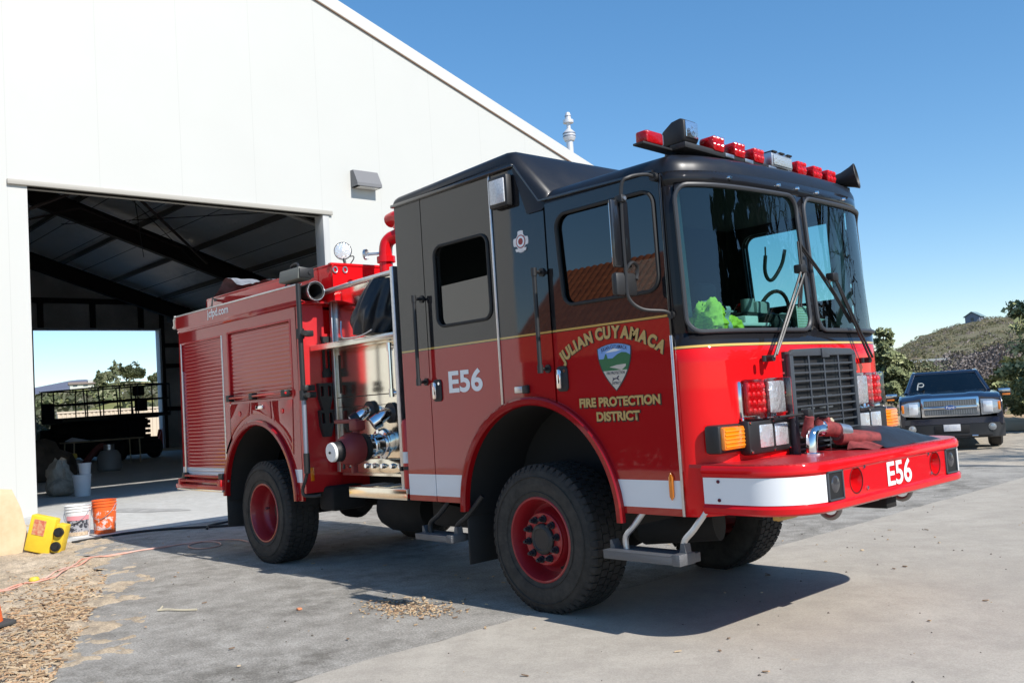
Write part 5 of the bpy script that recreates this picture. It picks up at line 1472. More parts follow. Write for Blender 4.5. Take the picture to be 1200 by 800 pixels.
# plywood leaning on a saw horse
ply = thing('plywood_sheet', 'tan plywood sheet with a clipped corner leaning at the corner of the white wall', 'plywood', (-8.6,-1.75,0))
mb = MB(); mb.prism([(-1.25,0),(.52,.0),(.40,.62),(.30,.88),(-.06,.93),(-1.25,.86)], 'YZ', -.011, .011, bev=.002)
o = local(mb, 'sheet', mat('plywood', (.50,.36,.21), .75, c2=(.58,.44,.28), vscale=4), ply)
ply.rotation_euler = (0, R_(-14), R_(-13))
sh_ = thing('saw_horse', 'rough timber saw horse standing behind the plywood sheet', 'saw horse', (-9.05,-1.95,0), R_(-13))
mb = MB(); mb.box((-.05,-.75,.62),(.05,.35,.70)); local(mb, 'beam', M['canvas'], sh_)
for y in (-.65,.25):
    for x in (-.25,.25):
        mb = MB(); mb.tube([(x*.15,y,.64),(x,y+(.05 if y > 0 else -.05),0)], .03, 4); local(mb, 'leg', M['canvas'], sh_)

# extension cord
def zc(x, y): return max(.012, dirt_z(x,y)+.012) if y < np_edge(x)+.1 else .012
pts = [(-4.6,-3.3),(-5.4,-2.55),(-5.83,-1.92),(-6.42,-1.4),(-6.94,-.96),(-7.02,-.4),(-7.0,.05),(-6.95,.36),(-6.7,.50),(-6.35,.40),(-6.25,.18),(-6.5,.08),(-6.85,.22),(-6.9,.55),(-6.6,.75),(-6.2,.72)]
mb = MB(); mb.tube([(x,y,zc(x,y)) for x, y in [(p.x,p.y) for p in crv([(a,b,0) for a, b in pts], 8)]], .009, 6); mb.tube([(x+.03+.04*math.sin(i),y+.06,zc(x,y)) for i, (x, y) in enumerate([(p.x,p.y) for p in crv([(a,b,0) for a, b in pts[:8]], 6)])], .009, 6)
tag(mb.build('extension_cord', mat('faded_orange_cord', (.62,.27,.18), .6, c2=(.66,.46,.40), vscale=3), None), 'faded orange extension cord running over the asphalt to the engine shadow', 'cord')
mb = MB(); mb.tube(crv([(-8.9,-.62,.02),(-9.1,.1,.02),(-8.95,.65,.02),(-8.4,1.2,.02),(-7.9,1.75,.02),(-8.1,2.1,.02),(-8.7,1.9,.02),(-8.6,1.3,.02),(-8.2,1.05,.02)],8), .018, 6)
tag(mb.build('black_cord', M['rubber'], None), 'thin black cable lying along the slab edge past the buckets', 'cord')
mb = MB(); mb.lathe([(0,0),(.05,0),(.055,.03),(.04,.055),(0,.06)], (-5.85,-1.93,zc(-5.85,-1.93)-.01), (0,0,1), 14); tag(mb.build('yellow_cap', mat('yellow_plastic', (.70,.50,.05), .5), None), 'small round yellow cap lying on the cord in the dirt', 'cap')

def cone(name, label, loc, h, rz=0):
    t = thing(name, label, 'traffic cone', loc, rz)
    r = h*.19
    mb = MB(); mb.lathe([(r,.03),(r*.22,h),(r*.10,h),(0,h)], (0,0,0), (0,0,1), 24); local(mb, 'cone_body', mat('cone_orange', (.80,.14,.03), .5), t)
    mb = MB(); mb.lathe([(r*.66+.006,h*.44),(r*.52+.006,h*.62)], (0,0,0), (0,0,1), 24); mb.lathe([(r*.46+.006,h*.70),(r*.37+.006,h*.80)], (0,0,0), (0,0,1), 24); local(mb, 'reflective_collar', M['white'], t)
    mb = MB(); mb.prism(rrect(-r*1.35,r*1.35,-r*1.35,r*1.35,r*.4), 'XY', 0, .035, bev=.01); local(mb, 'cone_base', mat('cone_base_rubber', (.05,.05,.05), .8), t)
    return t
cone('traffic_cone', 'orange traffic cone with black rubber base on the wood chips, cut by the edge', (-3.62,-2.905,.03), .72, .3)
cone('traffic_cone', 'orange and white traffic cone outside the far rear doorway', (-51.2,10.78,-.03), .80)
mb = MB(); mb.tube(crv([(-2.98,-1.72,.012),(-2.92,-1.66,.016),(-2.80,-1.60,.012),(-2.68,-1.50,.012)],4), .009, 5, radii=None); mb.tube([(-2.97,-1.71,.012),(-3.02,-1.66,.03)], .007, 5); tag(mb.build('twig', M['canvas'], None), 'short forked twig lying on the open asphalt', 'twig')
mb = MB(); mb.box((-1.9,-.99,.001),(-1.86,-.95,.02),.008); tag(mb.build('orange_scrap', mat('orange_scrap',(.60,.22,.10),.7), None), 'small orange bark scrap lying alone on the asphalt', 'scrap')

# ================================================================== INSIDE THE BAY
tb = thing('work_table', 'folding work table standing before the scissor lift inside the bay', 'table', (-35.6,8.7,.012), R_(98))
mb = MB(); mb.box((-1.55,-.5,1.0),(1.6,.5,1.06),.01); local(mb, 'tabletop', mat('table_ply', (.34,.27,.19), .7), tb)
for x in (-1.4,1.45):
    for y in (-.42,.42):
        mb = MB(); mb.cyl((x,y,0),(x*.98,y,1.0),.03,n=8); local(mb, 'leg', M['canvas'], tb)
mb = MB(); mb.add([(-35.4,7.4,1.07),(-35.2,8.1,1.07),(-35.9,8.3,1.075),(-35.9,7.6,1.25),(-35.9,7.3,1.1)], [(0,1,2,3,4),(4,3,2,1,0)]); tag(mb.build('paper_roll', mat('plan_paper',(.60,.63,.70),.7), None, 0), 'curled blue-white plan sheet on the work table', 'paper')
def simple(name, label, cat, mbx, m, smooth=35, group=None): return tag(mbx.build(name, m, None, smooth), label, cat, group)
t = thing('white_pail', 'white bucket with a smaller white tub on top standing in the shade inside the bay', 'bucket', (-18.25,2.45,.012))
mb = MB(); mb.lathe([(0,0),(.17,0),(.198,.46),(.21,.46),(.21,.50),(.19,.50),(0,.49)], (0,0,0), (0,0,1), 28); local(mb, 'pail', mat('pail_white', (.62,.62,.62), .5), t)
t2 = thing('white_tub', 'small white tub standing on the white bucket inside the bay', 'tub', (-18.25,2.52,.512)); mb = MB(); mb.lathe([(0,0),(.12,0),(.14,.24),(.15,.24),(.15,.27),(0,.27)], (0,0,0), (0,0,1), 24); local(mb, 'tub', mat('tub_white', (.58,.58,.58), .5), t2)
mb = MB()
def blob(c, r, seed, sq=(1,1,1), nu=18, nv=12, amp=.25, fr=2.5):
    def f(u, v):
        a = 2*math.pi*u; b = math.pi*(v-.5); d = Vector((math.cos(b)*math.cos(a), math.cos(b)*math.sin(a), math.sin(b)))
        k = 1+amp*noise.noise(d*fr+Vector((seed,seed*2,0)))+amp*.5*noise.noise(d*fr*2.7+Vector((seed,0,seed)))
        p = Vector((d.x*sq[0], d.y*sq[1], d.z*sq[2]))*r*k
        return (c[0]+p.x, c[1]+p.y, max(.014, c[2]+p.z))
    mb.grid(f, nu, nv)
blob((-19.6,2.35,.35), .42, 3, (1,.7,1.2), amp=.4); blob((-19.0,2.2,.2),.3,9,(1,1,.7)); simple('canvas_sack', 'slumped pale canvas sack beside the white bucket in the bay', 'sack', mb, mat('sack_canvas', (.34,.30,.24), .9, var=.25, vscale=6), 60)
mb = MB(); blob((-27.5,3.9,.3), 1.0, 5, (1.4,1.1,.95), amp=.25); simple('brown_tarp', 'dark brown tarp heap at the left inside the bay', 'tarp', mb, mat('tarp_brown', (.09,.065,.045), .9, var=.3, vscale=3), 60)
t = thing('gas_cylinder', 'squat pale gas cylinder on the floor under the work table', 'gas cylinder', (-29.5,6.9,.012)); mb = MB(); mb.lathe([(0,0),(.34,0),(.40,.08),(.40,.55),(.30,.72),(.12,.78),(0,.8)], (0,0,0), (0,0,1), 24); local(mb, 'tank', mat('tank_grey', (.22,.22,.22), .5), t); mb = MB(); mb.lathe([(.18,.76),(.18,.95),(.16,.95),(.16,.76)], (0,0,0), (0,0,1), 18); local(mb, 'collar', M['alu'], t)
t = thing('pressure_washer', 'small yellow and red pump machine on the floor under the table', 'machine', (-29.0,5.4,.012)); mb = MB(); mb.box((-.3,-.3,.12),(.3,.3,.55),.08); local(mb, 'engine', mat('machine_grey', (.25,.24,.22), .5), t); mb = MB(); mb.box((-.2,-.22,.55),(.2,.22,.75),.06); local(mb, 'tank', mat('machine_yellow', (.50,.36,.06), .5), t)
mb = MB(); mb.lathe([(.16,-.04),(.2,-.03),(.2,.03),(.16,.04)], (.1,.36,.2), (0,1,0), 18); local(mb, 'wheel', M['rubber'], t); mb = MB(); mb.lathe([(.16,-.04),(.2,-.03),(.2,.03),(.16,.04)], (.1,-.36,.2), (0,1,0), 18); local(mb, 'wheel', M['rubber'], t)
mb = MB(); mb.tube(crv([(-30.5,6.2,.05),(-30.2,6.5,.6),(-30.4,7.0,.9),(-30.6,7.4,.4),(-30.5,7.3,.05)],6), .12, 8); simple('red_hose_coil', 'red hose coil lying behind the gas cylinder in the bay', 'hose', mb, mat('hose_red', (.12,.03,.025), .7))
mb = MB(); mb.box((-46.2,17.3,.012),(-45.0,19.3,.35),.03); mb.box((-46.0,17.6,.352),(-45.2,19.6,.65),.03); simple('blue_sheet_stack', 'stack of pale blue wrapped boards on the floor by the rear wall', 'board stack', mb, mat('blue_wrap', (.28,.42,.70), .5))
mb = MB(); mb.add([(-48.2,15.75,.02),(-48.1,16.15,.02),(-48.3,16.2,1.25),(-48.35,16.05,1.25)], [(0,1,2,3)]); mb.prism([(15.7,.015),(16.2,.015),(16.2,1.3)], 'YZ', -48.2, -48.1); simple('red_wedge', 'leaning red triangular panel at the rear door jamb', 'panel', mb, mat('red_panel', (.45,.05,.03), .6), 0)

# scissor lift
ux, uy = 5.8, 2.5; an = math.atan2(uy, ux)
lift = thing('scissor_lift', 'dark blue scissor lift with platform rails parked inside by the rear doorway', 'scissor lift', (-41.1,10.45,.012), an)
Lm = mat('lift_blue', (.010,.016,.028), .6); Lb = mat('lift_dark', (.010,.010,.011), .7)
hl = 3.15
mb = MB(); mb.box((-2.7,-.95,.22),(2.7,.95,1.0),.05); mb.box((-3.0,-.9,.45),(-2.7,.9,1.6),.03); mb.box((2.7,-.8,.4),(2.95,.8,.85),.03); local(mb, 'base', Lb, lift)
for x in (-2.15,2.3):
    for y in (-1.05,1.05):
        mb = MB(); mb.lathe([(.2,-.16),(.40,-.16),(.46,-.1),(.46,.1),(.40,.16),(.2,.16)], (x,y,.46), (0,1,0), 24); mb.lathe([(0,-.12),(.2,-.12),(.2,.12),(0,.12)], (x,y,.46), (0,1,0), 16); local(mb, 'wheel', M['rubber'], lift)
mb = MB()
for i in range(4):
    z = .98+i*.22
    for y in (-.7,.7):
        mb.box((-2.45,y-.05,z),(2.45,y+.05,z+.15),.01)
mb.box((-2.4,-.5,1.0),(2.4,.5,1.90),.02); mb.box((-2.45,-.75,1.55),(2.3,.75,1.87),.02)
local(mb, 'scissor_stack', Lb, lift)
mb = MB(); mb.box((-2.75,-1.0,1.88),(2.75,1.0,2.12),.02); mb.box((2.2,-.95,1.94),(3.55,.95,2.10),.02); dk = local(mb, 'platform', Lm, lift)
mb = MB(); mb.box((-1.3,-1.012,1.93),(1.7,-1.002,2.09)); local(mb, 'side_sign', mat('sign_dull', (.10,.095,.08), .6), dk)
mb = MB()
for y in (-.96,.96):
    for z in (2.75,3.42): mb.tube([(-2.7,y,z),(3.5,y,z)], .035, 6)
    for x in (-2.7,-1.9,.2,1.15,1.35,2.4,3.1,3.5): mb.tube([(x,y,2.1),(x-(.12 if x in (.2,1.15) else 0),y,3.42)], .03, 6)
for x in (-2.7,3.5):
    for z in (2.75,3.42): mb.tube([(x,-.96,z),(x,.96,z)], .035, 6)
mb.box((-2.75,-.98,2.1),(-1.95,-.92,2.85)); 
local(mb, 'guard_rail', Lm, dk)
mb = MB(); mb.box((3.15,-.95,2.9),(3.45,-.5,3.35),.03); mb.box((3.2,-.9,2.2),(3.5,-.4,2.7),.03); local(mb, 'control_box', Lb, dk)

# ================================================================== THINGS ON THE ENGINE
vest = thing('safety_vest', 'crumpled lime safety vest lying on the dashboard behind the windshield', 'safety vest', (1.47,.36,2.0))
mb = MB()
def crumple(c, r, sq, seed):
    def f(u, v):
        a = 2*math.pi*u; b = math.pi*(v-.5); d = Vector((math.cos(b)*math.cos(a), math.cos(b)*math.sin(a), math.sin(b)))
        q = d*2.1+Vector((seed,seed,0)); k = 1+.30*noise.noise(q)
        k -= .30*abs(noise.noise(d*3.6+Vector((seed*3,0,1))))+.14*abs(noise.noise(d*8.0+Vector((0,seed,5))))
        return (c[0]+d.x*sq[0]*r*k, c[1]+d.y*sq[1]*r*k, max(1.965, c[2]+d.z*sq[2]*r*k))
    mb.grid(f, 64, 40)
crumple((1.46,.37,2.06), .15, (.75,1.15,1.0), 4); crumple((1.50,.22,2.02), .11, (.7,1.2,.7), 7); crumple((1.50,.53,2.02), .11, (.7,1.3,.75), 2)
o = mb.build('cloth', M['vest'], vest, 60)
mb = MB(); mb.grid(lambda u, v: (1.572-.02*abs(u-.5)+.012*math.sin(v*9), .425+.05*u-.01*v, 1.985+.165*v), 4, 10); mb.build('reflective_tape', M['vestgrey'], vest, 60)
# hose and nozzle on the deck
fh = thing('fire_hose', 'folded red hose with a nozzle lying on the bumper deck beside the chrome elbow', 'fire hose', (1.95,1.15,1.134))
mb = MB(); mb.tube(crv([(1.94,1.06,1.225),(1.97,1.16,1.215),(2.02,1.26,1.20),(2.08,1.34,1.18)],5), .055, 12, radii=None)
mb.grid(lambda u, v: (2.0+.18*u, 1.06+.22*v+.05*u, 1.139+.062*(1-u)*(math.sin(math.pi*v)**.6)+.010*math.sin(9*v+4*u)), 10, 12)
mb.build('jacket', M['hose'], fh, 60)
mb = MB(); mb.cyl((1.93,1.065,1.262),(1.955,1.16,1.245),.062,.058,20); mb.build('coupling', M['alu'], fh)
mb = MB(); mb.prism([(1.02,1.27),(1.14,1.26),(1.22,1.33),(1.17,1.365),(1.02,1.345)], 'YZ', 1.80, 1.84, bev=.006); mb.build('strap_pad', M['canvas'], fh)
mb = MB(); mb.cyl((2.0,1.40,1.20),(2.07,1.47,1.185),.036,.03,14); mb.build('nozzle', M['hose'], fh)
mb = MB()
def cov(u, v):
    x = 1.80+.40*u; y = 1.22+.84*v
    h = .130*math.sin(math.pi*(.02+.96*v**.8))**.55*(1-max(0,(u-.25)/.75)**2.2)
    return (x, y, 1.137+max(0,h)+.006*noise.noise(Vector((x*9,y*7,0))))
mb.grid(cov, 24, 36); mb.grid(lambda u, v: (1.80, 1.22+.84*v, 1.137+(cov(0,v)[2]-1.137)*u), 4, 36)
simple('hose_cover', 'black vinyl cover humped over the bumper hose tray', 'cover', mb, M['vinyl'], 60)
# vinyl bag hanging at the pump panel
bag = thing('hose_bag', 'black vinyl crosslay bag hanging over the pump panel shelf', 'bag', (-2.40,.28,2.32))
mb = MB()
def bagf(u, v):
    a = 2*math.pi*u; z = 2.34+.52*v
    wx = .235*(1-.5*max(0,v-.25))*(.72+.28*min(1,v*4)); wy = .20*(.8+.2*math.sin(math.pi*v))*(1-.6*max(0,v-.4))
    k = 1+.10*math.sin(a*5+3*v)+.07*math.sin(a*9-5*v)+.12*noise.noise(Vector((math.cos(a)*2,math.sin(a)*2,v*3)))
    return (-2.36+.10*v+wx*math.cos(a)*k, .22+.08*v+wy*math.sin(a)*k, z)
mb.grid(bagf, 60, 24); mb.grid(lambda u, v: tuple(Vector(bagf(u,0)).lerp(Vector((-2.42,.22,2.34)), v)), 60, 2)
mb.build('bag_skin', M['vinyl'], bag, 60)
mb = MB(); mb.tube(crv([(-2.72,.10,2.50),(-2.66,.06,2.36),(-2.58,.05,2.32),(-2.30,.05,2.32),(-2.12,.06,2.36)],5), .008, 6); mb.build('bungee', M['alu'], bag)
# tarp crumpled on top of the hose bed
mb = MB()
def tf(u, v):
    x = -6.1+2.7*u; y = .30+.9*v
    return (x, y, 3.12+.20*math.exp(-((u-.18)/.10)**2)*(1-.4*v)+.06*math.exp(-((u-.45)/.25)**2)+.05*abs(noise.noise(Vector((x*4,y*4,0)))))
mb.grid(tf, 60, 20); o = simple('bed_tarp', 'crumpled grey tarp bunched on top of the hose bed', 'tarp', mb, mat('grey_tarp', (.30,.31,.33), .6, c2=(.07,.07,.08), vscale=3.5), 30)
mb = MB(); mb.tube([(-5.85,.29,3.09),(-5.88,.23,3.13),(-5.8,.18,3.02),(-5.84,.1,2.96),(-5.83,.02,2.94)], .011, 5); mb.tube([(-5.95,.29,3.12),(-5.75,.2,3.08)], .014, 5); mb.tube([(-3.62,.0,2.96),(-3.55,.1,3.1),(-3.4,.27,3.16)], .008, 5); simple('tie_cord', 'dark tie cord knotted over the hose bed rail', 'cord', mb, M['rubber'])
# ================================================================== FAR GROUND
CX, CY = 5.2008, -4.8430
def lerp_tab(tab, a):
    tab = sorted(tab)
    if a <= tab[0][0]: return tab[0][1]
    for (a0, z0), (a1, z1) in zip(tab, tab[1:]):
        if a <= a1: return z0+(z1-z0)*(a-a0)/(a1-a0)
    return tab[-1][1]
def terrain_fn(tab, D0_, DR, z0, rough, prof=1.0, amp=1.0):
    def h(a, D):
        zr = lerp_tab(tab, a)
        t = (D-D0_)/(DR-D0_)
        if t <= 0: return z0
        if t <= 1: s = t**prof
        else: s = max(0, 1-(t-1)*1.2)
        n = noise.noise(Vector((a*.35, D*.013, 3)))*.5+noise.noise(Vector((a*1.1, D*.05, 7)))*.25
        return z0+(zr-z0)*s+n*rough*min(1, t*3)*(1 if t < .8 else max(.0, (1-t)*5))*amp
    return h
def polar(a, D, z): return (CX+D*math.cos(R_(a)), CY+D*math.sin(R_(a)), z)
def terrain(name, h, a0, a1, d0, d1, na, nd, m):
    mb = MB()
    mb.grid(lambda u, v: polar(a0+(a1-a0)*u, d0+(d1-d0)*v**1.3, h(a0+(a1-a0)*u, d0+(d1-d0)*v**1.3)), na, nd)
    return struct(mb, name, m, 60)
T_mount = [(168.949,65.8),(167.383,73.85),(165.972,79.25),(164.94,83.86),(164.099,88.91),(163.029,95.3),(162.164,95.47),(161.297,85.55),(160.199,71.68),(157.946,50.09),(150,40),(185,60)]
T_grass = [(185,8),(168.951,10.78),(166.589,11.51),(164.951,12.0),(164.027,12.47),(163.046,12.94),(161.959,13.64),(161.297,14.21),(160.182,14.66),(158.828,14.03),(157.224,12.29),(150,10),(140,8)]
T_right = [(135,1),(124,2),(117.736,5.62),(116.325,7.77),(115.629,8.83),(114.927,10.69),(113.774,13.65),(112.883,14.81),(112.22,15.81),(111.354,16.68),(110.508,17.01),(108.863,17.14),(107.255,18.01),(104.953,18.38),(98,19),(88,12)]
def m_hill(name, cols, s1, s2, thr=(.40,.60)):
    m, nt, b = nodes(name)
    tc = N(nt, 'ShaderNodeTexCoord')
    n1 = N(nt, 'ShaderNodeTexNoise', Scale=s1, Detail=10.0, Roughness=.7); L(nt, tc.outputs['Object'], n1.inputs['Vector'])
    n2 = N(nt, 'ShaderNodeTexNoise', Scale=s2, Detail=6.0, Roughness=.7); L(nt, tc.outputs['Object'], n2.inputs['Vector'])
    r1 = N(nt, 'ShaderNodeValToRGB'); e = r1.color_ramp.elements; e[0].position=thr[0]; e[1].position=thr[1]; e[0].color=c4(cols[0]); e[1].color=c4(cols[1]); L(nt, n1.outputs['Fac'], r1.inputs['Fac'])
    mr = N(nt, 'ShaderNodeMapRange'); mr.inputs['From Min'].default_value=.55; mr.inputs['From Max'].default_value=.66; L(nt, n2.outputs['Fac'], mr.inputs['Value'])
    mx = N(nt, 'ShaderNodeMix', data_type='RGBA'); L(nt, mr.outputs['Result'], mx.inputs['Factor']); L(nt, r1.outputs['Color'], mx.inputs['A']); mx.inputs['B'].default_value=c4(cols[2]); L(nt, mx.outputs['Result'], b.inputs['Base Color'])
    b.inputs['Roughness'].default_value=.95; b.inputs['Specular IOR Level'].default_value=.1
    return m
hG = terrain_fn(T_grass, 75, 300, -.02, 1.5, 1.15)
hR = terrain_fn(T_right, 75, 320, -.02, 1.6, 1.1)
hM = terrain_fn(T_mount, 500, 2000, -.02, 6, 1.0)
terrain('grass_hill', hG, 182, 140, 76, 420, 120, 60, m_hill('spring_grass', ((.17,.19,.06),(.24,.22,.09),(.34,.26,.16)), .05, .03))
terrain('brush_hill', hR, 138, 86, 76, 460, 150, 70, m_hill('brushy_soil', ((.135,.13,.07),(.215,.185,.115),(.38,.29,.19)), .10, .045))
terrain('far_mountain', hM, 186, 148, 520, 2400, 90, 30, m_hill('haze_tinted_chaparral', ((.14,.15,.20),(.18,.19,.24),(.16,.16,.20)), .004, .01))  # blue of distant haze is put into the mountain's base colour

# ---- foliage helpers
def leaves(mb, c, r, n, size, sq=(1,1,1), mi=(0,1), rnd=random, shell=.5):
    for _ in range(n):
        while True:
            d = Vector((rnd.uniform(-1,1), rnd.uniform(-1,1), rnd.uniform(-1,1)))
            if .05 < d.length <= 1: break
        d = d.normalized()*(d.length**shell)
        p = Vector((c[0]+d.x*r*sq[0], c[1]+d.y*r*sq[1], c[2]+d.z*r*sq[2]))
        u = Vector((rnd.gauss(0,1), rnd.gauss(0,1), rnd.gauss(0,1))).normalized(); w = u.orthogonal().normalized()
        s = size*rnd.uniform(.6,1.3)
        mb.add([p-u*s-w*s*.5, p+u*s-w*s*.4, p+u*s*.9+w*s*.5, p-u*s*.8+w*s*.45], [(0,1,2,3)], rnd.choice(mi))
def leafmats(a, b, c=None): return [mat('foliage_dark', a, .8, spec=.2), mat('foliage_light', b, .8, spec=.2)]+([mat('foliage_pale', c, .8, spec=.2)] if c else [])
LM_oak = leafmats((.12,.14,.07), (.20,.21,.12), (.28,.28,.17))
LM_cyp = leafmats((.02,.028,.014), (.04,.05,.025), (.06,.07,.03))
LM_pine = leafmats((.15,.17,.08), (.27,.29,.14), (.38,.39,.21))
LM_sage = leafmats((.095,.095,.05), (.15,.14,.08), (.22,.185,.12))
LM_bare = leafmats((.15,.125,.115), (.24,.205,.185))
BARK = mat('bark', (.10,.075,.055), .9, var=.3, vscale=10)

def round_tree(name, label, p, h, r, rnd, mats=None, n=900, leaf=.35, group=None, cat='tree', squat=.8):
    t = thing(name, label, cat, p, rnd.uniform(0,6.28), group)
    mb = MB(); pts = [(0,0,-.2),(.05*h*rnd.uniform(-1,1),.03*h,h*.25),(.06*h*rnd.uniform(-1,1),.05*h*rnd.uniform(-1,1),h*.55)]
    mb.tube(pts, .05*h*.5, 7, radii=[.035*h,.028*h,.014*h])
    for k in range(4):
        a = k*1.57+rnd.uniform(-.4,.4); mb.tube([pts[1], (r*.4*math.cos(a), r*.4*math.sin(a), h*.5), (r*.65*math.cos(a), r*.65*math.sin(a), h*.7)], .01*h, 5, radii=[.018*h,.012*h,.006*h])
    local(mb, 'trunk', BARK, t)
    mb = MB(); k = 11
    for i in range(k):
        a = rnd.uniform(0,6.28); q = rnd.uniform(.2,.75)*r; z = h*rnd.uniform(.42,.86)
        leaves(mb, (q*math.cos(a), q*math.sin(a), z), r*rnd.uniform(.32,.5), n//k, leaf, (1,1,squat), (0,0,1,1,2) if i % 2 else (0,0,0,1), rnd, .45)
    local(mb, 'crown', mats or LM_oak, t, 0)
    return t
def conifer(name, label, p, h, r, rnd, n=5000, leaf=.16, group=None, mats=None, gaps=.25, low=.06):
    t = thing(name, label, 'tree', p, rnd.uniform(0,6.28), group)
    mb = MB(); mb.tube([(0,0,-.2),(.02*h*rnd.uniform(-1,1),0,h*.5),(0,0,h)], .1, 8, radii=[.022*h,.013*h,.004*h])
    limbs = []
    nl = int(26+h*2)
    for i in range(nl):
        f = low+(1-low)*(i+rnd.random())/nl
        if rnd.random() < gaps*.5: continue
        a = i*2.4+rnd.uniform(-.5,.5); ln = r*(1-f)**.75*rnd.uniform(.6,1.15)+.12
        z = h*f; tip = Vector((ln*math.cos(a), ln*math.sin(a), z+ln*rnd.uniform(-.05,.35)))
        limbs.append((Vector((0,0,z)), tip, ln)); mb.tube([(0,0,z), tip], .01*h*(1-f)+.008, 4, radii=[.006*h*(1-f)+.012,.006])
    local(mb, 'trunk', BARK, t)
    mb = MB(); tot = sum(l[2]**1.3 for l in limbs)
    for b_, tip, ln in limbs:
        m_ = max(10, int(n*ln**1.3/tot)); sub = max(2, int(m_/45)); shade = rnd.choice(((0,0,0,1),(0,0,1,1),(0,1,1,2)))
        for s in range(sub):
            q = b_.lerp(tip, rnd.uniform(.3,1.05)); leaves(mb, (q.x+rnd.gauss(0,.07*ln), q.y+rnd.gauss(0,.07*ln), q.z+rnd.gauss(0,.05*ln)), .16*ln+.16, m_//sub, leaf, (1,1,.65), shade, rnd, .6)
    local(mb, 'crown', mats or LM_pine, t, 0)
    return t
def gz(h, a, D): return h(a, D)
rnd = random.Random(21)
# ---- right: trees by the lot, brush, houses on the hill
def at(a, D, h=None, dz=0): return polar(a, D, (h(a, D) if h else -.03)+dz)
conifer('pine_tree', 'green pine between the fire engine cab and the pickup', at(116.0,44), 3.7, 1.1, rnd, 7000, .09, 'pines along the lot edge')
conifer('pine_tree', 'dull green pine leaning over the lot behind the left mirror of the pickup', at(115.2,47), 2.5, 1.1, rnd, 5000, .09, 'pines along the lot edge')
conifer('pine_tree', 'big bushy green pine at the right edge of the photo behind the pickup mirror', at(107.2,27.5), 4.6, 1.75, rnd, 15000, .075, 'pines along the lot edge', gaps=.1)
conifer('pine_tree', 'small dark pine low behind the right fender of the pickup', at(109.7,33), 1.9, 1.0, rnd, 4500, .08, 'pines along the lot edge', gaps=.1)
for a, D, h_, r_, lab, ms in ((111.4,62,2.9,2.6,'leafless grey purple bush rising over the pickup roof', LM_bare), (113.2,85,2.6,2.4,'round green shrub beside the low white building', LM_oak), (112.6,80,2.0,1.9,'small dark green shrub above the pickup roof', LM_oak), (114.9,60,2.2,2.2,'grey green shrub left of the low white building', LM_sage), (110.3,70,3.2,2.8,'pale leafless thicket above the right mirror of the pickup', LM_bare)):
    round_tree('roadside_shrub', lab, at(a, D), h_, r_, rnd, ms+([ms[1]] if len(ms) == 2 else []), 4200, .075, 'shrubs at the foot of the brush hill', 'shrub', .7)
# brush on the hill, too many to count
mb = MB(); r2 = random.Random(8)
for _ in range(3600):
    D = 80+240*r2.random()**.75; a = r2.uniform(121,101)
    z = hR(a, D); c = polar(a, D, z)
    dens = noise.noise(Vector((a*.9, D*.035, 11)))
    if dens < -.22: continue
    s = r2.uniform(.25,.85)*(1+dens*.6); mi = r2.choice(((0,0,1),(0,1,1),(1,2),(3,3,4),(0,0,0,1)))
    leaves(mb, (c[0],c[1],c[2]+s*.3), s, 30, s*.20, (1.25,1.25,.62), mi, r2, .5)
tag(mb.build('hill_brush', LM_sage+LM_bare, None, 0), kind='stuff')
def far_house(name, label, p, w, d, hw, hr, rz, mw, mr_, win=3):
    t = thing(name, label, 'house', p, rz)
    mb = MB(); mb.box((-w/2,-d/2,-1.5),(w/2,d/2,hw)); mb.prism([(-d/2,hw),(d/2,hw),(0,hw+hr-.05)], 'YZ', -w/2, w/2); local(mb, 'wall', mw, t, 0)
    mb = MB()
    for s in (-1,1):
        mb.add([(-w/2-.4,s*(d/2+.4),hw-.15),(w/2+.4,s*(d/2+.4),hw-.15),(w/2+.4,0,hw+hr),(-w/2-.4,0,hw+hr),(-w/2-.4,s*(d/2+.4),hw-.0),(w/2+.4,s*(d/2+.4),hw-.0),(w/2+.4,0,hw+hr+.18),(-w/2-.4,0,hw+hr+.18)], [(0,1,2,3),(4,7,6,5),(0,4,5,1),(1,5,6,2),(0,3,7,4)])
    local(mb, 'roof', mr_, t, 0)
    for s in (-1,1):
        for i in range(win):
            x = -w/2+w*(i+.5)/win; mb = MB(); mb.box((x-w*.07,s*(d/2+.06)-.05,hw*.35),(x+w*.07,s*(d/2+.06)+.05,hw*.8)); local(mb, 'window', mat('far_window',(.05,.07,.09),.2), t, 0)
    for s in (-1,1):
        mb = MB(); mb.box((s*(w/2+.05)-.05,-d*.1,hw*.35),(s*(w/2+.05)+.05,d*.1,hw*.8)); local(mb, 'window', mat('far_window',(.05,.07,.09),.2), t, 0)
    return t
wB = mat('blue_grey_boards', (.19,.22,.29), .8); rB = mat('blue_green_roof', (.16,.24,.26), .7)
far_house('hill_house', 'blue grey gabled house standing on the brush hill crest', at(111.25,312,hR,-.5), 5.2, 4.0, 1.9, 1.3, R_(96), wB, rB, 2)
far_house('hill_house', 'dark blue building cut by the right edge of the photo on the crest', at(108.2,316,hR,.5), 5.0, 7, 4.8, .6, R_(20), mat('dark_blue_boards', (.06,.09,.16), .7), rB, 2)
t = thing('low_building', 'low white flat-roofed building with tan posts at the foot of the brush hill', 'building', at(113.95,108,hR), R_(23))
mb = MB(); mb.box((-1.9,-2,-.6),(2.1,2,1.35)); local(mb, 'wall', mat('tan_wall',(.36,.29,.22),.8), t, 0)
mb = MB(); mb.box((-2.3,-2.4,1.36),(2.4,2.4,1.62)); local(mb, 'roof', M['wall'], t, 0)
for x in (-1.2,.1,1.4):
    mb = MB(); mb.box((x-.3,-2.06,.3),(x+.3,-2.01,1.1)); local(mb, 'window', mat('far_window',(.05,.06,.07),.3), t, 0)
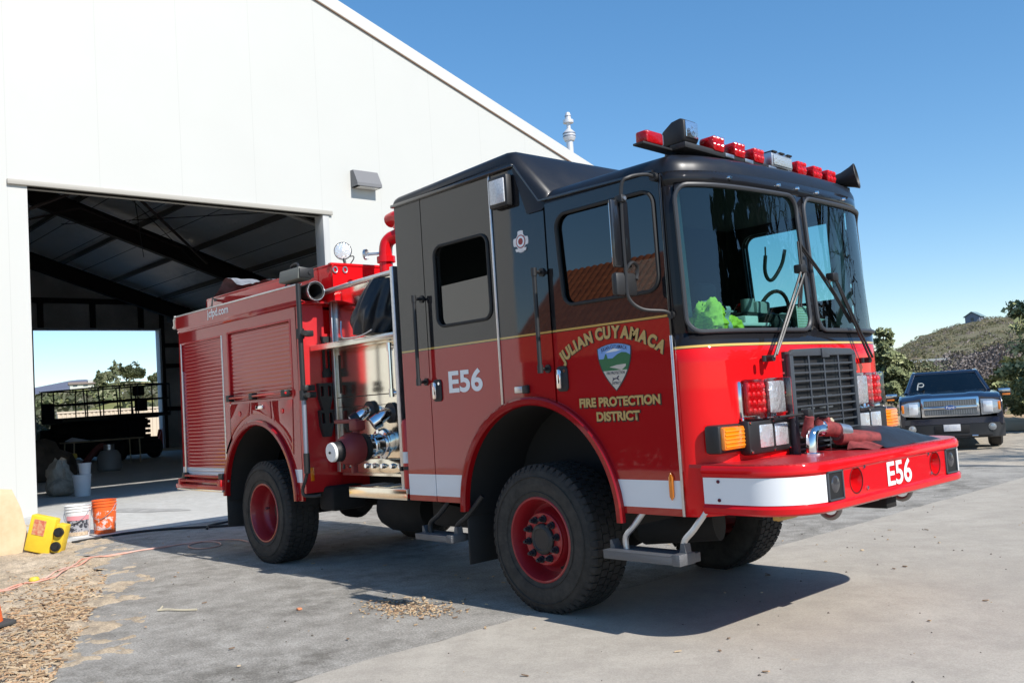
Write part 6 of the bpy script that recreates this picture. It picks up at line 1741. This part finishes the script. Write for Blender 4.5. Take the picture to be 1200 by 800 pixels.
t = thing('trailer', 'small white trailer end left of the low white building', 'trailer', at(115.15,95,hR), R_(20)); mb = MB(); mb.box((-.4,-1,.2),(.5,1,1.6),.08); local(mb, 'trailer_body', M['wall'], t)
for k in (-.3,.4): 
    mb = MB(); mb.cyl((k,-1.02,.2),(k,-.9,.2),.22,n=14); local(mb, 'wheel', M['rubber'], t)
def pole(label, p, h, arm=True):
    t = thing('utility_pole', label, 'pole', p, rnd.uniform(-.3,.3), 'far utility poles')
    mb = MB(); mb.cyl((0,0,-.3),(0,0,h),.09,.06,8); local(mb, 'mast', mat('grey_pole', (.22,.20,.19), .8), t)
    if arm: mb = MB(); mb.box((-1.0,-.06,h-.8),(1.0,.06,h-.65)); local(mb, 'crossarm', BARK, t)
pole('thin grey pole rising by the pine at the cab of the fire engine', at(115.55,150,hR), 6.0, False)
pole('thin mast near the dark blue building on the crest', at(108.75,312,hR), 6, False)
# low dirt bank at the far side of the lot
mb = MB(); mb.grid(lambda u, v: polar(121-34*u, 27.5+14*v, -.03+(.32+.12*noise.noise(Vector((u*22,v*3,0))))*math.sin(math.pi*min(1,v*1.3+.02))**1.0 if v < .75 else -.05), 120, 14); struct(mb, 'dirt_bank', m_hill('bank_soil', ((.36,.25,.15),(.42,.31,.20),(.27,.21,.14)), 1.2, .5), 60)
mb = MB(); r2 = random.Random(31)
for _ in range(420):
    a = r2.uniform(119,103); D = r2.uniform(31,52); c = polar(a, D, .05); s = r2.uniform(.15,.5); leaves(mb, (c[0],c[1],c[2]+s*.4), s, 14, s*.3, (1.3,1.3,.7), r2.choice(((0,1),(1,2),(3,4))), r2, .5)
tag(mb.build('lot_edge_brush', LM_sage+LM_bare, None, 0), kind='stuff')

# ---- left: seen through the rear doorway
mb = MB(); r2 = random.Random(9)
for _ in range(1500):
    D = 78+170*r2.random(); a = r2.uniform(168,154); dens = noise.noise(Vector((a*1.4, D*.03, 2)))
    if dens < .12 and D > 105: continue
    c = polar(a, D, hG(a, D)); s = r2.uniform(.5,1.7); leaves(mb, (c[0],c[1],c[2]+s*.4), s, 18, s*.33, (1.2,1.2,.75), r2.choice(((0,0,1),(0,1,2),(1,2))), r2, .5)
tag(mb.build('slope_brush', leafmats((.07,.08,.045),(.12,.125,.075),(.17,.16,.11)), None, 0), kind='stuff')
for a, D, h_, r_, lab in ((160.25,285,5.0,4.2,'broad dark oak on the crest seen through the rear doorway'), (159.9,290,4.0,3.2,'dark oak right of the broad crest oak'), (161.25,285,3.8,2.6,'small round oak left of the crest oaks'), (158.7,285,3.4,2.2,'dark oak at the right jamb of the rear doorway'), (164.4,150,2.2,1.6,'green oak low on the grass slope left of the lift'), (161.3,170,2.2,2.0,'oak clump below the white roofed house')):
    round_tree('oak_tree', lab, at(a, D, hG), h_, r_, rnd, LM_oak, 900, .45, 'oaks on the grass hill')
for a, D, h_, lab in ((160.85,275,6.5,'tallest thin conifer on the crest beside the broad oak'), (161.7,280,4.5,'short conifer left of the crest oaks'), (161.5,282,3.6,'shortest conifer on the grassy crest')):
    conifer('crest_conifer', lab, at(a, D, hG), h_, 1.3, rnd, 700, .3, 'conifers on the grass hill', LM_oak)
rW = mat('white_metal_roof', (.62,.64,.66), .5)
far_house('slope_house', 'house with a pale metal roof on the grass slope behind the lift', at(159.75,205,None,5.6), 4.6, 4, 1.0, 1.5, R_(70), mat('grey_boards', (.25,.25,.26), .8), rW, 2)
far_house('crest_house', 'long white house on the grassy crest left of the oaks', at(162.4,292,hG,.2), 8, 4, 1.0, .5, R_(75), M['wall'], mat('brown_roof', (.22,.17,.14), .8), 3)
t = thing('crest_block', 'small white block building on the crest left of the conifers', 'building', at(162.05,292,hG), R_(75)); mb = MB(); mb.box((-1.1,-1.1,-1),(1.1,1.1,1.9)); local(mb, 'wall', M['wall'], t, 0); mb = MB(); mb.box((-1.2,-1.2,1.91),(1.2,1.2,2.05)); local(mb, 'roof', rW, t, 0)
def shed(name, label, p, w, d, h, rz, m):
    t = thing(name, label, 'container', p, rz); mb = MB()
    n = int(w/.28)
    prof = []
    for i in range(n): prof += [(-w/2+w*i/n, d/2), (-w/2+w*(i+.45)/n, d/2), (-w/2+w*(i+.5)/n, d/2-.05), (-w/2+w*(i+.95)/n, d/2-.05)]
    poly = prof+[(w/2,d/2),(w/2,-d/2)]+[(x,-y) for x, y in reversed(prof)]
    mb.prism(poly, 'XY', 0, h); local(mb, 'container_wall', m, t, 0)
    mb = MB(); mb.box((-w/2-.05,-d/2-.05,h+.002),(w/2+.05,d/2+.05,h+.12)); mb.box((-w/2-.03,-d/2-.03,-.1),(w/2+.03,d/2+.03,.02)); local(mb, 'end_frame', m, t, 0)
    return t
beige = mat('beige_container', (.56,.47,.36), .7)
shed('storage_container', 'long beige ribbed container behind the scissor lift', polar(160.6,74.5,-.02), 8.5, 2.6, 2.72, R_(76), beige)
shed('storage_container', 'white container half hidden at the left of the lift', polar(164.05,125,1.2), 5.2, 2.5, 1.7, R_(74), M['wall'])
for a, D, s, lab in ((164.7,58,1.55,'grey green bush at the left of the rear doorway'), (163.8,60,1.3,'sage bush beside the left end of the lift'), (165.5,60,1.4,'grey bush beyond the left door jamb')):
    round_tree('roadside_bush', lab, polar(a, D, -.03), s*1.35, s*1.2, rnd, LM_sage, 1400, .12, 'bushes behind the bay', 'shrub', .85)
mb = MB(); mb.grid(lambda u, v: polar(172-26*u, 56.5+2.0*v, -.03+.18*math.sin(math.pi*v)), 60, 6); struct(mb, 'road_bank', m_hill('orange_soil', ((.45,.27,.14),(.50,.33,.19),(.36,.25,.16)), 1.5, .6), 60)
mb = MB(); mb.add([(-56,-10,-.02),(-48.9,-10,-.02),(-48.9,40,-.02),(-58,40,-.02)], [(0,1,2,3)]); struct(mb, 'rear_road', mat('rear_road', (.42,.40,.37), .9, var=.1, vscale=1.0))

# ================================================================== PICKUP
pk = thing('pickup_truck', 'dark blue pickup truck parked nose-on across the gravel lot', 'pickup truck', (-3.215,15.089,-.02), math.atan2(-19.93,8.42)+R_(1.5))
PB = mat('dark_blue_paint', (.008,.012,.030), .22, coat=1.0); PC = mat('pickup_chrome', (.70,.71,.73), .14, 1.0); PP = mat('pickup_plastic', (.018,.019,.021), .55)
def lp(mb, name, m, parent=None, smooth=40): return local(mb, name, m, parent or pk, smooth)
mb = MB()
# body sides: fenders, doors, bed
prof = [(-.05,.50),(-.02,.95),(-.10,1.10),(-.45,1.155),(-1.45,1.18),(-5.6,1.16),(-5.72,.5),(-4.9,.45)]+[(-4.45+.5*math.cos(R_(a)), .42+.48*math.sin(R_(a))) for a in range(175,4,-19)][::-1]+[(-3.9,.36),(-1.5,.36)]+[(-.95+.50*math.cos(R_(a)), .42+.48*math.sin(R_(a))) for a in range(5,176,19)][::-1]
prof = [(-.05,.50),(-.02,.95),(-.10,1.08),(-.45,1.14),(-1.45,1.17),(-5.6,1.15),(-5.72,.5),(-4.98,.42)]
prof += [(-4.45+.5*math.cos(R_(a)), .42+.48*math.sin(R_(a))) for a in range(175,0,-17)]
prof += [(-3.92,.36),(-1.47,.36)]
prof += [(-.95+.5*math.cos(R_(a)), .42+.48*math.sin(R_(a))) for a in range(175,0,-17)]
for s in (-1,1):
    mb.prism(prof, 'XZ', s*.985, s*.86, bev=.03)
lp(mb, 'body_side', PB)
mb = MB(); mb.box((-5.65,-.87,.42),(-3.8,.87,.7)); mb.box((-3.9,-.87,.36),(-.4,.87,.9)); lp(mb, 'underbody', M['under'])
mb = MB()
def hood(u, v):
    x = -.04-1.45*u; y = -.93+1.86*v; c = 1-abs(2*v-1)**4
    z = 1.05+.09*min(1,u*6)**.6+.035*u+.03*c+.015*(abs(2*v-1) > .35 and abs(2*v-1) < .75)
    return (x, y, z)
mb.grid(hood, 16, 24); mb.grid(lambda u, v: (-.04, -.93+1.86*v, .95+u*(hood(0,v)[2]-.95)), 1, 24); lp(mb, 'hood', PB, smooth=30)
# greenhouse
gh = [(-1.42,.84,1.17),(-2.25,.66,1.60),(-2.5,.65,1.625),(-3.55,.66,1.61),(-3.95,.80,1.16)]
mb = MB()
n = len(gh); vs = [(x,y,z) for x,y,z in gh]+[(x,-y,z) for x,y,z in gh]
mb.add([vs[1],vs[2],vs[3],vs[1+n],vs[2+n],vs[3+n]], [(0,3,4,1),(1,4,5,2)])
for s in (0,n):
    a,b,c,d,e = vs[s:s+5]
    mb.tube([a,b],.05,8); mb.tube([b,c,d,e],.05,8)
    sgn_ = 1 if s == 0 else -1
    mb.tube([(-2.75,sgn_*.66,1.60),(-2.8,sgn_*.83,1.16)],.045,6)
mb.tube([vs[1],vs[1+n]],.05,8); mb.tube([vs[3],vs[3+n]],.05,8)
lp(mb, 'cab_roof', PB, smooth=60)
mb = MB(); mb.grid(lambda u, v: (-1.42-.83*u+.10*(1-abs(2*v-1)**2), (.84-1.68*v)*(1-.215*u), 1.17+.43*u), 8, 16); mb.bm.normal_update(); [f.normal_flip() for f in list(mb.bm.faces) if f.normal.x < 0]; wsd = lp(mb, 'windshield', m_glass('pickup_glass', (.20,.22,.23), ior=1.45))
mb = MB()
for s in (-1,1): mb.add([(-1.46,s*.83,1.17),(-2.28,s*.66,1.59),(-3.5,s*.66,1.59),(-3.9,s*.80,1.17)], [(0,1,2,3)])
mb.add([(-3.93,.78,1.17),(-3.58,.64,1.59),(-3.58,-.64,1.59),(-3.93,-.78,1.17)], [(0,1,2,3)])
lp(mb, 'side_window', m_glass('pickup_side_glass', (.06,.07,.075), base=.03))
mb = MB()
for y in (-.4,.4): mb.box((-2.75,y-.24,.9),(-2.55,y+.24,1.32),.06); mb.box((-2.72,y-.11,1.3),(-2.6,y+.11,1.48),.04)
mb.box((-1.75,-.8,1.0),(-1.45,.8,1.15),.04); mb.tube([(-2.0,.4+.17*math.cos(a),1.15+.15*math.sin(a)) for a in [k*.4 for k in range(16)]],.018,6)
lp(mb, 'interior', M['seat'])
mb = MB(); SV = Vector((.30,0,.10))
mb.tube([Vector(q)+SV for q in crv([(-1.72,-.60,1.16),(-1.80,-.585,1.25),(-1.92,-.565,1.31)],5)], .014, 5); mb.tube([Vector(q)+SV for q in crv([(-1.85,-.57,1.30),(-1.92,-.50,1.31),(-1.90,-.46,1.27),(-1.82,-.50,1.23),(-1.78,-.57,1.24)],5)], .012, 5)
lp(mb, 'windshield_sticker', mat('pale_sticker', (.30,.33,.33), .6), wsd)
# grille
mb = MB(); mb.box((-.06,-.56,.69),(.03,.56,1.10),.03); gl = lp(mb, 'grille', PC)
mb = MB(); mb.box((.028,-.50,.735),(.036,.50,.855)); mb.box((.028,-.50,.925),(.036,.50,1.045)); lp(mb, 'grille_opening', M['dark'], gl)
mb = MB()
for z0 in (.745,.935):
    for k in range(5): mb.box((.036,-.49,z0+.022*k),(.042,.49,z0+.010+.022*k))
    for k in range(22): mb.box((.033,-.48+.0457*k,z0),(.039,-.47+.0457*k,z0+.10))
lp(mb, 'grille_mesh', mat('grille_mesh', (.40,.40,.40), .35, .8), gl)
mb = MB(); mb.box((.03,-.52,.86),(.062,.52,.92),.02); lp(mb, 'grille_bar', PC, gl)
mb = MB(); el = [(.12*math.cos(a), .89+.05*math.sin(a)) for a in [2*math.pi*k/28 for k in range(28)]]; mb.prism(el, 'YZ', .055, .078, bev=.006)
mb.mi = 0
em = lp(mb, 'oval_emblem', PC, gl)
mb = MB(); mb.prism([(y*.90, .89+(z-.89)*.86) for y, z in el], 'YZ', .0785, .081); lp(mb, 'emblem_field', mat('emblem_blue', (.02,.07,.28), .3), gl)
mb = MB(); mb.mesh(fit_text('Ford', .15, .05, .01), frameM((.0825,0,.892), (0,1,0), (0,0,1))); lp(mb, 'emblem_script', M['white'], gl, 0)
for s in (-1,1):
    mb = MB(); pl_ = [(s*.575,.70),(s*.90,.735),(s*.955,.78),(s*.94,.99),(s*.80,1.03),(s*.575,1.04)]
    mb.prism(pl_, 'YZ', -.12, .0, bev=.015); hd = lp(mb, 'headlight', mat('headlight_unit', (.55,.56,.57), .15, .7, bump=.6, bscale=9))
    mb = MB(); mb.box((-.02,s*.62,.76),(.012,s*.80,.99),.02); lp(mb, 'headlight_lens', mat('lamp_bright', (.80,.81,.83), .12, .4), hd)
    mb = MB(); mb.box((-.10,s*.89,.80),(.004,s*.945,.98),.012); lp(mb, 'turn_lens', M['amber'], hd)
    mb = MB(); mb.box((-1.75,s*1.02,1.04),(-1.52,s*1.28,1.21),.03); mb.tube([(-1.6,s*.92,1.12),(-1.62,s*1.1,1.10)],.035,8); mr_ = lp(mb, 'door_mirror', PP)
    mb = MB(); mb.box((-1.60,s*1.03,1.12),(-1.505,s*1.275,1.20),.02); lp(mb, 'mirror_cap', PC, mr_)
    mb = MB(); mb.box((-1.60,s*1.10,1.05),(-1.508,s*1.26,1.09),.008); lp(mb, 'mirror_signal', M['amber'], mr_)
mb = MB()
def bp_(u, v):
    y = -1.0+2.0*v; x = .10-.22*abs(2*v-1)**4; return (x, y, .26+.40*u+.0)
mb.grid(bp_, 6, 30); mb.grid(lambda u, v: (.10-.22*abs(2*v-1)**4-.14*u, -1.0+2*v, .66+.015*u), 2, 30); mb.grid(lambda u, v: (.10-.22*abs(2*v-1)**4-.3*u, -1.0+2*v, .26-.03*u), 2, 30); pb = lp(mb, 'front_bumper', PP, smooth=30)
mb = MB(); mb.grid(lambda u, v: (.106-.22*abs(2*v-1)**4, -1.0+2.0*v, .55+.11*u), 2, 30); lp(mb, 'bumper_top', PB, pb)
mb = MB(); mb.box((.09,-.33,.36),(.112,.33,.52),.02); mb.box((.06,-.75,.28),(.109,.75,.33),.01); lp(mb, 'air_intake', M['dark'], pb)
mb = MB(); mb.box((.112,-.16,.40),(.122,.16,.54),.004); npl = lp(mb, 'licence_plate', mat('plate_white', (.66,.66,.66), .5, c2=(.50,.52,.58), vscale=18), pb)
for s in (-1,1):
    mb = MB(); mb.lathe([(.0,.02),(.05,.015),(.062,.0),(.075,.0),(.075,-.02)], (.05,s*.76,.465), (1,0,0), 20); lp(mb, 'fog_light', mat('fog_glass', (.45,.46,.47), .2, .6), pb)
    mb = MB(); mb.tube([(.09,s*.42-.05,.30),(.14,s*.42-.05,.30),(.14,s*.42+.05,.30),(.09,s*.42+.05,.30)], .016, 6); lp(mb, 'tow_hook', PC, pb)
    for x in (-.95,-4.45):
        mb = MB(); mb.lathe([(.21,-.13),(.36,-.13),(.40,-.09),(.405,.0),(.40,.09),(.36,.13),(.21,.13)], (x,s*.85,.405), (0,1,0), 36); wh = lp(mb, 'wheel', M['tyretread'])
        mb = MB(); mb.lathe([(.21,-.1),(.2,.1),(.05,.06),(0,.06)], (x,s*.85,.405), (0,s,0), 24); lp(mb, 'rim', M['alu'], wh)
        mb = MB(); mb.add([(x+.45*math.cos(R_(a)),s*y,.42+.45*math.sin(R_(a))) for y in (.55,.97) for a in range(0,181,15)], [(i,i+1,13+i+1,13+i) for i in range(12)]); lp(mb, 'wheel_liner', M['well'])
for y0, y1, off in ((-.75,.0,0),(.05,.75,0)):
    mb = MB(); mb.tube([(-1.40,y0+.05,1.185),(-1.44,y0+.35,1.20),(-1.47,y1,1.20)], .012, 5); lp(mb, 'wiper', PP, wsd)

# ================================================================== OUT OF FRAME: what the paint and glass reflect, and an added shade tree
ho = thing('tile_roof_house', 'brown house with a terracotta barrel tile roof beside the yard', 'house', (-12.5,-19,0), 0)
mb = MB(); mb.box((-5,-2.8,0),(5,2.8,2.9)); local(mb, 'wall', mat('brown_stucco', (.16,.075,.045), .9, var=.1, vscale=2), ho, 0)
mb = MB()
def tile(s):
    def f(u, v):
        x = -5.5+11*u; y = s*(3.5-3.5*v); return (x, y, 2.75+3.3*v+.05*abs(math.sin(x*math.pi/.30))+.03*((v*12) % 1))
    return f
for s in (1,-1): mb.grid(tile(s), 220, 48)
mb.prism([(-2.8,2.9),(2.8,2.9),(0,5.6)], 'YZ', -4.9, 4.9)
local(mb, 'roof', mat('terracotta_tiles', (.42,.13,.05), .8, c2=(.30,.09,.04), vscale=3), ho, 0)
for x in (-2.5,1.5):
    mb = MB(); mb.box((x,2.8,1.0),(x+1.2,2.84,2.2)); local(mb, 'window', mat('far_window',(.05,.06,.07),.2), ho, 0)
t = thing('added_dark_hedge', 'unseen dark hedge added for its reflection, between the yard and the tile roofed house', 'hedge', (-8.0,-10.8,-.03))  # unseen hedge added so the lower door reflects something dark
mb = MB()
for k in range(14): leaves(mb, (-3.3+.5*k, .1*math.sin(k*2.1), .85), .85, 420, .09, (.75,.6,1.0), (0,0,1), rnd, .4)
local(mb, 'foliage', LM_cyp, t, 0)
mb = MB()
for k in range(8): mb.tube([(-3.2+.95*k,0,-.1),(-3.15+.95*k,.05,.9)], .04, 5)
local(mb, 'stems', BARK, t)
conifer('cypress_tree', 'tallest dark cypress beyond the front of the fire engine', (16.6,10.0,-.03), 10.5, 4.2, rnd, 9000, .26, None, LM_cyp, gaps=.0)
conifer('cypress_tree', 'shorter broad dark cypress beside the tall cypress beyond the engine', (13.4,14.0,-.03), 8.6, 5.0, rnd, 9000, .26, None, LM_cyp, gaps=.0)
conifer('cypress_tree', 'middle dark cypress between the tallest and the shortest cypress', (15.3,12.0,-.03), 9.4, 4.6, rnd, 9000, .26, None, LM_cyp, gaps=.0)
t = thing('bare_tree', 'leafless spreading tree beyond the front of the fire engine', 'tree', (9.6,16.5,-.03))
mb = MB()
def branch(p, d, l, r, k):
    q = p+d*l; m_ = p+d*l*.5+Vector((rnd.uniform(-1,1),rnd.uniform(-1,1),rnd.uniform(-1,1)))*l*.08
    mb.tube([p,m_,q], r, 5, radii=[r,r*.8,r*.55])
    if k == 0: return
    for _ in range(3 if k > 1 else 4):
        nd = (d+Vector((rnd.gauss(0,.55),rnd.gauss(0,.55),rnd.gauss(.05,.4)))).normalized(); branch(p+d*l*rnd.uniform(.55,1), nd, l*rnd.uniform(.55,.8), r*.55, k-1)
branch(Vector((0,0,0)), Vector((0,0,1)), 3.0, .26, 0)
for i in range(5):
    a = i*1.26; branch(Vector((0,0,2.6)), Vector((math.cos(a),math.sin(a),.75)).normalized(), 3.0, .19, 5)
local(mb, 'branches', mat('dark_bark', (.035,.028,.022), .9), t)
# unseen tall pine added, crown shaped to shade the open bay floor
up_ = thing('added_shade_tree', 'very tall unseen pine added to shade the bay, beyond the front of the fire engine', 'tree', (17.5,4.6,-.03))
mb = MB(); mb.tube([(0,8.4,-.2),(0,8.2,12),(-1.5,6.5,24),(-3.2,2.5,29.5)], .2, 8, radii=[.20,.13,.09,.07])
for i in range(7):
    a = i*.9; mb.tube([(-2.5,4.2,27.3),(-3.8+2.2*math.cos(a),2.6*math.sin(a),29.0+1.5*math.cos(a))], .1, 6, radii=[.14,.05])
local(mb, 'trunk', BARK, up_)
mb = MB(); r3 = random.Random(2)
for _ in range(5200):
    X = r3.uniform(11.0,16.5); zs = r3.uniform(2.05,5.85); Yy = r3.uniform(.55,6.55)
    z = zs+(X+14.137)/1.13; Y = Yy+.04*(X+14.137)/1.13
    p = Vector((X-17.5, Y-4.6, z)); u = Vector((r3.gauss(0,1),r3.gauss(0,1),r3.gauss(0,1))).normalized(); w = u.orthogonal().normalized(); s = r3.uniform(.12,.24)
    mb.add([p-u*s-w*s*.6,p+u*s-w*s*.6,p+u*s+w*s*.6,p-u*s+w*s*.6], [(0,1,2,3)], r3.choice((0,1)))
local(mb, 'crown', LM_oak, up_, 0)

# ================================================================== SUN, SKY, CAMERA
S = Vector((1.13,.035,1.0)).normalized()
sun = bpy.data.lights.new('sun', 'SUN'); sun.energy = 5.0; sun.angle = R_(.53); sun.color = (1.0,.955,.89)
so = bpy.data.objects.new('sun', sun); col.objects.link(so); so.location = (30,0,40)
so.rotation_euler = S.to_track_quat('Z', 'Y').to_euler()
w = bpy.data.worlds.new('World'); scene.world = w; w.use_nodes = True
nt = w.node_tree; bg = nt.nodes['Background']
sk = nt.nodes.new('ShaderNodeTexSky'); sk.sky_type = 'NISHITA'; sk.sun_disc = False
sk.sun_elevation = math.asin(S.z); sk.sun_rotation = math.atan2(S.x, S.y); sk.altitude = 1200; sk.air_density = 1.0; sk.dust_density = .1; sk.ozone_density = 3.0
hs = nt.nodes.new('ShaderNodeHueSaturation'); hs.inputs['Saturation'].default_value = 1.42; hs.inputs['Value'].default_value = 1.44
gm = nt.nodes.new('ShaderNodeGamma'); gm.inputs['Gamma'].default_value = .72
nt.links.new(sk.outputs[0], gm.inputs['Color']); nt.links.new(gm.outputs[0], hs.inputs['Color']); nt.links.new(hs.outputs[0], bg.inputs['Color']); bg.inputs['Strength'].default_value = .150
cam = bpy.data.cameras.new('camera'); co = bpy.data.objects.new('camera', cam); col.objects.link(co)
RW = ((0.6687105,0.7407259,-0.0644308),(-0.0895083,-0.0058267,-0.9959690),(-0.7381155,0.6717821,0.0624047))
r_, d_, f_ = (Vector(v) for v in RW)
Mx = Matrix((( r_.x,-d_.x,-f_.x,CX),(r_.y,-d_.y,-f_.y,CY),(r_.z,-d_.z,-f_.z,1.61792),(0,0,0,1)))
co.matrix_world = Mx
cam.sensor_width = 36; cam.lens = 1093.01/1200*36; cam.clip_start = .05; cam.clip_end = 8000
scene.camera = co
scene.view_settings.view_transform = 'Standard'; scene.view_settings.look = 'None'; scene.view_settings.exposure = .30; scene.view_settings.gamma = 1
scene.render.engine = 'CYCLES'
scene.cycles.max_bounces = 12; scene.cycles.diffuse_bounces = 6; scene.cycles.transparent_max_bounces = 16; scene.cycles.use_denoising = True
